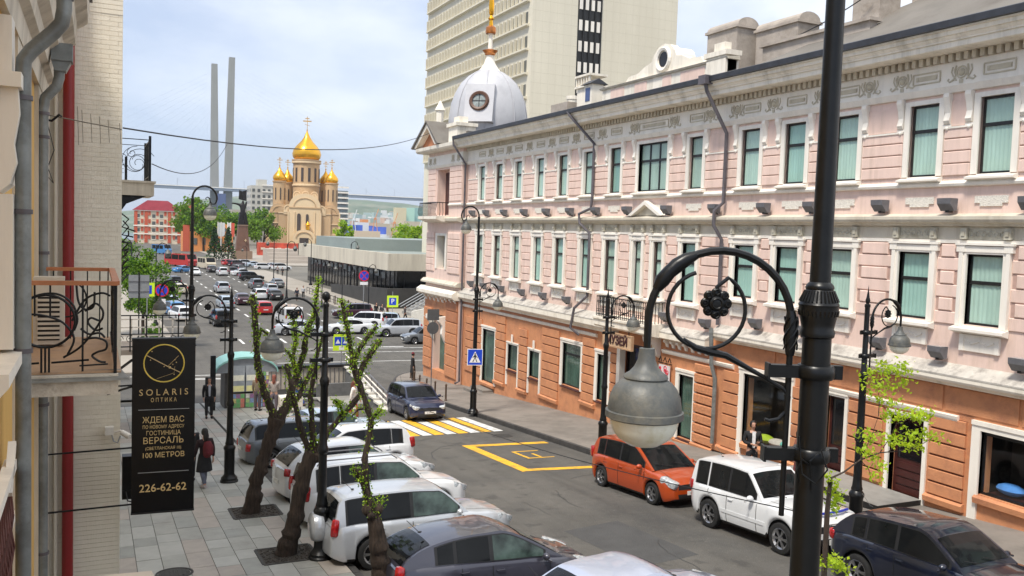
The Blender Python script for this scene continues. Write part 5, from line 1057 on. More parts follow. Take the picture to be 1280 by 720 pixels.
def build_car_meshes(spec):
    S_ = SPECS[spec]; L_, W_, H_ = S_['L'], S_['W'], S_['H']; hw = W_/2; cl = S_['cl']; r = S_['r']; ra = r+.065
    NB = 9; ts = [0, .08, .2, .36, .52, .68, .82, .93, 1.0]
    xs = set([0, .02, .06, .12, .2, L_, L_-.02, L_-.06, L_-.12, L_-.2]); k = int(L_/.075)
    for i in range(k+1): xs.add(round(L_*i/k, 3))
    for wx in (S_['wr'], S_['wf']):
        for i in range(-8, 9): xs.add(round(wx+ra*math.sin(i*math.pi/16), 3))
    xs = sorted(xs); xs = [x for i, x in enumerate(xs) if i == 0 or x-xs[i-1] > .012]
    def endf(x):                       # 0 at the very end .. 1 in the body
        d = min(x, L_-x); return min(1, d/.28)
    def hwid(x):
        e = endf(x); base = hw*(1-.035*abs(2*x/L_-1)**3); return base*(.80+.20*math.sin(e*math.pi/2)) if x > L_/2 else base*(.88+.12*math.sin(e*math.pi/2))
    def ztop(x): return interp(S_['deck'], x)
    def zlow(x):
        z = cl+.10*(1-endf(x))**1.5
        for wx in (S_['wr'], S_['wf']):
            if abs(x-wx) < ra: z = max(z, r+math.sqrt(max(0, ra*ra-(x-wx)**2)))
        return z
    def bulge(t): return [.935, .972, .992, 1.0, .999, .990, .978, .962, .935][t]
    cols = [-1+2*j/8 for j in range(9)]
    verts = []; rows = []
    for x in xs:
        zl, zt, wd = zlow(x), ztop(x), hwid(x); ring_ = []
        flare = 1.0
        for wx in (S_['wr'], S_['wf']):
            if abs(x-wx) < ra+.08: flare = 1.015
        for j in range(NB): ring_.append((x, -wd*bulge(j)*(flare if j < 4 else 1), zl+(zt-zl)*ts[j]))
        for c in cols[1:-1]: ring_.append((x, c*wd*.90, zt+.035*(1-c*c)*min(1, endf(x)+.3)+.012))
        for j in range(NB-1, -1, -1): ring_.append((x, wd*bulge(j)*(flare if j < 4 else 1), zl+(zt-zl)*ts[j]))
        rows.append(ring_)
    n = len(rows[0]); body = {'body': MB(), 'headlight': MB(), 'tail_light': MB(), 'lower_trim': MB(), 'grille': MB()}
    def put(kind, quad): 
        b = body[kind]; b.add(quad, [(0,1,2,3)] if len(quad) == 4 else [(0,1,2)])
    for i in range(len(xs)-1):
        for j in range(n-1):
            q = [rows[i][j], rows[i][j+1], rows[i+1][j+1], rows[i+1][j]]; cx = sum(v[0] for v in q)/4; cy = abs(sum(v[1] for v in q)/4); cz = sum(v[2] for v in q)/4; kd = 'body'
            if cz < cl+.10 and .3 < cx < L_-.3: kd = 'lower_trim'
            put(kd, q)
    for end, sgn in ((0, -1), (len(xs)-1, 1)):
        rg = rows[end]; x = rg[0][0]; grid = []
        for j in range(NB):
            a, b = rg[j], rg[n-1-j]; line = []
            for c in range(11):
                t = c/10; yy = a[1]+(b[1]-a[1])*t; line.append((x+sgn*.07*(1-(2*t-1)**2)*(1 if 0 < j < NB-2 else .7), yy, a[2]+(.03*(1-(2*t-1)**2) if j == NB-1 else 0)))
            grid.append(line)
        for j in range(NB-1):
            for c in range(10):
                q = [grid[j][c], grid[j][c+1], grid[j+1][c+1], grid[j+1][c]]; q = q if sgn > 0 else q[::-1]
                cy = abs(sum(v[1] for v in q)/4); cz = sum(v[2] for v in q)/4; kd = 'body'
                if sgn > 0:
                    if cy < hw*.55 and (S_['hl'][0]-.05 < cz < S_['hl'][1] or cz < cl+.22): kd = 'grille'
                else:
                    if cz < cl+.12: kd = 'lower_trim'
                put(kd, q)
        top = grid[-1]; rt = [rg[NB-1]]+[rg[NB+c] for c in range(len(cols)-2)]+[rg[n-NB]]
        b = body['body']; b.add([top[0], top[5], top[10], rt[-1], rt[len(rt)//2], rt[0]], [(0,1,4,5),(1,2,3,4)] if sgn < 0 else [(5,4,1,0),(4,3,2,1)])
    # closed dark underbody
    ub = MB(); ub.box(.25, L_-.25, -hw*.62, hw*.62, cl-.02, .7); ub.box(.5, L_-.5, -hw*.80, hw*.80, r+.05, .72)
    # cabin
    cp = S_['cab']; samp = []
    for i in range(len(cp)-1):
        kk = 5
        for t in range(kk):
            u = t/kk; p0 = cp[max(i-1, 0)]; p1, p2 = cp[i], cp[i+1]; p3 = cp[min(i+2, len(cp)-1)]
            samp.append(tuple(.5*((2*p1[d])+(-p0[d]+p2[d])*u+(2*p0[d]-5*p1[d]+4*p2[d]-p3[d])*u*u+(-p0[d]+3*p1[d]-3*p2[d]+p3[d])*u**3) for d in (0, 1)))
    samp.append(cp[-1]); zb0 = cp[0][1]; roofw = hw*.74; beltw = hw*.915
    def yw(x, z):
        zb = ztop(x); return beltw*(1-.02*abs(2*x/L_-1))+(roofw-beltw)*max(0, min(1, (z-zb)/(H_-zb)))
    prof = []
    for x, z in samp: ze = z-.05*max(0, min(1, (z-ztop(x))/(H_-ztop(x)))); prof.append((x, z, ze, yw(x, ze)))
    roof = MB(); side = MB(); cc = [-1+2*j/8 for j in range(9)]
    grid = [[(x+ (0), c*y, ze+(z-ze)*(1-abs(c)**2.6)) for c in cc] for x, z, ze, y in prof]
    for i in range(len(grid)-1):
        for j in range(8): roof.add([grid[i][j], grid[i][j+1], grid[i+1][j+1], grid[i+1][j]], [(3,2,1,0)])
    for s_ in (-1, 1):
        for i in range(len(prof)-1):
            for k2 in range(4):
                q = []
                for (ii, kk) in ((i, k2), (i, k2+1), (i+1, k2+1), (i+1, k2)):
                    x, z, ze, y = prof[ii]; zb = ztop(x)-.03; zz = zb+(ze-zb)*kk/4 if ze > zb else ze; q.append((x, s_*yw(x, zz), zz))
                side.add(q, [(0,1,2,3)] if s_ > 0 else [(3,2,1,0)])
    body['body'].add(roof.v, roof.f); body['body'].add(side.v, side.f)
    for k3, b in body.items():      # paint surround of the arches: rolled lip
        pass
    def ptop(x):                     # edge height of the cabin at x
        for a, b in zip(prof[:-1], prof[1:]):
            if a[0] <= x <= b[0] and b[0] > a[0]: t = (x-a[0])/(b[0]-a[0]); return a[2]+(b[2]-a[2])*t
        return 0
    def pane(xa, xb, s_, off, inset, lo=.035):
        mb = MB(); k = max(6, int((xb-xa)/.06)); pr = None
        for i in range(k+1):
            x = xa+(xb-xa)*i/k; zl = ztop(x)+lo; zt = ptop(x)-inset; zt = min(zt, H_-.05-inset)
            zt = min(zt, ptop(x-.02)-inset, ptop(x+.02)-inset)
            if zt-zl < .012: pr = None; continue
            cur = [(x, s_*(yw(x, zl+(zt-zl)*q/3)+off), zl+(zt-zl)*q/3) for q in range(4)]
            if pr:
                for q in range(3): mb.add([pr[q], pr[q+1], cur[q+1], cur[q]], [(0,1,2,3)] if s_ > 0 else [(3,2,1,0)])
            pr = cur
        return mb
    wins = []; w0, w1 = S_['win'][0][0]-.05, S_['win'][-1][1]+.05
    for s_ in (-1, 1):
        for (a, b) in S_['win']: wins.append(pane(a, b, s_, .010, .055).mesh('side_window', CG, True))
    trim = [pane(a_, b_, s_, .005, .035, .02).mesh('window_trim', PLB) for s_ in (-1, 1) for a_, b_ in ((w0, S_['win'][0][1]+.03), (S_['win'][1][0]-.04, w1))]
    # windscreen and rear window follow the cabin skin
    def screen(cond, nm, mat):
        mb = MB(); idx = [i for i, (x, z, ze, y) in enumerate(prof) if cond(x, z)]
        for a, b in zip(idx[:-1], idx[1:]):
            ed = lambda g: [Vector(g[0]).lerp(Vector(g[1]), .38)]+[Vector(q) for q in g[1:8]]+[Vector(g[8]).lerp(Vector(g[7]), .38)]; qa, qb = ed(grid[a]), ed(grid[b])
            nrm = (qb[4]-qa[4]).normalized(); nrm = Vector((-nrm.z, 0, nrm.x)); nrm = nrm if nrm.z > 0 or abs(nrm.z) < .05 else -nrm
            for j in range(8): mb.add([qa[j]+nrm*.009, qa[j+1]+nrm*.009, qb[j+1]+nrm*.009, qb[j]+nrm*.009], [(3,2,1,0)])
        return mb.mesh(nm, mat, True)
    xr = max(x for x, z in cp if z > H_-.06); xl = min(x for x, z in cp if z > H_-.07)
    ws = screen(lambda x, z: x > L_/2 and z < H_-.075 and z > ztop(x)+.02, 'windscreen', CG); rw_ = screen(lambda x, z: x < L_/2 and z < H_-.10 and z > ztop(x)+.07, 'rear_window', CG)
    # wheels
    ty = MB(); ty.lathe([(r*.66,-.09),(r*.9,-.1),(r*.985,-.085),(r,-.05),(r,.05),(r*.985,.085),(r*.9,.1),(r*.66,.09)], n=24, axis='y'); ty.lathe([(.001,.0),(r*.66,.0)], n=16, axis='y')
    rim = MB()
    for sy in (-1, 1): rim.lathe([(r*.60,sy*.03),(r*.69,sy*.085),(r*.66,sy*.092),(r*.56,sy*.06)], n=24, axis='y'); rim.lathe([(.001,sy*.085),(r*.17,sy*.085),(r*.2,sy*.05)], n=12, axis='y')
    for k2 in range(6):
        t = k2*math.pi/3
        for sy in (-1, 1):
            for dt in (-.1, .1):
                rim.bar((r*.12*math.cos(t), sy*.075, r*.12*math.sin(t)), (r*.64*math.cos(t+dt), sy*.08, r*.64*math.sin(t+dt)), .035, .02)
    res = dict(spec=S_, ub=ub.mesh('underbody', PLB), wins=wins, trim=trim, ws=ws, rw=rw_, tyre=ty.mesh('tyre', RUB, True), rim=rim.mesh('rim', RIM, False))
    def rb(rx, ry, rz_, ex=.42):
        b = MB().ball((0,0,0), 1, 16); f_ = lambda c, r__: math.copysign(abs(c)**ex, c)*r__ if abs(c) > 1e-6 else 0
        b.v = [(f_(v[0], rx), f_(v[1], ry), f_(v[2], rz_)) for v in b.v]; return b
    hz0, hz1 = S_['hl']; res['lamps'] = []
    for s_ in (-1, 1):
        b = rb(.27, .15, (hz1-hz0)*.40).xf(Matrix.Translation((L_-.21, s_*hw*.745, (hz0+hz1)/2+.02)) @ Matrix.Rotation(-s_*.34, 4, 'Z') @ Matrix.Rotation(.30, 4, 'Y')); res['lamps'].append(b.mesh('headlight', HL, True))
        z0_, z1_ = S_['tl']; b = rb(.09, .07, (z1_-z0_)*.42).xf(Matrix.Translation((.055+.02*(spec == 'sedan'), s_*hw*.83, (z0_+z1_)/2)) @ Matrix.Rotation(.12, 4, 'Y') @ Matrix.Rotation(s_*.25, 4, 'Z')); res['lamps'].append(b.mesh('tail_light', TL, True))
    for k3, mt in (('body', PAINT['white']), ('lower_trim', PLB), ('grille', PLB)):
        me = body[k3].mesh(k3, mt, True, fix=True)
        if k3 == 'body': me.set_sharp_from_angle(angle=R(50))
        res[k3] = me
    mr = MB(); mr.ball((0,0,0), .1, 8, sc=(.7,.95,.72)); mr.bar((0,-.11,-.03),(0.02,-.17,-.05),.04); res['mirror'] = mr.mesh('mirror', PAINT['white'], True)
    dh = MB(); dh.tube([(-.08,0,0),(-.07,.03,.0),(.07,.03,.0),(.08,0,0)], .012, 5); res['handle'] = dh.mesh('door_handle', PAINT['white'])
    # door gaps: thin dark seams
    sm = MB()
    for s_ in (-1, 1):
        for x in (S_['win'][0][1]+.04+(.1), S_['win'][1][1]+.04, S_['win'][2][1]-.02+.12):
            zt = ztop(x); zl = zlow(x)+.03; pts = []
            for q in range(NB-1):
                t = ts[q]; pts.append((x, s_*(hwid(x)*bulge(q)+.002), zlow(x)+(zt-zlow(x))*t))
            for a, b in zip(pts[:-1], pts[1:]): sm.bar(a, b, .013, .006)
    xb_ = cp[-1][0]
    for s_ in (-1, 1):
        pr_ = None
        for q in range(9):
            x = xb_+.02+(L_-.16-xb_-.02)*q/8; c_ = .74; p_ = (x, s_*c_*hwid(x)*.90, ztop(x)+.035*(1-c_*c_)*min(1, endf(x)+.3)+.014)
            if pr_: sm.bar(pr_, p_, .010, .004)
            pr_ = p_
    res['seams'] = sm.mesh('door_seam', PLB)
    B_, U_ = Vector((cp[-1][0], 0, cp[-1][1])), Vector((cp[-2][0], 0, cp[-2][1])); nn_ = Vector((B_.z-U_.z, 0, 0)); d_ = (U_-B_).normalized(); nn_ = Vector((-d_.z, 0, d_.x)); nn_ = nn_ if nn_.z > 0 else -nn_; res['wipers'] = []
    for y_ in (-.05, .5): wm_ = MB(); wm_.bar(B_+(U_-B_)*.06+nn_*.035+Vector((0,y_,0)), B_+(U_-B_)*.22+nn_*.05+Vector((0,y_-.5,0)), .016, .012); res['wipers'].append(wm_.mesh('wiper', PLB))
    pt = MB(); pt.box(0, .012, -.26, .26, -.055, .055); res['plate'] = pt.mesh('number_plate', PLT)
    wp_ = MB(); 
    for a in (-.3, .15): wp_.bar((0, a, 0), (-.18, a+.42, .12), .012)
    res['hwid'] = hwid; res['ztop'] = ztop
    return res
CARS = {}
def car(spec, col, x, y, heading, lab, z=None, spare=False, rails=False, wheels=True, group=None, rack=False, plate_txt=None, taxi=False, scale=1.0, light=False, parent_extra=None, far=False):
    """heading: degrees, direction of the nose from +X towards +Y; (x, y) = centre of the car"""
    if spec not in CARS: CARS[spec] = build_car_meshes(spec)
    Cc = CARS[spec]; S_ = Cc['spec']; L_ = S_['L']; hw = S_['W']/2; zz = gz(y) if z is None else z
    t = thing('parked_car' if not far else 'car', lab, 'car', (x, y, zz), R(heading), group)
    hd_ = R(heading); sl = -SLOPE*math.sin(hd_) if y < 55 else 0; sr = -SLOPE*math.cos(hd_) if y < 55 else 0
    t.rotation_mode = 'XYZ'; t.matrix_world = Matrix.Translation((x, y, zz)) @ (Matrix.Rotation(math.atan(-SLOPE), 4, 'X') if y < 55 else Matrix.Identity(4)) @ Matrix.Rotation(hd_, 4, 'Z') @ Matrix.Scale(scale, 4)
    O = (-L_/2, 0, 0); pm_ = PAINT[col]
    inst(Cc['body'], 'body', t, O, mat=pm_)
    for k3 in ('lower_trim', 'grille'):
        if len(Cc[k3].polygons): inst(Cc[k3], k3, t, O)
    for q_ in Cc['lamps']: inst(q_, q_.name.split('.')[0], t, O)
    inst(Cc['ub'], 'underbody', t, O); [inst(q_, 'window_trim', t, O) for q_ in Cc['trim']]; inst(Cc['ws'], 'windscreen', t, O, mat=CGL if light else None); inst(Cc['rw'], 'rear_window', t, O)
    for i, wn in enumerate(Cc['wins']): inst(wn, 'side_window', t, O, mat=CGL if light and i % 3 == 2 else None)
    for wx in (S_['wr'], S_['wf']):
        for s_ in (-1, 1):
            wl_ = inst(Cc['tyre'], 'wheel', t, (wx-L_/2, s_*(hw-.10), S_['r'])); inst(Cc['rim'], 'rim', wl_)
    if not far:
        inst(Cc['seams'], 'door_seam', t, O)
        for q_ in Cc['wipers']: inst(q_, 'wiper', t, O)
        mx_ = S_['win'][-1][1]-.02
        for s_ in (-1, 1): inst(Cc['mirror'], 'mirror', t, (mx_-L_/2, s_*(hw+.06), Cc['ztop'](mx_)+.06), mat=pm_, scale=(1, s_*-1 if s_ > 0 else 1, 1) if s_ > 0 else None)
        for s_ in (-1, 1):
            for wi in (0, 1): hx = S_['win'][1+wi][0]+.12 if wi == 0 else S_['win'][2][0]+.10; inst(Cc['handle'], 'door_handle', t, (hx-L_/2, s_*(Cc['hwid'](hx)*.985-.005), Cc['ztop'](hx)-.13), rz=0 if s_ > 0 else math.pi, mat=pm_)
    inst(Cc['plate'], 'number_plate', t, (L_/2+.068, 0, .42)); 
    if not spare: inst(Cc['plate'], 'number_plate', t, (-L_/2-.08, 0, .62))
    if rails:
        mb = MB(); H_ = S_['H']
        for s_ in (-1, 1): mb.tube([(-L_/2+.35, s_*hw*.66, H_-.08), (-L_/2+.45, s_*hw*.66, H_+.04), (L_/2-2.05, s_*hw*.66, H_+.05), (L_/2-1.9, s_*hw*.66, H_-.05)], .018, 6)
        mb.build('roof_rail', CHR if col != 'white' else GREYM, t, True)
    if spare:
        mb = MB(); mb.lathe([(.001,-.26),(.22,-.26),(.31,-.22),(.35,-.14),(.35,-.03),(.33,.0),(.001,.0)], (-L_/2-.05, .02, .88), 24, axis='x'); mb.build('spare_wheel_cover', pm_, t, True)
    mb = MB(); mb.tube([(-L_/2+.6,-.2,S_['H']-.03),(-L_/2+.35,-.2,S_['H']+.22)], .006, 4); mb.ball((-L_/2+.6,-.2,S_['H']-.015), .03, 6, sc=(1.4,.8,.6))
    if not far: mb.build('aerial', PLB, t)
    if plate_txt:
        me = text_mesh(plate_txt, .085, SBK, .001); me.transform(Matrix(((0,0,1,L_/2+.082),(1,0,0,0),(0,1,0,.42),(0,0,0,1)))); inst(me, 'plate_lettering', t)
    return t
# right side of the street, noses towards the camera
car('hatch', 'orange', 14.55, 20.9, -88, 'bright orange hatchback parked at the kerb under the large lamp', plate_txt='а 359 ма')
wsuv = car('kei_suv', 'white', 14.55, 15.9, -89, 'white off-road car parked between the orange hatchback and the big lamp post', plate_txt=None)
car('crossover', 'blueblack', 14.45, 11.1, -88, 'dark blue crossover parked at the bottom right corner', scale=.94)
car('wagon', 'navy', 13.45, 38.4, -91, 'dark navy estate car driving over the striped crossing', plate_txt='м 274 ет')
mb = MB(); mb.tube([(1.86,-.55,1.0),(1.93,-.3,1.0),(1.95,0,1.0),(1.93,.3,1.0),(1.86,.55,1.0)], .03, 6); mb.build('bonnet_deflector', pm('deflector_blue', (.01,.03,.35), .3), wsuv)
mb = MB(); mb.prism([(.09,1.545),(.10,1.555),(.19,1.455),(.18,1.445)], -.55, .55); mb.build('sun_strip', pm('sun_strip_green', (.35,.42,.12), .4), wsuv)
for k in range(3): mb = MB(); mb.box(2.10,2.125,-.42,.42,.68+k*.055,.70+k*.055); mb.build('grille_bar', CHR, wsuv)
mb = MB(); mb.box(-.78,.78,-.862,-.85,.52,.60); mb.build('door_moulding', PAINT['white'], wsuv); mb = MB(); mb.box(-.78,.78,.85,.862,.52,.60); mb.build('door_moulding', PAINT['white'], wsuv)
# left side, backed onto the pavement edge
car('sedan', 'lilac', 7.9, 11.75, 1, 'silver lilac car at the bottom edge, only its bonnet and roof in view')
car('liftback', 'graphite', 6.75, 14.95, 0, 'dark graphite hatchback at the bottom, right of the cut tree trunk', light=True)
car('suv', 'silver', 6.45, 18.2, 1, 'silver off-roader with spare wheel cover parked behind the second lamp post', spare=True, light=True, scale=.94)
car('suv', 'white', 6.6, 21.4, 2, 'white off-roader with roof rails parked beyond the silver one', rails=True, scale=.97, light=True)
car('crossover', 'white', 6.7, 24.2, 3, 'white crossover parked behind the first tree trunk', light=True)
car('hatch', 'white', 7.3, 27.2, 183, 'white hatchback parked the other way round with its tail to the road')
car('wagon', 'grey', 6.5, 29.8, 3, 'dark grey estate car whose red tail light shows between lamp post and tree')
car('sedan', 'bluewhite', 8.0, 32.4, 3, 'pale blue grey saloon, farthest of the row by the pavement', light=True)
# ================================================================== left buildings
OCH = pm('ochre_stucco', (.72,.44,.13), .75, var=.1, scale=2, streak=True, bump=.2, dirt=(.5,.3,.1), dscale=1)
CREAM = pm('cream_moulding', (.62,.56,.46), .7, var=.12, scale=2, streak=True, bump=.2, dirt=(.36,.31,.24), dscale=1.5)
BEIGE = pm('beige_painted_brick', (.80,.735,.60), .7, var=.03, scale=1.5, streak=True, bump=.15, bscale=40, dirt=(.70,.63,.49), dscale=.8)
BEIGE2 = pm('beige_painted_brick_light', (.81,.745,.61), .7, var=.04, scale=2, bump=.15, bscale=40)
REDP = pm('dark_red_paint', (.23,.012,.012), .45, var=.15, scale=1.2, streak=True)
LBD = thing('ochre_building', 'ochre yellow building with cream cornice and mouldings at the left edge', 'building', (-1.5, 10, 0))
def lp(mb, name, mats, smooth=False, kind=None, parent=None): o = mb.build(name, mats, parent or LBD, smooth, kind=kind); o.location = (1.5, -10, 0) if not parent else (0,0,0); return o
WXL = -.72
mb = MB(); mb.box(-6, WXL, 2.0, 15.98, -1.3, 9.8); lp(mb, 'wall', OCH)
mb = MB(); mb.box(WXL, WXL+.05, 9.6, 10.9, -1.2, 7.9); mb.box(WXL, WXL+.05, 12.9, 15.95, -1.2, 7.9); lp(mb, 'pilaster', CREAM)
mb = MB(); mb.prism([(WXL,7.55),(WXL+.06,7.55),(WXL+.08,7.8),(WXL+.16,7.85),(WXL+.18,8.0),(WXL+.28,8.08),(WXL+.30,8.3),(WXL+.44,8.4),(WXL+.46,8.62),(WXL+.60,8.72),(WXL+.62,9.0),(WXL,9.1)], 2.0, 14.6); lp(mb, 'cornice', CREAM)
mb = MB(); mb.prism([(WXL,9.1),(WXL+.66,9.03),(WXL+.66,9.1),(WXL,9.4)], 2.0, 14.6); lp(mb, 'cornice_flashing', ZINC)
mb = MB(); mb.box(WXL, WXL+.10, 8.35, 8.75, 4.75, 6.04); mb.box(WXL, WXL+.09, 8.4, 8.7, 7.03, 7.5); lp(mb, 'window_surround', TRIM)
mb = MB(); mb.prism([(WXL,6.9),(WXL+.14,6.9),(WXL+.15,6.7),(WXL+.11,6.45),(WXL+.13,6.3),(WXL+.08,6.12),(WXL,6.05)], 8.3, 8.8); mb.box(WXL, WXL+.17, 8.2, 8.9, 6.9, 7.02)
for k in range(3): mb.ball((WXL+.15, 8.55, 6.82-.11*k), .025, 6)
lp(mb, 'console', TRIM)
mb = MB(); mb.prism([(WXL,4.72),(WXL+.16,4.72),(WXL+.16,4.62),(WXL+.06,4.5),(WXL,4.4)], 7.2, 9.1); lp(mb, 'sill', TRIM)
# grey drainpipes with hoppers and collars
def pipe(pts, r_, name='drainpipe', mat=PIPE, collars=()):
    mb = MB(); mb.tube(pts, r_, 14); o = lp(mb, name, mat, True)
    for c in collars: mb = MB(); mb.lathe([(r_,-.02),(r_+.012,-.02),(r_+.012,.02),(r_,.02)], c, 14); mb.build('collar', PIPED, o, True)
    return o
pipe([(-.555,8.5,-.6),(-.555,8.5,7.05),(-.55,8.5,7.16),(-.50,8.5,7.24),(-.33,8.5,7.42),(-.27,8.5,7.5),(-.25,8.5,7.62),(-.25,8.5,7.9)], .062, collars=((-.555,8.5,6.85),(-.555,8.5,5.9),(-.555,8.5,4.72),(-.555,8.5,2.6),(-.25,8.5,7.72)))
mb = MB(); mb.lathe([(.062,7.85),(.16,8.02),(.17,8.12),(.15,8.12)], (-.25,8.5,0), 4); lp(mb, 'pipe_hopper', PIPED)
pipe([(-.625,13.0,-.7),(-.625,13.0,7.25),(-.60,13.0,7.4),(-.47,13.0,7.56),(-.44,13.0,7.68),(-.44,13.0,7.9)], .066, collars=((-.625,13,7.2),(-.625,13,6.9),(-.625,13,5.4),(-.625,13,3.4),(-.625,13,1.4)))
mb = MB(); mb.box(-.53,-.28,12.85,13.15,7.88,8.1); mb.prism([(-.49,7.75),(-.36,7.75),(-.3,7.88),(-.53,7.88)], 12.88, 13.12); lp(mb, 'pipe_hopper', PIPE)
# balcony in front (bottom left) with red-brown ironwork
mb = MB(); mb.prism([(WXL,3.15),(WXL+.08,3.15),(WXL+.08,3.22),(WXL,3.22)], 4, 8.9)
mb.bar((WXL+.09, 8.0, 3.62), (WXL+.09, 8.4, 3.95), .06, .05); lp(mb, 'stair_moulding', TRIM)
mb = MB(); mb.box(WXL+.03, WXL+.12, 6.5, 8.45, 3.72, 3.80); lp(mb, 'handrail', TRIM)
mb = MB()
for k in range(12):
    y = 6.6+k*.16; mb.bar((WXL+.08, y, 2.6), (WXL+.08, y, 3.72), .025)
    mb.tube([(WXL+.08,y,2.9),(WXL+.1,y+.06,3.05),(WXL+.08,y+.02,3.2),(WXL+.1,y-.04,3.35),(WXL+.08,y+.03,3.5)], .012, 5)
lp(mb, 'iron_grille', pm('rust_red_iron', (.10,.035,.03), .6, var=.3))
# balcony with orange handrail and air conditioner
bz = 4.27
bl = thing('balcony', 'small balcony with black curled ironwork and orange handrail on the ochre building', 'balcony', (-.3, 11.4, bz))
def bp_(mb, name, mats, smooth=False, kind=None): o = mb.build(name, mats, bl, smooth, kind=kind); o.location = (.3, -11.4, -bz); return o
BX = .22
mb = MB(); mb.box(WXL, BX, 10.05, 13.2, bz-.24, bz-.03); bp_(mb, 'slab', pm('peeling_white_plaster', (.66,.60,.50), .8, var=.12, scale=4, bump=.5, dirt=(.40,.33,.26), dscale=3))
mb = MB(); mb.prism([(WXL,bz-.028),(BX+.03,bz-.028),(BX+.03,bz-.01),(WXL,bz)], 10.15, 13.2); bp_(mb, 'floor', pm('worn_orange_floor', (.46,.29,.17), .7, var=.15, scale=2, dirt=(.33,.22,.15), dscale=3))
mb = MB(); mb.add([(WXL,10.0,bz-.06),(BX+.10,10.0,bz-.06),(BX+.03,10.25,bz-.005),(WXL,10.25,bz-.005)],[(0,1,2,3)]); mb.add([(WXL,9.99,bz-.085),(BX+.11,9.99,bz-.085),(BX+.10,10.0,bz-.06),(WXL,10.0,bz-.06)],[(0,1,2,3)]); bp_(mb, 'flashing', pm('grey_flashing', (.22,.215,.19), .5, metal=.3, var=.3, scale=5))
ORR = pm('orange_wood_rail', (.45,.17,.07), .45, var=.15, scale=8)
mb = MB(); mb.box(WXL, BX-.01, 10.1, 10.17, 5.17, 5.215); bp_(mb, 'handrail', ORR); mb = MB(); mb.box(WXL, BX-.01, 12.95, 13.02, 5.17, 5.215); bp_(mb, 'handrail', ORR); mb = MB(); mb.box(BX-.06, BX+.01, 10.171, 12.949, 5.17, 5.215); bp_(mb, 'handrail', ORR)
def curl(mb, cx, cz, r0, a0, turns, y, n=18, rr=.011, shrink=.5, flip=1, xax=True, cons=0):
    pts = []
    for i in range(n+1):
        t = i/n; a = a0+flip*turns*2*math.pi*t; r_ = r0*(1-t*(1-shrink)); u, v = cx+r_*math.cos(a), cz+r_*math.sin(a); pts.append((u, y, v) if xax else (cons, u, v))
    mb.tube(pts, rr, 6)
mb = MB(); yf = 10.13
curl(mb, -.46, 4.80, .27, R(90), 1.0, yf, 30, .015, 1.0)
for x_ in (-.50, -.43): mb.bar((x_, yf, bz), (x_, yf, 4.52), .02)
mb.bar((-.465, yf, bz), (-.465, yf, 4.53), .02); mb.bar((-.56,yf,4.85),(-.56,yf,5.17),.018); mb.bar((-.42,yf,4.85),(-.42,yf,5.17),.018); mb.bar((-.12, yf, bz), (-.12, yf, 5.17), .02); mb.bar((-.7,yf,4.36),(-.52,yf,4.37),.02); mb.bar((-.41,yf,4.37),(-.06,yf,4.39),.02)
for (pts) in ([(-.7,4.95),(-.55,5.06),(-.36,5.08),(-.22,4.98),(-.17,4.82),(-.2,4.7)], [(-.70,4.84),(-.6,4.87),(-.45,4.85),(-.3,4.78),(-.2,4.62),(-.26,4.45)], [(-.7,5.0),(-.66,4.9),(-.6,4.85)], [(-.3,4.42),(-.15,4.52),(-.02,4.68),(.05,4.8)], [(-.22,4.8),(-.1,5.02),(.05,5.09),(.14,5.06)], [(-.18,5.17),(-.16,5.0),(-.10,4.92),(-.02,4.95),(-.01,5.1)],
              [(-.1,4.9),(0,4.98),(.07,4.9),(.05,4.8),(-.04,4.83),(-.07,4.78),(.0,4.70),(.07,4.72)], [(-.12,4.6),(0,4.62),(.1,4.58),(.1,4.5),(.02,4.47),(-.03,4.43),(.04,4.37),(.1,4.36)], [(-.14,4.72),(-.06,4.66),(.04,4.67),(.09,4.62)]):
    mb.tube(smooth_pts([(x_, yf, z_) for x_, z_ in pts]), .0125, 6)
mb.bar((.12,yf,4.34),(-.15,yf,4.33),.016); bp_(mb, 'iron_scrollwork', IRON, True)
mb = MB()
for k in range(2):
    for s_ in (0,):
        mb.bar((BX-.03, 10.2+k*1.35, bz), (BX-.03, 10.2+k*1.35, 5.17), .03)
for k in range(14):
    y_ = 10.3+k*.19; mb.bar((BX-.03, y_, bz), (BX-.03, y_, 5.17), .016)
    curl(mb, y_+.09, 4.6, .09, 0, 1.2, 0, 12, .009, .4, 1, False, BX-.03); curl(mb, y_+.09, 4.92, .08, 2, 1.2, 0, 12, .009, .4, -1, False, BX-.03)
mb.box(BX-.045, BX-.015, 10.17, 12.95, 4.33, 4.36); mb.bar((BX-.03,10.13,bz-.05),(BX-.03,10.13,5.17),.032); bp_(mb, 'side_ironwork', IRON)
mb = MB(); curl(mb, -.35, 4.80, .24, R(90), 1.0, 12.98, 30, .012, 1.0)
for x_ in (-.5,-.3,-.1,.05,.15): mb.bar((x_, 12.98, bz), (x_, 12.98, 5.17), .016)
bp_(mb, 'iron_scrollwork', IRON)
ac = thing('air_conditioner', 'cream air conditioner unit standing on the balcony behind the ironwork', 'air conditioner', (-.52, 12.3, bz))
mb = MB(); mb.box(-.17,.17,-.13,.13,.03,.86); mb.build('housing', pm('ac_cream', (.62,.58,.50), .5), ac)
mb = MB(); mb.box(-.12,.12,-.136,-.13,.08,.62); mb.build('vent_opening', SBK, ac)
for k in range(9): mb = MB(); mb.box(-.125,.125,-.155,-.137,.10+k*.058,.13+k*.058); mb.build('slat', pm('ac_cream', (.62,.58,.50), .5), ac)
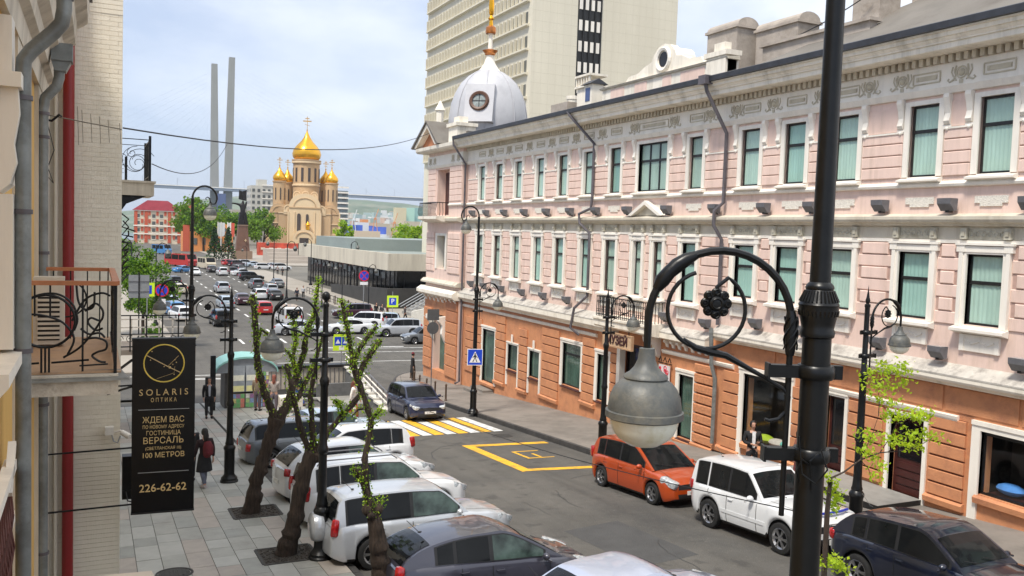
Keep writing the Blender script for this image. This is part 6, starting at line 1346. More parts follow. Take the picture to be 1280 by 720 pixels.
# beige building that juts out beyond
BB = thing('beige_building', 'beige painted brick building jutting out at the left beyond the balcony', 'building', (-1, 16, -1.1))
def bb(mb, name, mats, smooth=False, kind=None): o = mb.build(name, mats, BB, smooth, kind=kind); o.location = (1, -16, 1.1); return o
mb = MB(); mb.box(-8, .385, 16.012, 46, -3.4, 10.3); bb(mb, 'wall', pm('mortar_beige', (.78,.71,.575), .8))
# painted brick courses on the end wall: the ones that show are parts
BKM = {}
cnt = 0; row = 0; z = 2.32; rest = MB()
while z < 9.2:
    xx = -.72-(.13 if row % 2 else 0)
    while xx < .38:
        a, b = max(xx, -.72), min(xx+.26, .385)
        if b-a > .03:
            if cnt < 296 and a > -.35-.01:
                key = round(b-a, 3)
                if key not in BKM: m_ = MB(); m_.prism([(.003,.003),(b-a-.003,.003),(b-a-.003,.073),(.003,.073)], -.005, .0); BKM[key] = m_.mesh('brick', BEIGE)
                o = inst(BKM[key], 'brick', BB, (a+1, .012-rs.uniform(0,.002), z+1.1), mat=BEIGE if rs.random() < .7 else BEIGE2); cnt += 1
            else: rest.box(a+.003, b-.003, 16.007, 16.012, z+.003, z+.073, 0)
        xx += .26
    z += .076; row += 1
z = -1.0
while z < 2.3: rest.box(-.72, .385, 16.0, 16.012, z+.004, z+.072, 0); z += .076
z = 9.2
while z < 10.2: rest.box(-.72, .385, 16.0, 16.012, z+.004, z+.072, 0); z += .076
bb(rest, 'brick', BEIGE, kind='stuff')
mb = MB(); mb.tube([(-.40, 15.86, -1.1), (-.40, 15.86, 10.3)], .085, 14); o = bb(mb, 'riser_pipe', REDP, True)
mb = MB(); mb.tube([(-.58,15.93,-1),(-.58,15.93,10.3)], .03, 8); bb(mb, 'riser_pipe', BEIGE, True)
# far balcony on it
mb = MB(); mb.box(.385, 1.32, 24.0, 26.5, 6.5, 6.82); mb.box(.385, 1.36, 23.95, 26.55, 6.82, 6.87); bb(mb, 'balcony_slab', CREAM)
mb = MB(); mb.prism([(.385,6.5),(1.15,6.5),(.7,6.3),(.5,6.0),(.385,5.7)], 24.2, 24.45); mb.prism([(.385,6.5),(1.15,6.5),(.7,6.3),(.5,6.0),(.385,5.7)], 26.0, 26.25); bb(mb, 'balcony_bracket', IRON)
mb = MB()
for x_ in (1.22,): 
    for y_ in (24.1, 26.4): mb.box(x_-.03, x_+.03, y_-.03, y_+.03, 6.87, 8.0)
mb.box(.64,.70,24.07,24.13,6.87,7.45); mb.bar((.385,24.1,7.9),(1.22,24.1,7.9),.02); mb.bar((.385,24.1,7.75),(1.22,24.1,7.75),.015); mb.bar((1.22,24.1,7.9),(1.22,26.4,7.9),.03); mb.bar((1.22,24.1,7.0),(1.22,26.4,7.0),.03)
for k in range(10): mb.bar((1.22,24.3+k*.22,6.87),(1.22,24.3+k*.22,7.9),.02)
for (cx, cz, r_, a_, t_) in ((.95,7.3,.26,0,1.6),(.9,7.35,.38,1.5,1.2),(.55,7.4,.2,3,1.5),(.5,7.1,.14,1,1.4),(.95,7.3,.42,.5,.9),(.8,7.55,.12,2,1.3)): curl(mb, cx, cz, r_, a_, t_, 24.1, 24, .008, .25)
for k in range(4): mb.bar((.385,24.1,7.05+k*.1),(.62,24.1,7.05+k*.1),.008)
bb(mb, 'balcony_railing', IRON, True)
mb = MB()
for k in range(8): mb.tube([(.5+.12*(k%3),24.3,6.1-.25*k),(.75,24.4,5.9-.2*k),(.6,24.5,5.7-.2*k),(.9-.05*k,24.3,5.6-.15*k)], .02, 5)
bb(mb, 'ironwork', IRON)
# low balcony/terrace railing beyond the sign
q0 = at(152, 400, 1, 40)
tr_ = thing('terrace_railing', 'black iron terrace railing above the hanging sign at the left', 'railing', (.75, 38, .85))
mb = MB()
for z_ in (0, .5, 1.25): mb.bar((-.2, 0, z_), (3.0, 0, z_), .045)
for k in range(6): mb.bar((-.1+k*.6, 0, -.2), (-.1+k*.6, 0, 1.25), .05)
mb.build('rail', IRON, tr_); mb = MB(); mb.box(-.6, 3.0, .1, 3, -.35, -.15); mb.build('deck', pm('terrace_stone', (.45,.38,.32), .8), tr_)
for x_ in (1.9, -.5): mb = MB(); mb.box(x_, x_+.3, .1, .4, -3.6, -.35); mb.build('leg', IRON, tr_)
mb = MB()
for z_ in (.1,.45,.8): mb.bar((.0,2.9,z_),(3.0,2.9,z_),.05)
for k in range(6): mb.bar((.1+k*.55,2.9,-.15),(.1+k*.55,2.9,.8),.05)
mb.build('rear_rail', TRIM, tr_)
mb = MB()
for k in range(7): curl(mb, .1+k*.4, .3, .16, k, 1.3, .02, 14, .014, .3)
mb.build('scrollwork', IRON, tr_)
# ------------------------------------------------------------------ hanging sign
hs = thing('hanging_sign', 'tall black hanging sign with gold lettering SOLARIS ОПТИКА and a telephone number', 'sign', (.93, 14.0, 1.5)); hs.rotation_euler = (0, 0, R(-4))
BLK_ = pm('sign_gloss_black', (.004,.004,.0045), .25, var=.2); GLT = pm('gold_lettering', (.70,.50,.22), .5, var=.1); YR = pm('gold_ring', (.85,.62,.10), .4, var=.1)
mb = MB(); mb.box(-.44, .44, 0, .12, 0, 2.6); mb.build('panel', BLK_, hs); mb = MB()
mb.box(-.445, .445, -.008, .128, 2.6, 2.625); mb.box(-.445, .445, -.008, .128, -.025, 0); mb.build('frame', SBK, hs)
def txt(s_, size, z_, b=.0, x_=0, mat=None, w_=None):
    me = text_mesh(s_, size, mat or GLT, .003, bold=b); xs_ = [v.co.x for v in me.vertices]; me.transform(Matrix.Scale(w_/(max(xs_)-min(xs_)), 4, (1,0,0)) if w_ else Matrix.Identity(4)); me.transform(Matrix(((1,0,0,x_),(0,0,-1,-.006),(0,1,0,z_),(0,0,0,1)))); return inst(me, 'lettering', hs)
txt('S O L A R I S', .135, 1.81, 0, w_=.68); txt('О П Т И К А', .085, 1.695, 0, w_=.36); txt('ЖДЕМ ВАС', .125, 1.395, .0, w_=.58); txt('ПО НОВОМУ АДРЕСУ', .07, 1.29, 0, w_=.58)
txt('ГОСТИНИЦА', .092, 1.195, 0, w_=.48); txt('ВЕРСАЛЬ', .135, 1.08, 0, w_=.56); txt('(СВЕТЛАНСКАЯ 10)', .062, .965, 0, w_=.50); txt('100 МЕТРОВ', .11, .86, 0, w_=.58); txt('226-62-62', .165, .36, .001, w_=.66)
mb = MB(); n_ = 36
for rr, cx_, cz_, t_ in ((.28,0,2.25,.010),): mb.tube([(cx_+rr*math.cos(2*math.pi*i/n_), -.01, cz_+rr*math.sin(2*math.pi*i/n_)) for i in range(n_+1)], t_, 6, cap=False)
mb.build('emblem_ring', YR, hs); mb = MB()
mb.tube([(-.24,-.008,2.37),(.05,-.008,2.2),(.24,-.008,2.1)], .006, 5); mb.tube([(.05,-.008,2.2),(.2,-.008,2.36)], .003, 4); mb.tube([(-.1,-.008,2.02),(.14,-.008,2.10),(.15,-.008,2.2)], .002, 4); mb.ball((.08,-.01,2.185), .018, 8)
for (x_, z_) in ((-.17,2.43),(-.19,2.3),(.15,2.3),(.17,2.26),(.12,2.23),(.0,2.2),(.14,2.08)): mb.ball((x_,-.008,z_), .009, 5)
mb.build('emblem_constellation', GLT, hs)
for z_ in (1.55, .60): mb = MB(); mb.box(-.35, .36, -.006, -.001, z_, z_+.008); mb.build('dividing_line', pm('grey_line', (.4,.4,.38), .4), hs)
for z_ in (1.92, .98, .12):
    mb = MB(); mb.tube([(-1.6,.06,z_-.04),(-.44,.06,z_)], .014, 6); mb.build('bracket', IRON, hs)
mb = MB(); mb.bar((-.44,.06,2.3),(-.75,.5,2.0),.03); mb.bar((-.44,.06,1.9),(-.8,.6,1.7),.03); mb.build('stay', IRON, hs)
bs = thing('bracket_box', 'black metal bracket box with cables below the hanging sign', 'bracket', (.5, 15.4, 1.5))
mb = MB(); mb.box(-.1, .72, -.12, .12, -.15, 0); mb.box(-.1,.1,-.1,.1,0,.55); mb.build('tray', IRON, bs); mb = MB(); mb.tube([(-.05,-.1,0),(-.02,-.2,-.15),(.1,-.2,-.2),(.15,-.1,-.12)], .012, 5); mb.tube([(.6,-.1,-.1),(.72,-.15,.02),(.7,-.1,.12)], .01, 5); mb.build('cable', IRON, bs)
cm = thing('security_camera', 'small white security camera and junction box on the corner of the beige wall', 'camera', (.28, 15.9, 2.35))
mb = MB(); mb.box(-.13,.0,-.08,.05,-.05,.08); mb.build('junction_box', TRIM, cm); mb = MB(); mb.tube([(.02,-.05,-.01),(.1,-.1,.02),(.16,-.12,-.02)], .02, 6); mb.build('arm', TRIM, cm)
mb = MB(); mb.tube([(.12,-.12,-.0),(.24,-.2,-.07)], [.045,.05], 10); mb.build('camera_body', TRIM, cm, True); mb = MB(); mb.tube([(-.03,-.05,-.05),(.0,-.1,-.15),(.06,-.1,-.18),(.1,-.06,-.08)], .012, 5); mb.build('cable', SGB, cm)
# aerial
an = thing('tv_aerial', 'thin television aerial on a bracket across the beige wall', 'aerial', (-.55, 14.9, 7.32))
ALU = pm('aluminium', (.22,.19,.15), .4, metal=.6)
mb = MB(); mb.tube([(-.1,0,.06),(.9,0,-.07)], .009, 5); mb.build('boom', ALU, an); mb = MB()
for x_, h_ in ((.3,.42),(.36,.36),(.48,.32),(.6,.3),(.72,.26),(.88,.24)): mb.tube([(x_-.01,0,h_*.7-.03-x_*.13),(x_+.01,0,-h_*.75-x_*.13)], .004, 4)
mb.build('element', ALU, an); mb = MB(); mb.tube([(-.25,0,.0),(-.05,0,-.02),(.05,0,.08),(.08,0,.05)], .02, 6); mb.build('bracket', IRON, an)
mb = MB(); mb.tube([(-.12,0,.0),(-.02,0,-.45),(-.1,0,-.7),(-.22,0,-.8)], .006, 4); mb.tube([(-.2,-.2,-.5),(-.1,-.2,-.7),(-.02,-.2,-.95),(-.1,-.2,-.85)], .005, 4); mb.build('cable', IRON, an)
# canopy at the bottom edge
cn = thing('shop_canopy', 'cream and dark red canopy roof at the bottom left corner', 'canopy', (0, 6.2, 3.13))
mb = MB(); mb.prism([(-.72,.34),(.36,.30),(.40,.22),(.40,.0),(-.72,.0)], -1.0, .25); mb.build('roof', pm('canopy_cream', (.60,.52,.42), .6, var=.1, scale=3, dirt=(.45,.38,.3), dscale=3), cn)
mb = MB(); mb.box(-.42, .13, -1.2, -.12, .325, .36); mb.build('red_panel', REDP, cn)
mb = MB(); mb.box(-.72,.15,-.118,-.08,.34,.37); mb.build('edge_trim', TRIM, cn)
# wires
WR = pm('cable_black', (.01,.01,.012), .6)
def wire(p, q, sag, lab, r_=.012, n=20):
    p, q = Vector(p), Vector(q); mb = MB(); mb.tube([p.lerp(q, i/n)-Vector((0,0,sag*4*(i/n)*(1-i/n))) for i in range(n+1)], r_, 5); return tag(mb.build('overhead_cable', WR), lab, 'cable')
wire(at(154,160,1,20), at(540,165,0,19.5), .75, 'thick overhead cable from the beige wall to the domed corner', .017)
wire(at(470,482,1,45), at(1000,640,1,12), .5, 'black cable drooping across the pavement over the orange and white cars', .012, 30)
wire(at(985,50,0,21.5), at(1090,-10,0,22), .1, 'roof cable between the two chimney groups', .02)
wire(at(190,205,1,26), at(284,180,1,60), .9, 'thin sagging wire above the far balcony', .015)
# ================================================================== trees and plants
def limb_leaves(mb, rnd, a, b, n, spread, size):
    a, b = Vector(a), Vector(b)
    for k in range(n):
        c = a.lerp(b, rnd.random())+Vector((rnd.gauss(0,1), rnd.gauss(0,1), rnd.gauss(0,1)))*spread
        u = Vector((rnd.gauss(0,1), rnd.gauss(0,1), rnd.gauss(0,1))).normalized(); w_ = u.orthogonal().normalized(); w_ = Matrix.Rotation(rnd.random()*6.3, 3, u) @ w_; v = u.cross(w_); s_ = size*rnd.uniform(.6, 1.3)
        i = len(mb.v); mb.v += [tuple(c-w_*s_*.5), tuple(c+v*s_*.28), tuple(c+w_*s_*.5), tuple(c-v*s_*.28)]; mb.f.append((i, i+1, i+2, i+3)); mb.m.append(0 if rnd.random() < .6 else 1)
def rough_tube(mb, pts, rs_, n, rnd, amp=.12):
    b = MB(); fine = []; fr = []
    for i in range(len(pts)-1):
        a, c = Vector(pts[i]), Vector(pts[i+1]); k = max(2, int((c-a).length/.09))
        for j in range(k): fine.append(a.lerp(c, j/k)+Vector((rnd.gauss(0,1), rnd.gauss(0,1), 0))*rs_[i]*.05); fr.append((rs_[i]+(rs_[i+1]-rs_[i])*j/k)*(1+rnd.uniform(-amp, amp)))
    fine.append(Vector(pts[-1])); fr.append(rs_[-1]); b.tube(fine, fr, n)
    i0 = len(mb.v)
    for v in b.v: mb.v.append((v[0]+rnd.gauss(0,1)*.006, v[1]+rnd.gauss(0,1)*.006, v[2]+rnd.gauss(0,1)*.004))
    mb.f += [tuple(i+i0 for i in f) for f in b.f]; mb.m += [0]*len(b.f)
def pollard(name_lab, base, trunk, limbs, seed, lsize=.07, dens=330):
    rnd = random.Random(seed); t = thing('pollarded_tree', name_lab, 'tree', base); B = Vector(base)
    tb = MB(); rough_tube(tb, [Vector(p)-B for p, r_ in trunk], [r_*.88 for p, r_ in trunk], 16, rnd, .14); tr = tb.build('trunk', BARK, t, True)
    top = Vector(trunk[-1][0])-B; mb = MB(); lv = MB()
    for k in range(7): a = rnd.random()*6.3; mb.ball(top+Vector((math.cos(a)*.09, math.sin(a)*.09, rnd.uniform(-.12, .06))), rnd.uniform(.07, .12), 7)
    mb.build('knot', BARK, t, True)
    for pts, r0, r1, leaf in limbs:
        P_ = [Vector(p)-B for p in pts]; rr = [r0+(r1-r0)*i/(len(P_)-1) for i in range(len(P_))]
        lm = MB(); rough_tube(lm, P_, rr, 8, rnd, .18); lm.build('limb', BARK, t, True)
        for a, b in zip(P_[:-1], P_[1:]):
            if leaf: limb_leaves(lv, rnd, a, b, int(dens*1.15*leaf*(b-a).length), .05, lsize)
    lv.build('foliage', [LEAF, LEAFY, LEAFM], t)
def A(x, y, Y): return at(x, y, 1, Y)
# first tree (far one): trunk to the fork, three limbs
Y = 22.7
pollard('leaning pollarded tree, farthest of the three trunks, beside the white crossover', tuple(Vector((3.62, Y, gz(Y)+.14))), [((3.62,Y,gz(Y)+.1),.26),(tuple(A(318,610,Y)),.21),(tuple(A(330,570,Y)),.19),(tuple(A(341,540,Y)),.2),(tuple(A(347,522,Y)),.24)],
        [([A(345,525,Y),A(330,490,Y),A(322,455,Y),A(320,420,Y-.2),A(318,390,Y-.2),A(316,368,Y-.2)],.10,.06,.8), ([A(320,430,Y),A(326,412,Y),A(335,418,Y)],.05,.03,.5), ([A(350,525,Y),A(362,495,Y),A(372,465,Y+.2),A(380,440,Y+.2),A(384,410,Y+.2),A(398,385,Y+.3)],.12,.05,.9),
         ([A(372,470,Y),A(366,450,Y),A(370,420,Y),A(366,395,Y),A(362,398,Y)],.06,.03,1.0), ([A(384,420,Y+.2),A(392,395,Y+.2),A(396,370,Y),A(398,350,Y)],.05,.03,.9), ([A(352,520,Y),A(372,498,Y+.1),A(386,470,Y+.1),A(398,440,Y),A(405,415,Y)],.07,.035,.7), ([A(372,465,Y),A(360,440,Y),A(345,430,Y)],.035,.02,.4)], 11)
Y = 18.75
pollard('leaning pollarded tree with peeled bark, middle trunk, left of the second lamp post', tuple(Vector((3.72, Y, gz(Y)+.14))), [((3.72,Y,gz(Y)+.1),.26),(tuple(A(368,650,Y)),.20),(tuple(A(376,610,Y)),.18),(tuple(A(384,580,Y)),.18),(tuple(A(391,566,Y)),.2)],
        [([A(388,570,Y),A(374,530,Y),A(366,490,Y),A(358,455,Y+.3)],.07,.045,.25), ([A(392,565,Y),A(390,530,Y),A(388,495,Y),A(392,470,Y),A(396,450,Y)],.07,.04,.35), ([A(394,565,Y),A(410,540,Y),A(428,520,Y),A(444,502,Y),A(452,490,Y)],.075,.05,.35), ([A(430,520,Y),A(424,505,Y),A(418,500,Y)],.03,.02,1.6), ([A(398,560,Y),A(404,548,Y)],.05,.02,2.0)], 12)
Y = 14.9
pollard('pollarded tree with a thick stump and curved leafy limbs, nearest of the three trunks', tuple(A(478,760,Y)), [(tuple(A(478,760,Y)),.22),(tuple(A(477,720,Y)),.2),(tuple(A(474,690,Y)),.19),(tuple(A(470,660,Y)),.16),(tuple(A(466,640,Y)),.13)],
        [([A(466,645,Y),A(460,620,Y),A(452,598,Y),A(443,585,Y)],.09,.05,1.6), ([A(464,640,Y),A(458,600,Y),A(456,575,Y),A(462,545,Y),A(464,525,Y),A(456,500,Y),A(447,475,Y),A(441,455,Y)],.055,.05,.25), ([A(463,530,Y),A(470,518,Y),A(478,512,Y)],.03,.02,2.2), ([A(441,458,Y),A(437,425,Y),A(432,400,Y),A(427,375,Y)],.045,.03,1.2),
         ([A(447,475,Y),A(455,455,Y),A(468,435,Y),A(476,425,Y)],.05,.04,1.3), ([A(441,455,Y),A(450,435,Y),A(462,418,Y),A(472,408,Y)],.04,.03,1.0), ([A(462,640,Y),A(472,630,Y),A(480,624,Y)],.03,.015,1.0), ([A(456,510,Y),A(448,512,Y),A(440,520,Y)],.02,.012,.6)], 13, lsize=.05, dens=360)
tree_grate(3.72, 22.75, 'square gravel tree pit round the farthest pollarded trunk'); tree_grate(3.75, 18.75, 'square gravel tree pit round the middle pollarded trunk')
# sapling with yellow-green leaves before the shops
rnd = random.Random(3); q = at(1045, 700, 1, 10.2); base = Vector((q.x, 10.2, gz(10.2)+.0))
sp = thing('young_tree', 'young maple with yellow green leaves between the big lamp post and the dark blue car', 'tree', tuple(base)); Ys = 10.2
mb = MB(); pts = [at(1030,720,1,Ys), at(1034,640,1,Ys), at(1038,598,1,Ys), at(1055,590,1,Ys), at(1075,575,1,Ys), at(1100,566,1,Ys), at(1140,562,1,Ys), at(1165,548,1,Ys)]
mb.tube([p-base for p in [Vector((pts[0].x, Ys, gz(Ys)))]+pts[0:3]], [.05,.045,.04,.03], 8); mb.build('trunk', BARK, sp, True)
mb = MB(); mb.tube([p-base for p in pts[2:]], [.016,.014,.012,.01,.008,.005], 6)
for (x0,y0,x1,y1) in ((1075,575,1098,520),(1098,520,1095,480),(1100,566,1120,530),(1110,565,1140,540),(1075,575,1090,600),(1095,480,1085,465),(1095,480,1125,460),(1120,530,1150,520),(1098,540,1080,545)): mb.tube([at(x0,y0,1,Ys)-base, at((x0+x1)/2+3,(y0+y1)/2-2,1,Ys+.05)-base, at(x1,y1,1,Ys+.1)-base], [.008,.006,.003], 5)
mb.build('limb', BARK, sp, True)
lv = MB()
for (x0,y0,x1,y1,n_) in ((1080,470,1130,460,70),(1085,485,1140,478,80),(1090,500,1130,505,60),(1105,520,1160,520,110),(1130,540,1178,548,90),(1100,545,1150,560,110),(1075,560,1105,585,80),(1072,540,1095,548,40),(1090,590,1100,600,25),(1140,520,1165,515,40),(1095,455,1140,462,60)):
    limb_leaves(lv, rnd, at(x0,y0,1,Ys)-base, at(x1,y1,1,Ys+.1)-base, int(n_*1.9), .06, .075)
for (x0,y0,x1,y1,n_) in ((1036,590,1042,640,160),(1040,600,1048,630,140),(1030,700,1060,712,150),(1022,705,1050,700,120)): limb_leaves(lv, rnd, at(x0,y0,1,Ys)-base, at(x1,y1,1,Ys+.1)-base, n_, .06, .07)
lv.build('foliage', [LEAFY, leafmat('lime_leaves', (.42,.52,.03), .45)], sp)
# leafy trees: crown made of many leaf clumps
def leafy(x, y, z, w_, h, lab, seed, n=2600, size=.35,  mats=None, trunk=.15, grp=None, nclump=26):
    rnd = random.Random(seed); t = thing('leafy_tree', lab, 'tree', (x, y, z), 0, grp); mats = mats or [LEAF, LEAFD]
    mb = MB(); mb.tube([(0,0,-.2),(rnd.uniform(-.1,.1),0,h*.25),(rnd.uniform(-.2,.2),0,h*.5)], [trunk, trunk*.8, trunk*.5], 8)
    for k in range(5): a = rnd.random()*6.3; mb.tube([(0,0,h*.3),(math.cos(a)*w_*.2, math.sin(a)*w_*.2, h*.5),(math.cos(a)*w_*.33, math.sin(a)*w_*.33, h*.68)], [trunk*.45, trunk*.3, trunk*.12], 6)
    mb.build('trunk', BARK, t, True); lv = MB(); cl_ = []
    for k in range(nclump):
        a, u, r_ = rnd.random()*6.3, rnd.uniform(-1, 1), rnd.random()**.4; s_ = math.sqrt(1-u*u)
        cl_.append((Vector((r_*s_*math.cos(a)*w_*.42, r_*s_*math.sin(a)*w_*.42, h*.60+r_*u*h*.33)), w_*rnd.uniform(.09, .19)))
    n = int(n*2.2); size *= .72
    for k in range(n):
        c, r_ = cl_[rnd.randrange(nclump)]; d = Vector((rnd.gauss(0,1), rnd.gauss(0,1), rnd.gauss(0,.8))); d = d.normalized()*r_*rnd.random()**.35; p_ = c+d
        u = Vector((rnd.gauss(0,1), rnd.gauss(0,1), rnd.gauss(0,1)+.5)).normalized(); w2 = u.orthogonal().normalized(); w2 = Matrix.Rotation(rnd.random()*6.3, 3, u) @ w2; v = u.cross(w2); sz = size*rnd.uniform(.6, 1.3)
        i = len(lv.v); lv.v += [tuple(p_-w2*sz*.5), tuple(p_+v*sz*.35), tuple(p_+w2*sz*.5), tuple(p_-v*sz*.35)]; lv.f.append((i,i+1,i+2,i+3)); lv.m.append(rnd.randrange(len(mats)))
    lv.build('crown', mats, t); return t
q = at(180, 355, 1, 75); leafy(q.x, 75, -4.1, 4.9, 8.4, 'bushy green tree at the left beyond the beige wall, largest there', 21, 3600, .28)
q = at(160, 310, 1, 80); leafy(q.x-1.5, 82, -4.1, 5.0, 9.8, 'dark green tree touching the beige wall below the far balcony', 22, 2200, .3)
q = at(205, 395, 1, 70); leafy(q.x-.8, 70, -4.1, 1.6, 2.6, 'small round bush by the no stopping sign at the left', 23, 700, .18, [LEAFD, LEAF])
hill_t = [(238,262,360,'tall green tree between the red roofed house and the lamp arch'),(255,275,330,'dark green tree right of the red brick building'),(282,275,380,'pale green tree below the pylon feet'),(268,290,340,'green tree above the orange station building'),(300,282,360,'olive green tree left of the statue'),(322,275,400,'bright green tree right of the statue'),(330,285,330,'green tree before the grey hotel'),(236,280,400,'green tree behind the lamp globe at the left'),(160,330,150,'dark tree low at the left edge')]
for i, (u, v, Y, lab) in enumerate(hill_t):
    q = at(u, v, 1, Y); h = 22 if Y > 200 else 8; leafy(q.x, Y, -4.2, 15 if Y > 200 else 6, max(12, q.z+4+7) if Y > 200 else 8, lab, 30+i, 1100, 1.3 if Y > 200 else .4, [LEAF, LEAFD] if i % 3 else [LEAFM, LEAF], .4)
for i, (u, v, w_, lab) in enumerate(((430,292,6,'yellow green bush right of the cathedral porch'),(507,297,9,'bright green tree behind the flat pavilion roof'),(520,296,8,'bright green tree touching the museum corner behind the pavilion roof'))):
    q = at(u, v, 1, 300); leafy(q.x, 300, -4.2, w_*1.3, q.z+4.2+5, lab, 50+i, 900, 1.1, [LEAFY, LEAF], .3)
for i, (u, lab) in enumerate(((268,'dark conical fir left of the monument'),(285,'dark conical fir nearest the monument pedestal'))):
    q = at(u, 320, 1, 250); t = thing('fir_tree', lab, 'tree', (q.x, 250, -4.0)); mb = MB(); mb.tube([(0,0,0),(0,0,6)], [.25,.05], 6); mb.build('trunk', BARK, t); lv = MB(); rnd = random.Random(60+i)
    for k in range(900):
        h = rnd.random()**.8*8.5; r_ = (9-h)/9*2.6*rnd.random()**.4; a = rnd.random()*6.3; limb_leaves(lv, rnd, (r_*math.cos(a), r_*math.sin(a), h+.4), (r_*math.cos(a), r_*math.sin(a), h+.4), 1, .1, .7)
    lv.build('crown', [pm('fir_needles', (.02,.035,.02), .8, var=.3), LEAFD], t)
# ================================================================== kiosk, underpass, pavilion
ks = thing('kiosk', 'newspaper kiosk with a pale turquoise barrel roof on the pavement corner', 'kiosk', (6.45, 44.2, gz(44.2)+.14)); ks.scale = (.9, .9, .9)
TURQ = pm('turquoise_plastic', (.25,.50,.46), .4, var=.08); KW = pm('kiosk_grey', (.22,.24,.26), .4, var=.15)
mb = MB(); mb.box(-.95, 1.35, -.8, .9, 0, 2.2); mb.build('body', pm('kiosk_dark', (.06,.055,.05), .6, var=.3), ks)
mb = MB()
for k in range(12):
    a0, a1 = math.pi*k/12, math.pi*(k+1)/12
    mb.prism([(.15+1.65*math.cos(a0), 2.0+.85*math.sin(a0)),(.15+1.6*math.cos(a0), 1.95+.80*math.sin(a0)),(.15+1.6*math.cos(a1), 1.95+.80*math.sin(a1)),(.15+1.65*math.cos(a1), 2.0+.85*math.sin(a1))], -1.1, 1.0)
mb.build('barrel_roof', TURQ, ks); mb = MB(); mb.prism([(.15+1.58*math.cos(math.pi*k/12), 1.98+.78*math.sin(math.pi*k/12)) for k in range(13)], -1.0, .95); mb.build('gable_end', KW, ks)
rr = random.Random(8)
for i, (x0, x1, z0, z1, col) in enumerate(((-.6,.05,.95,2.35,(.30,.33,.36)),(.10,.75,.95,2.35,(.32,.35,.38)),(-.6,.05,.1,.85,(.30,.28,.2)),(.10,.75,.1,.85,(.28,.3,.3)),(.85,1.3,.9,2.0,(.2,.17,.14)),(.85,1.3,.1,.8,(.12,.14,.1)))):
    mb = MB(); mb.box(x0, x1, -1.04, -1.0, z0, z1); pn = mb.build('display_panel', pm('kiosk_panel_%d' % i, col, .25, var=.2, scale=3), ks)
    if i < 2:
        for zz, cc in ((1.55,(.75,.74,.62)),(.98,(.75,.72,.35))): mb = MB(); mb.box(x0+.04, x1-.04, -1.048, -1.04, zz, zz+.3); mb.build('notice', pm('notice_%d' % int(cc[2]*100), cc, .6, var=.12, scale=9), pn)
    else:
        nx = 3; nz_ = 3 if z1-z0 < 1 else 5
        for a in range(nx):
            for b in range(nz_):
                mb = MB(); w_ = (x1-x0)/nx; h_ = (z1-z0)/nz_; mb.box(x0+a*w_+.015, x0+(a+1)*w_-.015, -1.048, -1.04, z0+b*h_+.015, z0+(b+1)*h_-.015)
                c = rr.choice([(.6,.2,.15),(.15,.4,.15),(.6,.55,.2),(.2,.3,.5),(.6,.6,.55),(.3,.15,.3),(.35,.5,.2)]); mb.build('magazine', pm('magazine_%d' % int(c[0]*100+c[1]*10), c, .5, var=.3, scale=14), pn)
bd = thing('banner_stand', 'narrow dark advertising post left of the kiosk', 'stand', (5.0, 43.0, gz(43)+.14)); mb = MB(); mb.box(-.12,.12,-.05,.05,0,2.6); mb.build('post', IRON, bd); mb = MB(); mb.box(-.35,.1,-.08,-.05,.2,1.6); mb.build('panel', SBK, bd)
# white table beside the kiosk
tb = thing('street_table', 'pale cloth covered table beside the kiosk', 'table', (8.2, 41.0, gz(41)+.14)); mb = MB(); mb.box(-.5,.5,-.4,.4,.72,.77); mb.build('top', TRIM, tb); mb = MB(); mb.box(-.51,.51,-.41,.41,.3,.715); mb.build('cloth', pm('pale_cloth', (.6,.55,.48), .8), tb)
for sx in (-1,1):
    for sy in (-1,1): mb = MB(); mb.box(sx*.42-.03, sx*.42+.03, sy*.32-.03, sy*.32+.03, 0, .3); mb.build('leg', SGB, tb)
# underpass entrance
up_ = thing('underpass_entrance', 'grey underpass entrance with white stepped parapet and railing beside the crossing', 'underpass', (10, 44, gz(44)))
def upb(mb, name, mats, smooth=False): o = mb.build(name, mats, up_, smooth); o.location = (-10, -44, -gz(44)); return o
PAR = pm('parapet_plaster', (.52,.46,.38), .8, var=.12, scale=1, dirt=(.38,.33,.28), dscale=1)
mb = MB(); mb.box(8.4, 13.0, 49.0, 49.4, -4.2, -2.0); mb.box(8.2, 13.2, 48.9, 49.5, -2.0, -1.86, 1); upb(mb, 'rear_wall', [PAR, DARKF])
for k in range(18): mb = MB(); mb.box(8.5+k*.25, 8.5+k*.25+.03, 48.97, 49.0, -3.2, -2.05); upb(mb, 'wall_rib', GREYM)
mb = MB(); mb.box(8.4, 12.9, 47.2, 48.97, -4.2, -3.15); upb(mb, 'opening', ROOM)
def zpar(y): return gz(y)+1.15
mb = MB(); 
for (xa, ya, xb, yb_) in ((13.0, 49.2, 12.7, 39.3),):
    for k in range(10):
        a, b = ya+(yb_-ya)*k/10, ya+(yb_-ya)*(k+1)/10; x_ = xa+(xb-xa)*k/10; mb.box(x_-.15, x_+.15, min(a,b), max(a,b), gz(a)-.4, -2.0-.085*(k+.5)*1.2)
upb(mb, 'parapet', pm('parapet_grey', (.12,.12,.12), .8, var=.2))
for k in range(10):
    a, b = 49.2-.99*k, 49.2-.99*(k+1); x_ = 13-.03*k; z_ = -2.0-.085*(k+.5)*1.2; mb = MB(); mb.box(x_-.22, x_+.22, b+.01, a-.01, z_, z_+.09); upb(mb, 'coping_stone', pm('white_coping', (.6,.58,.53), .7, var=.1))
mb = MB(); mb.box(8.3, 12.8, 45.6, 45.9, gz(45.7)+.1, gz(45.7)+.16); mb.box(10.5, 12.8, 43.2, 45.6, gz(44.4)+.02, gz(44.4)+.06); upb(mb, 'landing', CONC)
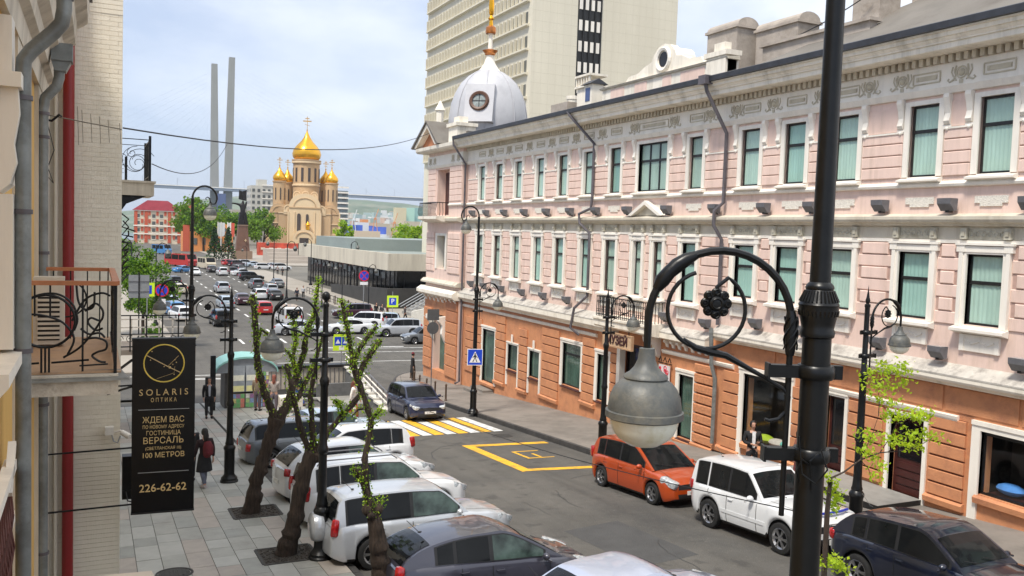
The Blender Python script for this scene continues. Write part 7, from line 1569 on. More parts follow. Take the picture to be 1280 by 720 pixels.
mb = MB(); mb.box(10.6, 12.75, 45.9, 46.1, gz(46)-.2, -2.4); upb(mb, 'inner_wall', pm('parapet_grey', (.12,.12,.12), .8, var=.2))
for dz in (.35, .7, 1.0):
    mb = MB(); mb.tube([(12.95,49.2,-1.9+dz*.8),(12.75,40.0,-2.85+dz*.8)], .035, 6); upb(mb, 'rail', TRIM if dz < 1 else GREYM)
for k in range(9): mb = MB(); z_ = -1.95-.118*k; mb.tube([(12.95-.025*k,49.0-1.1*k,z_),(12.95-.025*k,49.0-1.1*k,z_+.85)], .025, 6); upb(mb, 'baluster', GREYM)
# dark pavilion
pv = thing('pavilion_building', 'low flat roofed pavilion with pale concrete fascia and black glass walls', 'building', (35, 106, -4.12))
def pvb(mb, name, mats, smooth=False, kind=None): o = mb.build(name, mats, pv, smooth, kind=kind); o.location = (-35, -106, 4.12); return o
FAS = pm('pale_fascia', (.56,.51,.41), .7, var=.07, scale=.5, streak=True, dirt=(.35,.31,.25), dscale=.3)
BG_ = pm('black_glass_wall', (.008,.009,.010), .12, var=.5, scale=.5)
mb = MB(); mb.box(34.8, 90, 111.5, 112.1, .5, 2.75); mb.box(34.8, 35.4, 112.1, 169, .5, 2.75); mb.box(34.8, 90, 168.4, 169, .5, 2.75); mb.box(35.4, 90, 112.1, 168.4, .45, .5); pvb(mb, 'fascia', FAS)
mb = MB(); mb.add([(35.4,112.1,2.4),(90,112.1,2.4),(90,168.4,2.4),(35.4,168.4,2.4)], [(0,1,2,3)]); pvb(mb, 'roof', pm('green_roof', (.23,.265,.25), .6, var=.1, scale=.2))
mb = MB(); mb.box(38, 90, 140, 168, 2.4, 4.3); pvb(mb, 'roof_plant', pm('green_roof2', (.24,.275,.26), .6, var=.1, scale=.2)); mb = MB(); mb.box(47,49.5,120,124,2.4,3.8); mb.box(51,52.5,120,123,2.4,3.6); pvb(mb, 'roof_vent', IRON); mb = MB(); mb.box(49.6,50.8,120,123,2.4,4.0); pvb(mb, 'roof_vent', TRIM)
mb = MB(); mb.box(36.5, 90, 113.2, 113.4, -4.2, .46); mb.box(36.5, 36.7, 113.4, 168, -4.2, .46); pvb(mb, 'glass_wall', BG_)
for k in range(26): mb = MB(); mb.box(36.42, 36.5, 114+k*2.05, 114.12+k*2.05, -4.2, .45); pvb(mb, 'mullion', DARKF)
for k in range(14): mb = MB(); mb.box(37.5+k*2.4, 37.6+k*2.4, 113.1, 113.2, -4.2, .45); pvb(mb, 'mullion', DARKF)
for k in range(16): mb = MB(); mb.box(36.38, 36.41, 118+k*3.0, 119.8+k*3.0, -.9+.2*(k % 3), -.1+.2*(k % 2)); pvb(mb, 'painted_reflection', pm('pale_reflection', (.10,.13,.14), .3, var=.7, scale=2))  # pale slips on the black glass: reflections painted in as colour
DST = pm('dark_stone_wall', (.035,.033,.03), .6, var=.3, scale=.6)
mb = MB(); mb.box(33.0, 60, 106.0, 106.6, -4.2, -1.5); mb.add([(33,106.6,-4.2),(33.5,106.6,-4.2),(33.5,135,-4.2),(33,135,-4.2),(33,106.6,-1.5),(33.5,106.6,-1.5),(33.5,135,-2.8),(33,135,-2.8)], [(0,3,2,1),(4,5,6,7),(0,1,5,4),(1,2,6,5),(2,3,7,6),(3,0,4,7)]); pvb(mb, 'base_wall', DST)
# outside stairs by the museum corner
ss = thing('outdoor_stairs', 'outdoor stairs with sloping metal handrails and white side wall by the museum corner', 'stairs', (33, 95, -4.0))
for k in range(9): mb = MB(); mb.box(.0+k*.55, 8, 0, 5, k*.32, (k+1)*.32); mb.build('step', CONC, ss)
for k in range(5): mb = MB(); mb.tube([(-.6, -.2+k*1.3, .9), (5.5, -.2+k*1.3, 4.3)], .06, 6); mb.build('handrail', SGB, ss)
mb = MB(); mb.prism([(-1.5,0),(9,0),(9,1.9),(3,1.9),(-1.5,1.0)], -3.2, -2.9); mb.build('side_wall', pm('white_wall', (.62,.6,.54), .7), ss)
mb = MB(); mb.prism([(1,1.5),(9,2.2),(9,4.0),(4,3.4)], -2.4, -2.2); mb.build('grass_bank', LEAFM, ss)
# lamp posts and poles by the pavilion
FPL = MB(); FPL.lathe([(.001,0),(.3,0),(.3,.15),(.15,.4),(.12,1.2),(.08,1.4),(.06,7.4),(.001,7.5)], n=8); FPM = FPL.mesh('pole', IRON, True)
FLA = MB(); FLA.tube([(0,0,7.0),(.1,0,7.6),(.5,0,7.9),(.9,0,7.75),(1.05,0,7.3)], .05, 6); FLA = FLA.mesh('arm', IRON, True); FLH = MB(); FLH.lathe([(.05,7.3),(.2,7.1),(.32,6.9),(.3,6.85),(.2,6.6),(.001,6.5)], (1.05,0,0), 10); FLH = FLH.mesh('lamp_head', LAMPG, True)
fl_l = [(509-120,318,150,'pavement lamp behind the ramp, left of the pavilion fascia'),(402,390,108,'pavement lamp in line with the paved edge before the pavilion'),(497-70,396,100,'pavement lamp before the black glass wall'),(438,352,135,'far pavement lamp in front of the pavilion fascia'),(342,350,150,'far pavement lamp at the crowd'),(358,380,120,'pavement lamp by the grey parked cars'),
        (164,350,110,'thin lamp in front of the left leafy tree'),(195,350,90,'thin tall lamp between the leafy tree and the road'),(308,352,170,'far road lamp near the parked cars'),(460,400,96,'low lamp before the dark wall')]
for i, (u, v, Y, lab) in enumerate(fl_l):
    q = at(u, v, 1, Y); t = thing('street_lamp', lab, 'street lamp', (q.x, Y, -4.0), 0 if i % 2 else math.pi, 'far iron street lamps'); s_ = .75 if i > 7 or i in (1, 2) else 1.0; t.scale = (s_, s_, s_)
    for me, nm in ((FPM, 'pole'), (FLA, 'arm'), (FLH, 'lamp_head')): inst(me, nm, t)
fb = [(18.5+i*.0, 0) for i in range(0)]
for i in range(8):
    y = 92+i*3.4; o = inst(BOLM, 'bollard', None, (27.9+.02*i, y, -4.0), scale=(1.6,1.6,1.3)); tag(o, 'small bollard along the far paving edge, %s from the near end' % ordn[i], 'bollard', 'bollards along the far paving')
rr_ = thing('roadside_railing', 'low dark roadside railing along the far pavement', 'railing', (27.8, 92, -4.0)); mb = MB(); mb.bar((0,0,.9),(.8,40,.9),.06); mb.bar((0,0,.45),(.8,40,.45),.05)
for k in range(21): mb.bar((.04*k,2*k,0),(.04*k,2*k,.9),.06)
mb.build('rail', IRON, rr_)
# ------------------------------------------------------------------ far cars
far = [(219,357,'wagon','black',95,'black car driving away at the far left lane by the tree'),(227,368,'hatch','beige',92,'small cream car behind the black one at the left kerb'),(245,345,'sedan','white',-88,'white saloon coming towards us in the far left lane'),
 (266,341,'sedan','black',92,'black car beside the cream minibus'),(279,345,'suv','white',92,'white car driving away in the middle lane'),(292,343,'wagon','black',90,'black car right of the white one, far ahead'),(300,341,'suv','grey',60,'grey car in the far parked group'),(314,351,'suv','black',5,'large black car turning sideways before the parked row'),
 (304,345,'sedan','white',15,'white car half behind the large black one'),(279,367,'suv','silver',92,'silver car driving away in the centre of the road'),(284,386,'wagon','bluewhite',92,'pale car behind the left lamp bracket'),(279,409,'suv','black',92,'dark car behind the black hanging lamp clamp'),
 (305,382,'sedan','plum',92,'dark plum saloon left of the red hatchback'),(331,394,'hatch','red',92,'bright red hatchback driving away'),(326,375,'hatch','white',92,'white hatchback ahead of the red one'),(322,362,'suv','grey',92,'grey estate in the column of waiting cars'),
 (340,368,'wagon','silver',92,'silver car parked at the right kerb'),(346,376,'sedan','black',92,'black saloon parked at the right kerb'),(349,360,'sedan','grey',92,'grey saloon parked ahead at the right kerb'),(212,386,'wagon','bluewhite',100,'pale car in the left parked row beyond the railing'),(218,395,'hatch','blue',100,'blue car in the left parked row'),(228,402,'wagon','white',100,'white car nearest in the left parked row'),(209,378,'suv','black',100,'dark car farthest in the left parked row'),
 (378,420,'sedan','silver',-20,'silver saloon behind the pollarded branches at the junction'),(437,417,'sedan','white',175,'white saloon waiting by the parking sign'),(441,398,'suv','plum',170,'dark red car behind the white saloon'),(458,411,'suv','white',150,'white off-roader behind the branches near the parking sign'),(477,409,'wagon','bluewhite',160,'pale blue car behind the silver estate'),
 (497,420,'suv','silver',178,'silver off-roader in profile at the junction'),(532,429,'wagon','grey',178,'grey car half hidden by the museum corner'),
 (330,337,'wagon','white',10,'white car in the long parked row before the monument'),(341,336,'sedan','silver',10,'silver car at the right of the long parked row'),(352,338,'suv','white',10,'white van like car at the end of the long parked row'),(318,334,'sedan','bluewhite',10,'pale car in the long parked row under the pedestal'),(308,332,'hatch','silver',10,'silver hatchback left in the long parked row'),
 (230,341,'sedan','blue',40,'dark blue car at the far left kerb'),(297,334,'suv','plum',30,'dark red car left of the monument foot'),(288,332,'hatch','red',30,'red car behind the minibus'),(237,332,'sedan','red',20,'red car at the far left kerb'),(224,331,'wagon','white',20,'white car at the far left kerb by the blue truck')]
for (u, v, spc, col, hd__, lab) in far:
    q = ground(u, v, 0); L_ = SPECS[spc]['L']/2; a = R(hd__)
    car(spc, col, q.x, q.y+abs(math.sin(a))*L_*(.9), hd__, lab, z=-4.11, far=True)
# vans, minibus, truck
def boxvan(u, v, Lb, Wb, Hb, col, hd__, lab, name='minibus', cab=None, stripes=None, Yo=None):
    q = ground(u, v, 0) if Yo is None else at(u, v, 1, Yo); t = thing(name, lab, 'van' if name != 'truck' else 'truck', (q.x, q.y+Lb/2, -4.11), R(hd__)); pm_ = PAINT.get(col) or col
    mb = MB(); L2, W2 = Lb/2, Wb/2; mb.prism([(-L2,.35),(-L2,Hb-.1),(-L2+.1,Hb),(L2-.7,Hb),(L2-.25,Hb*.6),(L2,Hb*.5),(L2,.35)], -W2, W2); mb.build('body', pm_, t)
    mb = MB(); mb.add([(L2-.68,-W2+.1,Hb-.08),(L2-.27,-W2+.1,Hb*.62),(L2-.27,W2-.1,Hb*.62),(L2-.68,W2-.1,Hb-.08)], [(0,1,2,3)]); mb.xf(Matrix.Translation((.03,0,.02))); mb.build('windscreen', CG, t); mb = MB(); mb.box(-L2-.01,-L2,-W2+.15,W2-.15,Hb*.55,Hb-.2); mb.build('rear_window', CG, t)
    for s_ in (-1, 1):
        for k in range(3): mb = MB(); x0 = -L2+.3+k*(Lb-1.2)/3; mb.box(x0, x0+(Lb-1.2)/3-.15, s_*W2-.005, s_*W2+.01, Hb*.55, Hb-.22); mb.build('side_window', CG, t)
        for x_ in (-L2+.8, L2-.9): inst(CARS['hatch']['tyre'], 'wheel', t, (x_, s_*(W2-.1), .3), scale=(1.1,1.3,1.1))
        mb = MB(); mb.box(L2, L2+.02, s_*W2*.75-.12, s_*W2*.75+.12, .65, .85); mb.build('headlight', HL, t); mb = MB(); mb.box(-L2-.02, -L2, s_*W2*.85-.08, s_*W2*.85+.08, .8, 1.1); mb.build('tail_light', TL, t)
    return t
boxvan(260,337,5.5,2.1,2.6,'beige',-75,'cream minibus in the far left lane')
boxvan(228,334,9,2.5,2.9,'red',-60,'red bus with pale roof at the far left behind the lamp post','bus'); boxvan(203,318,7,2.4,3.0,'blue',-60,'blue truck in front of the red brick building','truck')
tk = boxvan(366,408,4.6,1.8,1.9,'white',92,'white pickup carrying orange goods seen through the lamp ring','pickup')
mb = MB()
rr2 = random.Random(9)
for k in range(14): mb.ball((-1.9+rr2.uniform(-.4,.6), rr2.uniform(-.6,.6), 1.0+rr2.uniform(0,.5)), .25, 6)
o = mb.build('goods', pm('orange_goods', (.65,.22,.05), .8, var=.5, scale=2)); q = tk.matrix_world; o.location = tk.location; o.rotation_euler = tk.rotation_euler; tag(o, 'heap of orange goods on the white pickup', 'goods')
# ================================================================== far skyline
def part(root, mb, name, mats, kind=None, smooth=False): o = mb.build(name, mats, root, smooth, kind=kind); return o
def boxb(x0,x1,y0,y1,z0,z1): return MB().box(x0,x1,y0,y1,z0,z1)
# office tower
TW = thing('office_tower', 'tall cream tiled office tower with rows of small windows behind the museum', 'building', (48, 98, -4)); TILE = pm('cream_tile', (.68,.63,.50), .6, var=.05, scale=.3, streak=True, dirt=(.60,.55,.43), dscale=.1)
part(TW, boxb(0,21.3,0,38,0,78), 'wall', TILE)
WPT = MB(); WPT.box(-.22, .0, 0, .95, 0, 1.25); WPM = WPT.mesh('pier', pm('tower_recess', (.33,.31,.25), .7)); cnt = 0; rest = MB()
gm = pm('tower_window', (.11,.115,.105), .3, var=.4, scale=.5); WPI = MB(); WPI.box(-.03, .0, 0, .62, 0, 1.5); WPI = WPI.mesh('window', gm)
for r_ in range(13):
    z = 21.0+r_*2.95
    nb_ = MB(); nb_.prism([(-.001,z-.35),(-.45,z-.25),(-.45,z-.05),(-.001,z)], .8, 37.5); part(TW, nb_, 'sill_band', TILE)
    for k in range(31):
        y = 1.2+k*1.18
        pl_ = MB().box(-.40, -.0, y+.72, y+.86, z, z+1.55); rest.v, n0 = rest.v, len(rest.v); rest.add(pl_.v, pl_.f)
        if cnt < 300: o = inst(WPI, 'window', TW, (-.02, y, z)); cnt += 1
        else: rest.add([(v[0]-.02, v[1]+y, v[2]+z) for v in [tuple(q.co) for q in WPI.vertices]], [tuple(p.vertices) for p in WPI.polygons], 1)
part(TW, rest, 'window_grid', [TILE, gm], kind='stuff')
gl_ = MB()
for k in range(60): gl_.box(.1, 21.2, -.004, .0, 1+k*1.25, 1.03+k*1.25)
for k in range(21): gl_.box(.4+k*1.0, .42+k*1.0, -.006, -.004, 0, 78)
part(TW, gl_, 'tile_joints', pm('tile_joint', (.56,.51,.39), .8), kind='stuff')
part(TW, boxb(6.3,9.8,-.02,-.007,0,78), 'window_strip', SBK)
for c in range(4):
    for k in range(22): part(TW, boxb(6.5+c*.85,6.95+c*.85,-.1,-.021,20+k*2.6,21.3+k*2.6), 'panel', TRIM)
    part(TW, boxb(7.02+c*.85,7.1+c*.85,-.16,-.021,0,78), 'fin', SBK)
# cathedral
CT = thing('cathedral', 'sand coloured cathedral with five golden onion domes', 'cathedral', (90.5, 424, -4.2)); ST = pm('sand_stone', (.50,.34,.19), .75, var=.15, scale=.15, streak=True, dirt=(.42,.28,.16), dscale=.2); STL = pm('sand_stone_light', (.66,.50,.31), .75, var=.08, scale=.1)
CT.rotation_euler = (0,0,R(-14)); DW = pm('deep_window', (.06,.045,.04), .5); GD = pm('gold_dome', (.80,.42,.035), .25, metal=.75, var=.12, scale=.3)
def cat(mb, name, mats, smooth=False, kind=None): return mb.build(name, mats, CT, smooth, kind=kind)
cat(boxb(-12,12,-9,14,0,19), 'nave', ST); cat(boxb(-15.5,15.5,-5,10,0,16), 'transept', ST); cat(boxb(-16.5,16.5,-7,12,0,6.5), 'base', STL)
for (x, w_, y, zt) in ((0,7.2,-10.2,19.5),(-11.5,4.4,-8.2,17),(11.5,4.4,-8.2,17)):
    mb = MB(); mb.prism([(x-w_,0),(x+w_,0),(x+w_,zt)]+[(x+w_*math.cos(a*math.pi/12), zt+w_*.85*math.sin(a*math.pi/12)) for a in range(1,12)]+[(x-w_,zt)], y, y+8); cat(mb, 'gable', STL if x == 0 else ST)
    mb = MB(); mb.tube([(x+w_*.7*math.cos(a*math.pi/12), y-.1, zt+w_*.55*math.sin(a*math.pi/12)) for a in range(13)], .22, 5); mb.box(x-w_, x+w_, y-.3, y, zt-.7, zt-.2); cat(mb, 'arch_moulding', ST)
for (x, y, z0, z1, w_) in ((-11.2,-8.4,7,15.5,1.0),(-2.6,-10.4,7.5,15.5,.8),(11.0,-8.4,7,15.5,1.1),(1.2,-10.4,9,15.5,.6),(-14.5,-8.4,8,14,.5)):
    mb = MB(); mb.prism([(x-w_,z0),(x+w_,z0),(x+w_,z1)]+[(x+w_*math.cos(a*math.pi/8), z1+w_*math.sin(a*math.pi/8)) for a in range(1,8)]+[(x-w_,z1)], y-.15, y+.3); cat(mb, 'window', DW)
for x in (-7.4,7.4,-16,16,-4.6,4.6): mb = MB(); mb.tube([(x,-10.3 if abs(x)<8 else -8.4,0),(x,-10.3 if abs(x)<8 else -8.4,17)], .35, 6); cat(mb, 'column', STL)
mb = MB(); mb.prism([(-5,0),(5,0),(5,5.2)]+[(5*math.cos(a*math.pi/12), 5.2+3.6*math.sin(a*math.pi/12)) for a in range(1,12)]+[(-5,5.2)], -13.5, -10); cat(mb, 'porch', STL); mb = MB(); mb.tube([(3.6*math.cos(a*math.pi/12), -13.6, 5+2.7*math.sin(a*math.pi/12)) for a in range(13)], .3, 5); cat(mb, 'arch_moulding', ST); cat(boxb(-2,2,-13.7,-13.4,0,5), 'door', DW)
mb = MB(); mb.lathe([(.8,0),(.8,1.6),(1.0,1.8),(1.2,2.4),(.6,3.2),(.12,3.7),(.001,4.6)], (1.6,-11.8,8.8), 12, 0); cat(mb, 'onion_dome', GD, True)
def onion(x, y, zb, r_, h, crossh, wn, wz0, wz1, drumr, dz0):
    mb = MB(); mb.lathe([(drumr,dz0),(drumr,zb-.8),(drumr*1.12,zb-.5),(drumr*1.12,zb),(drumr*.9,zb)], (x,y,0), 20); dr = cat(mb, 'drum', ST, True)
    mb = MB(); mb.lathe([(r_*.80,zb),(r_*.95,zb+h*.08),(r_,zb+h*.2),(r_*.93,zb+h*.33),(r_*.7,zb+h*.48),(r_*.42,zb+h*.62),(r_*.22,zb+h*.76),(r_*.09,zb+h*.9),(.12,zb+h)], (x,y,0), 24); dm_ = cat(mb, 'onion_dome', GD, True)
    mb = MB(); zc = zb+h; mb.box(x-.12,x+.12,y-.12,y+.12,zc-.3,zc+crossh); mb.box(x-crossh*.3,x+crossh*.3,y-.1,y+.1,zc+crossh*.62,zc+crossh*.7); mb.box(x-crossh*.15,x+crossh*.15,y-.1,y+.1,zc+crossh*.82,zc+crossh*.88); mb.bar((x-crossh*.18,y,zc+crossh*.42),(x+crossh*.18,y,zc+crossh*.32),.18); mb.ball((x,y,zc+.1),.35,8); o = mb.build('cross', GD, dm_)
    for k in range(wn):
        a = 2*math.pi*k/wn+.25; M = Matrix.Translation((x,y,0)) @ Matrix.Rotation(a, 4, 'Z'); mb = MB(); mb.box(drumr-.1, drumr+.12, -drumr*.09, drumr*.09, wz0, wz1); mb.xf(M); mb.build('window', DW, dr)
onion(0, 2, 42.0, 6.8, 14.2, 6.5, 12, 31.5, 38, 6.2, 19)
mb = MB(); mb.lathe([(6.6,29.5),(6.6,30.2),(6.2,30.4)], (0,2,0), 20); mb.lathe([(6.9,40.3),(6.9,41.2),(6.3,41.4)], (0,2,0), 20); cat(mb, 'cornice_ring', STL, True)
for (x, y) in ((-12,-4),(12,-4),(-9,8),(9,8)): 
    onion(x, y, 31.3, 3.1, 7.0, 4.2, 8, 22.5, 28, 2.9, 15)
mb = MB(); mb.prism([(-18,0),(-13,0),(-13,14)]+[(-15.5+2.5*math.cos(a*math.pi/8), 14+2.5*math.sin(a*math.pi/8)) for a in range(1,8)]+[(-18,14)], -2, 8); cat(mb, 'side_apse', ST)
for (x, w_, y, z) in ((-7.6,2.0,-9.3,18.2),(7.6,2.0,-9.3,18.2),(-4.0,1.8,-4,25),(0,1.8,-4.6,25.2),(4.0,1.8,-4,25),(-12.5,2.4,-6,16.5),(13.5,2.2,-6,16.5),(-15.2,1.6,-5.3,13),(15.4,1.6,-5.3,13)):
    mb = MB(); mb.prism([(x-w_,z-2.5),(x+w_,z-2.5),(x+w_,z)]+[(x+w_*math.cos(a*math.pi/10), z+w_*1.1*math.sin(a*math.pi/10)) for a in range(1,10)]+[(x-w_,z)], y, y+1.5); cat(mb, 'kokoshnik', STL)
    mb = MB(); mb.tube([(x+w_*.72*math.cos(a*math.pi/10), y-.08, z+w_*.8*math.sin(a*math.pi/10)) for a in range(11)], .16, 4); mb.box(x-.22, x+.22, y-.1, y, z-1.6, z+.3); cat(mb, 'arch_moulding', ST)
for z_ in (6.5, 11.5, 16.2):
    mb = MB(); mb.box(-15.7, 15.7, -8.6, -8.2, z_, z_+.4) if z_ < 16 else mb.box(-12, 12, -9.3, -8.9, z_, z_+.4); cat(mb, 'string_course', STL)
# monument
MN = thing('monument', 'dark bronze soldier statue with banner on a tall brown stone pedestal', 'monument', (38.2, 263, -4.0)); PST = pm('brown_stone', (.16,.085,.06), .7, var=.2, scale=.6)
mb = MB(); mb.prism([(-1.9,2.4),(1.9,2.4),(1.25,9.6),(-1.25,9.6)], -1.2, 1.2); mb.build('pedestal', PST, MN); mb = MB(); mb.box(-2.6,2.6,-1.8,1.8,0,2.4); mb.build('plinth', pm('tan_stone', (.25,.17,.12), .7, var=.15), MN); mb = MB(); mb.box(-1.4,1.4,-1.35,1.35,9.6,9.9); mb.build('capstone', pm('tan_stone', (.25,.17,.12), .7, var=.15), MN)
BZ = pm('dark_bronze', (.018,.016,.017), .5, metal=.4, var=.3)
ch = [([(0,0,13.3),(0,0,14.4),(0,0,15.5),(0,0,16.2),(0,0,16.9)],[.75,.7,.75,.3,.42]),([(0,0,13.3),(-.5,0,11.6),(-.55,.1,9.9)],[.75,.5,.4]),([(0,0,13.3),(.5,-.2,11.6),(.6,-.3,9.9)],[.75,.5,.4]),([(0,0,15.5),(-.9,0,15.6),(-2.0,-.2,15.9),(-3.2,-.2,16.0)],[.75,.35,.26,.2]),([(0,0,15.5),(.8,0,15.4),(.9,-.2,16.6)],[.75,.33,.25])]
inst(skin_mesh(ch, 'statue', BZ), 'statue', MN)
mb = MB(); mb.tube([(.9,-.2,10),(.9,-.2,20)], .07, 6); mb.add([(.9,-.2,17.0),(.9,-.2,19.9),(-.2,.1,19.5),(-1.2,-.3,19.8),(-1.1,-.3,17.3),(-.1,.1,16.9)], [(0,1,2,5),(5,2,3,4)]); mb.prism([(.9,16.8),(.9,19.8),(-.1,19.3),(-1.1,19.6),(-1.2,17.2),(0,16.9)], .1, .25); mb.build('banner', BZ, MN)
mb = MB(); mb.prism([(-.9,13.5),(.9,13.5),(1.5,9.9),(-1.3,9.9)], -.5, .6); mb.build('greatcoat', BZ, MN)
mb = MB(); mb.box(.4,.9,-1.75,-1.2,5.3,5.5); mb.box(.6,.75,-1.75,-1.2,5.0,5.8); mb.build('star', STL, MN)
wl2 = thing('monument_steps', 'pale stone steps and low wall below the cathedral square', 'steps', (60, 245, -4.0)); 
for k in range(4): mb = MB(); mb.box(-18, 16, k*2-6, 6, k*.9, (k+1)*.9); mb.build('step', pm('pale_step', (.42,.37,.32), .8, var=.1, scale=.2), wl2)
for i, (u, c_, lab) in enumerate(((272,(.5,.52,.52),'white flagpole left of the monument'),(276,(.6,.6,.6),'white flagpole with grey banner left of the monument'),(288,(.6,.1,.06),'red flag on a pole just left of the pedestal'),(284,(.6,.6,.6),'slim white flagpole near the red flag'))):
    q = at(u, 315, 1, 255); t = thing('flagpole', lab, 'flagpole', (q.x, 255, -4)); mb = MB(); mb.tube([(0,0,0),(0,0,10.5)], .12, 6); mb.build('pole', TRIM, t); mb = MB(); mb.box(.1,1.0,-.05,.05,6.5,10.3); mb.build('flag', pm('flag_%d' % i, c_, .7), t)
# facade helper for distant buildings
def block_building(name, lab, loc, w_, d, h, wallm, rows, cols, wm, ww=.5, wh=.55, roof=None, rz=0, z0=1.5, cat_='building', side=0, trimm=None):
    t = thing(name, lab, cat_, loc, rz); part(t, boxb(0,w_,0,d,0,h), 'wall', wallm)
    cw_, rh = w_/cols, (h-z0-.8)/rows; me = boxb(0, cw_*ww, -.15, .0, 0, rh*wh).mesh('window', wm); sh = None; ms = boxb(-.12, .0, 0, cw_*ww, 0, rh*wh).mesh('window', wm)
    fr = boxb(-.15, cw_*ww+.15, -.22, -.16, -.3, -.05).mesh('sill', trimm or TRIM)
    for r_ in range(rows):
        for c in range(cols):
            o = inst(me, 'window', t, (cw_*(c+.5-ww/2), 0, z0+rh*r_+rh*.2)); 
            if trimm: inst(fr, 'sill', o)
        for c in range(side): inst(ms, 'window', t, (0, d/side*(c+.3), z0+rh*r_+rh*.2))
    if roof:
        mb = MB(); mb.prism([(-.8,h),(w_+.8,h),(w_*.72,h+roof[1]),(w_*.28,h+roof[1])], -.6, d+.6); part(t, mb, 'roof', roof[0])
        if roof[1] > 2:
            pass
    return t
q = at(163, 302, 1, 440); REDR = pm('red_sheet_roof', (.42,.06,.08), .5, var=.15, scale=.5); CRM = pm('cream_render', (.66,.56,.42), .7, var=.06, scale=.3); RBR = pm('red_brick_render', (.50,.10,.05), .75, var=.1, scale=.3); WG = pm('far_window', (.10,.11,.11), .25, var=.3, scale=.8)
HH = at(190,263,1,440).z+4.2
rb_ = block_building('red_building', 'four storey red and cream building with dark red metal roof', (q.x+1.5, 440, -4.2), 20.0, 18, HH, CRM, 4, 6, WG, .42, .5, (REDR, 4.6), rz=R(-3), trimm=TRIM, side=3)
for x in (.0, 4.4, 14.4, 18.6): part(rb_, boxb(x, x+1.4, -.3, -.001, .5, HH-.4), 'pilaster', RBR)
for r_ in range(4):
    for x in (2.9, 6.0, 9.4, 12.8, 16.6): part(rb_, boxb(x, x+1.0, -.2, -.001, 2.2+r_*HH*.235, 2.2+r_*HH*.235+1.9), 'brick_panel', RBR)
for z_ in (HH*.28, HH*.52, HH*.98): part(rb_, boxb(-.3, 20.3, -.5, -.31, z_, z_+.5), 'string_course', TRIM)
q = at(240, 262, 1, 520); block_building('house', 'pale house with bright red roof on the tree covered hill', (q.x-6, 520, 0), 18, 10, q.z-1.0, CRM, 2, 4, WG, roof=(pm('bright_red_roof', (.6,.06,.07), .5), 4.0))
q = at(232, 318, 1, 330); ob = block_building('station_building', 'low orange and yellow building with arched gable beyond the parked cars', (q.x-1, 330, -4.1), 17, 8, 7.0, pm('orange_render', (.66,.26,.08), .7), 1, 6, WG, .4, .5, None)
mb = MB(); mb.prism([(10,7)]+[(13+3.2*math.cos(a*math.pi/10), 7+3.4*math.sin(a*math.pi/10)) for a in range(10,-1,-1)], -.3, 2); part(ob, mb, 'gable', pm('orange_render', (.66,.26,.08), .7)); part(ob, boxb(0,2.2,-.4,0,0,9.3), 'tower', RBR)
for x in (11.5, 13.6): mb = MB(); mb.lathe([(.001,-.35),(.8,-.35)], (x+.3, 0, 8), 12, axis='y'); part(ob, mb, 'window', WG)
q = at(308, 300, 1, 500); GH = pm('grey_hotel', (.48,.47,.42), .7, var=.06, scale=.2)
hb = block_building('hotel', 'grey white multi storey hotel block between the statue and the cathedral', (q.x+2, 500, -4), 14, 14, at(325,232,1,500).z+4, GH, 9, 5, WG, .5, .5, None, side=3); part(hb, boxb(4,9,3,9,at(325,232,1,500).z+4,at(325,225,1,500).z+4.5), 'roof_box', GH)
for k in range(9): part(hb, boxb(6, 14, -.5, -.16, 2+k*3.75, 2.5+k*3.75), 'balcony_band', TRIM)
q = at(290, 275, 1, 460); block_building('long_building', 'long plain grey building behind the statue', (q.x, 462, -4), 18, 10, at(300,262,1,460).z+4, pm('grey_render', (.40,.38,.33), .8), 4, 8, WG, .4, .4)
q = at(419, 300, 1, 505); gb = block_building('apartment_tower', 'slim glass and white apartment tower right of the cathedral', (q.x-2, 505, -4), 9, 12, at(420,238,1,505).z+4, pm('blue_grey_glass', (.16,.2,.22), .25), 11, 2, WG, .55, .5, None, side=4); 
for k in range(11): part(gb, boxb(-.6, 9.2, -.7, -.16, 3+k*3.0, 3.9+k*3.0), 'balcony', TRIM)
q = at(430, 300, 1, 420); block_building('low_building', 'low sand coloured annex right of the cathedral', (q.x, 400, -4), 12, 10, 9, pm('pale_sand', (.58,.48,.36), .8), 1, 3, WG, .4, .4)
q = at(350, 322, 1, 300); block_building('market_stall', 'row of red and orange kiosks below the cathedral', (q.x-7, 300, -4), 16, 4, 4.2, pm('kiosk_red', (.45,.06,.03), .6, var=.5, scale=.4), 1, 6, pm('stall_cream', (.6,.5,.38), .6), .5, .4, None, cat_='kiosk')
# bridge
BR = thing('cable_stayed_bridge', 'pale cable stayed bridge with two tall pylons across the bay', 'bridge', (150, 1200, -30)); PYL = pm('pylon_concrete', (.27,.27,.25), .8, var=.05, scale=.05); DK = pm('bridge_deck_steel', (.30,.33,.38), .6)
def br(mb, name, mats, kind=None): o = mb.build(name, mats, BR, kind=kind); o.location = (-150, -1200, 30); return o
for (u0, v0, u1, v1, Y0_, Y1_, lab) in ((268,80,268,245,1200,1200,'pylon_leg'),(290,72,283,300,1195,1195,'pylon_leg')):
    a, b = at(u0, v0, 1, Y0_), at(u1, v1, 1, Y1_); b = b+(b-a)*((-30-b.z)/(b.z-a.z)) if b.z > -30 else b
    mb = MB(); w0, w1 = 3.6, 6.0; mb.add([(b.x-w1,Y0_-4,b.z),(b.x+w1,Y0_-4,b.z),(b.x+w1,Y0_+4,b.z),(b.x-w1,Y0_+4,b.z),(a.x-w0,Y0_-3,a.z),(a.x+w0,Y0_-3,a.z),(a.x+w0,Y0_+3,a.z),(a.x-w0,Y0_+3,a.z)], [(0,3,2,1),(4,5,6,7),(0,1,5,4),(1,2,6,5),(2,3,7,6),(3,0,4,7)]); br(mb, lab, PYL)
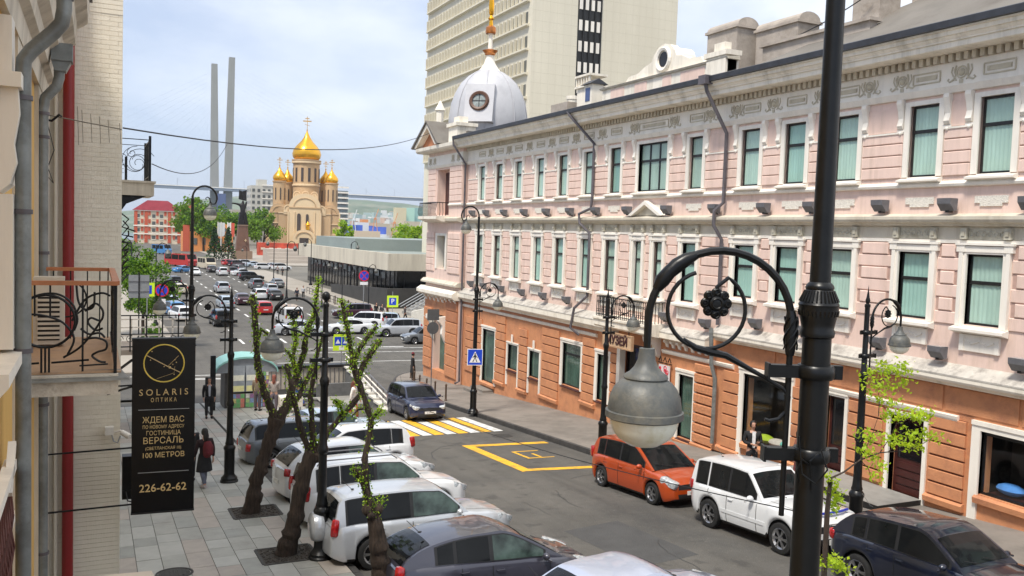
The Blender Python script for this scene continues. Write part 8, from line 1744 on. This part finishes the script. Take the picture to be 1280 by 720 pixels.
a, b = at(100, 228, 1, 1190), at(640, 255.5, 1, 1190)
mb = MB(); mb.bar(a, b, 20, 3.2); br(mb, 'deck', DK); mb = MB(); mb.bar(a+Vector((0,-10.5,2)), b+Vector((0,-10.5,2)), .6, 1.0); br(mb, 'parapet', TRIM)
c0 = at(269, 240, 1, 1190); mb = MB(); mb.box(c0.x+2, c0.x+12, 1180, 1186, c0.z-22, c0.z-2); br(mb, 'scaffold', pm('bluish_steel', (.08,.11,.22), .5))
mb = MB()
for k in range(14):
    p0 = at(290, 80+k*5, 1, 1195); t_ = .30+k*.0; p1 = a.lerp(b, .38+.60*(14-k)/14); mb.tube([p0, p1], .07, 3, cap=False)
    p0 = at(268, 88+k*5, 1, 1200); p1 = a.lerp(b, .28-.45*(14-k)/14); mb.tube([p0, p1], .05, 3, cap=False)
br(mb, 'stay_cable', DK)
for k in range(14): q = a.lerp(b, .05+k*.07); mb = MB(); mb.tube([q+Vector((0,-8,1)), q+Vector((0,-8,12))], .22, 4); br(mb, 'lamp_pole', DK)
# hills, port
HM = pm('hazy_hill', (.09,.13,.08), .9, var=.35, scale=.006, dirt=(.22,.22,.17), dscale=.01)
def hill(x0, x1, y, h, seed, depth=500, name='hills'):
    rnd = random.Random(seed); mb = MB(); n_ = 60; ph = [rnd.random()*6 for _ in range(6)]; rows = []
    for j in range(9):
        row = []
        for i in range(n_+1):
            t = i/n_; x = x0+(x1-x0)*t; prof = .62+.14*math.sin(t*5+ph[0])+.09*math.sin(t*13+ph[1])+.05*math.sin(t*31+ph[2])+.02*math.sin(t*70+ph[3]); e = min(1, t*5, (1-t)*5); up = math.sin(j/8*math.pi/2)
            row.append((x, y+depth*j/8, -32+h*prof*up*e**.6))
        rows.append(row)
    vs = [v for r_ in rows for v in r_]; mb.add(vs, [(j*(n_+1)+i, j*(n_+1)+i+1, (j+1)*(n_+1)+i+1, (j+1)*(n_+1)+i) for j in range(8) for i in range(n_)])
    o = mb.build(name, HM, smooth=True); o['kind'] = 'structure'; return rows
def hz(u, v, Y): return at(u, v, 1, Y)
p0, p1 = hz(60, 270, 3000), hz(1100, 270, 3000); hill(p0.x, p1.x, 3000, 230, 3, 900)
p0, p1 = hz(330, 280, 2000), hz(900, 280, 2000); hill(p0.x, p1.x, 2000, 90, 5, 500)
rr = random.Random(12); HB = [pm('far_block_a', (.55,.52,.45), .8, var=.1), pm('far_block_b', (.48,.33,.25), .8), pm('far_block_c', (.60,.60,.58), .8), pm('far_block_d', (.35,.45,.42), .8)]
tw = [MB() for _ in range(1)][0]
for k in range(170):
    u = rr.uniform(425, 575); v = rr.uniform(266, 284); Y_ = rr.uniform(1980, 2400)+k if v > 275 else rr.uniform(2900, 3400)+k; p = hz(u, v, Y_); w_ = rr.uniform(10, 38); a = rr.uniform(-.5, .5); h_ = rr.uniform(3, 14); i = rr.randrange(4)
    b = MB().box(-w_/2, w_/2, -7, 7, -40, h_, i).xf(Matrix.Translation(p) @ Matrix.Rotation(a, 4, 'Z')); i0 = len(tw.v); tw.v += b.v; tw.f += [tuple(q+i0 for q in f) for f in b.f]; tw.m += b.m
tw.build('hillside_town', HB, kind='stuff')
for (u, v, w_, h_, col, lab) in ((500,262,34,60,(.62,.52,.32),'tall pale yellow slab block on the skyline'),(510,262,36,58,(.40,.62,.50),'tall mint green slab block on the skyline'),(521,262,36,50,(.25,.42,.38),'darker green slab block on the skyline right of the mint one')):
    p = hz(u, v, 1900+(u-500)*2); o = MB().box(-w_*.35, w_*.35, -10, 10, -h_, 4).build('tower_block', pm('slab_%d' % u, col, .8), loc=p); tag(o, lab, 'building')
PB = [pm('port_blue', (.05,.12,.55), .6), pm('port_white', (.7,.7,.7), .6), pm('port_orange', (.65,.25,.08), .6), pm('port_sand', (.5,.42,.3), .8)]
for (u, v, w_, h_, i, lab) in ((443,285,22,11,0,'blue port shed left of the container stacks'),(460,286,26,12,0,'large blue container stack in the port'),(472,287,24,10,0,'blue container stack right of the large one'),(452,280,20,6,1,'white roofed port shed'),(484,282,40,7,3,'sand coloured quay building'),(430,283,12,6,1,'small white port hut'),(500,284,30,8,3,'long sand port shed below the mint block'),(515,280,34,10,3,'pale warehouse near the museum corner'),(488,292,40,5,1,'large white ship lying at the quay'),(470,294,30,4,1,'grey white ship hull left of the larger ship'),(455,276,10,5,2,'small orange house in the port')):
    Y_ = 1300+(u*7) % 190; p = hz(u, v, Y_); o = MB().box(-w_*.5, w_*.5, -8, 8, -min(h_, 30)*.7-12, h_*.45).build('port_building' if 'ship' not in lab else 'ship', PB[i], loc=p); tag(o, lab, 'port building' if 'ship' not in lab else 'ship')
for (u, v, lab, i) in ((493,282,'orange portal crane right of the centre of the port',2),(469,277,'orange crane standing behind the blue containers',2),(442,278,'slim white crane left of the blue shed',1),(524,288,'white crane near the museum corner',1)):
    p = hz(u, v, 1350); t = thing('port_crane', lab, 'crane', tuple(p)); mb = MB(); mb.bar((-4,0,-16),(-1,0,6),1.0); mb.bar((4,0,-16),(1,0,6),1.0); mb.build('leg', PB[i], t); mb = MB(); mb.bar((-2,0,4),(2,0,4),2.5); mb.bar((0,0,5),(5,0,20),.9); mb.build('jib', PB[i], t)
# ------------------------------------------------------------------ air
hm = bpy.data.materials.new('haze'); hm.use_nodes = True; t_ = hm.node_tree; t_.nodes.clear(); o_ = t_.nodes.new('ShaderNodeOutputMaterial'); v_ = t_.nodes.new('ShaderNodeVolumePrincipled')
v_.inputs['Color'].default_value = (.80,.88,1,1); v_.inputs['Density'].default_value = .00007; v_.inputs['Anisotropy'].default_value = .2; t_.links.new(v_.outputs[0], o_.inputs['Volume'])
hb_ = MB().box(-5200, 7200, -60, 9100, -36, 262).build('haze', hm); hb_['kind'] = 'stuff'
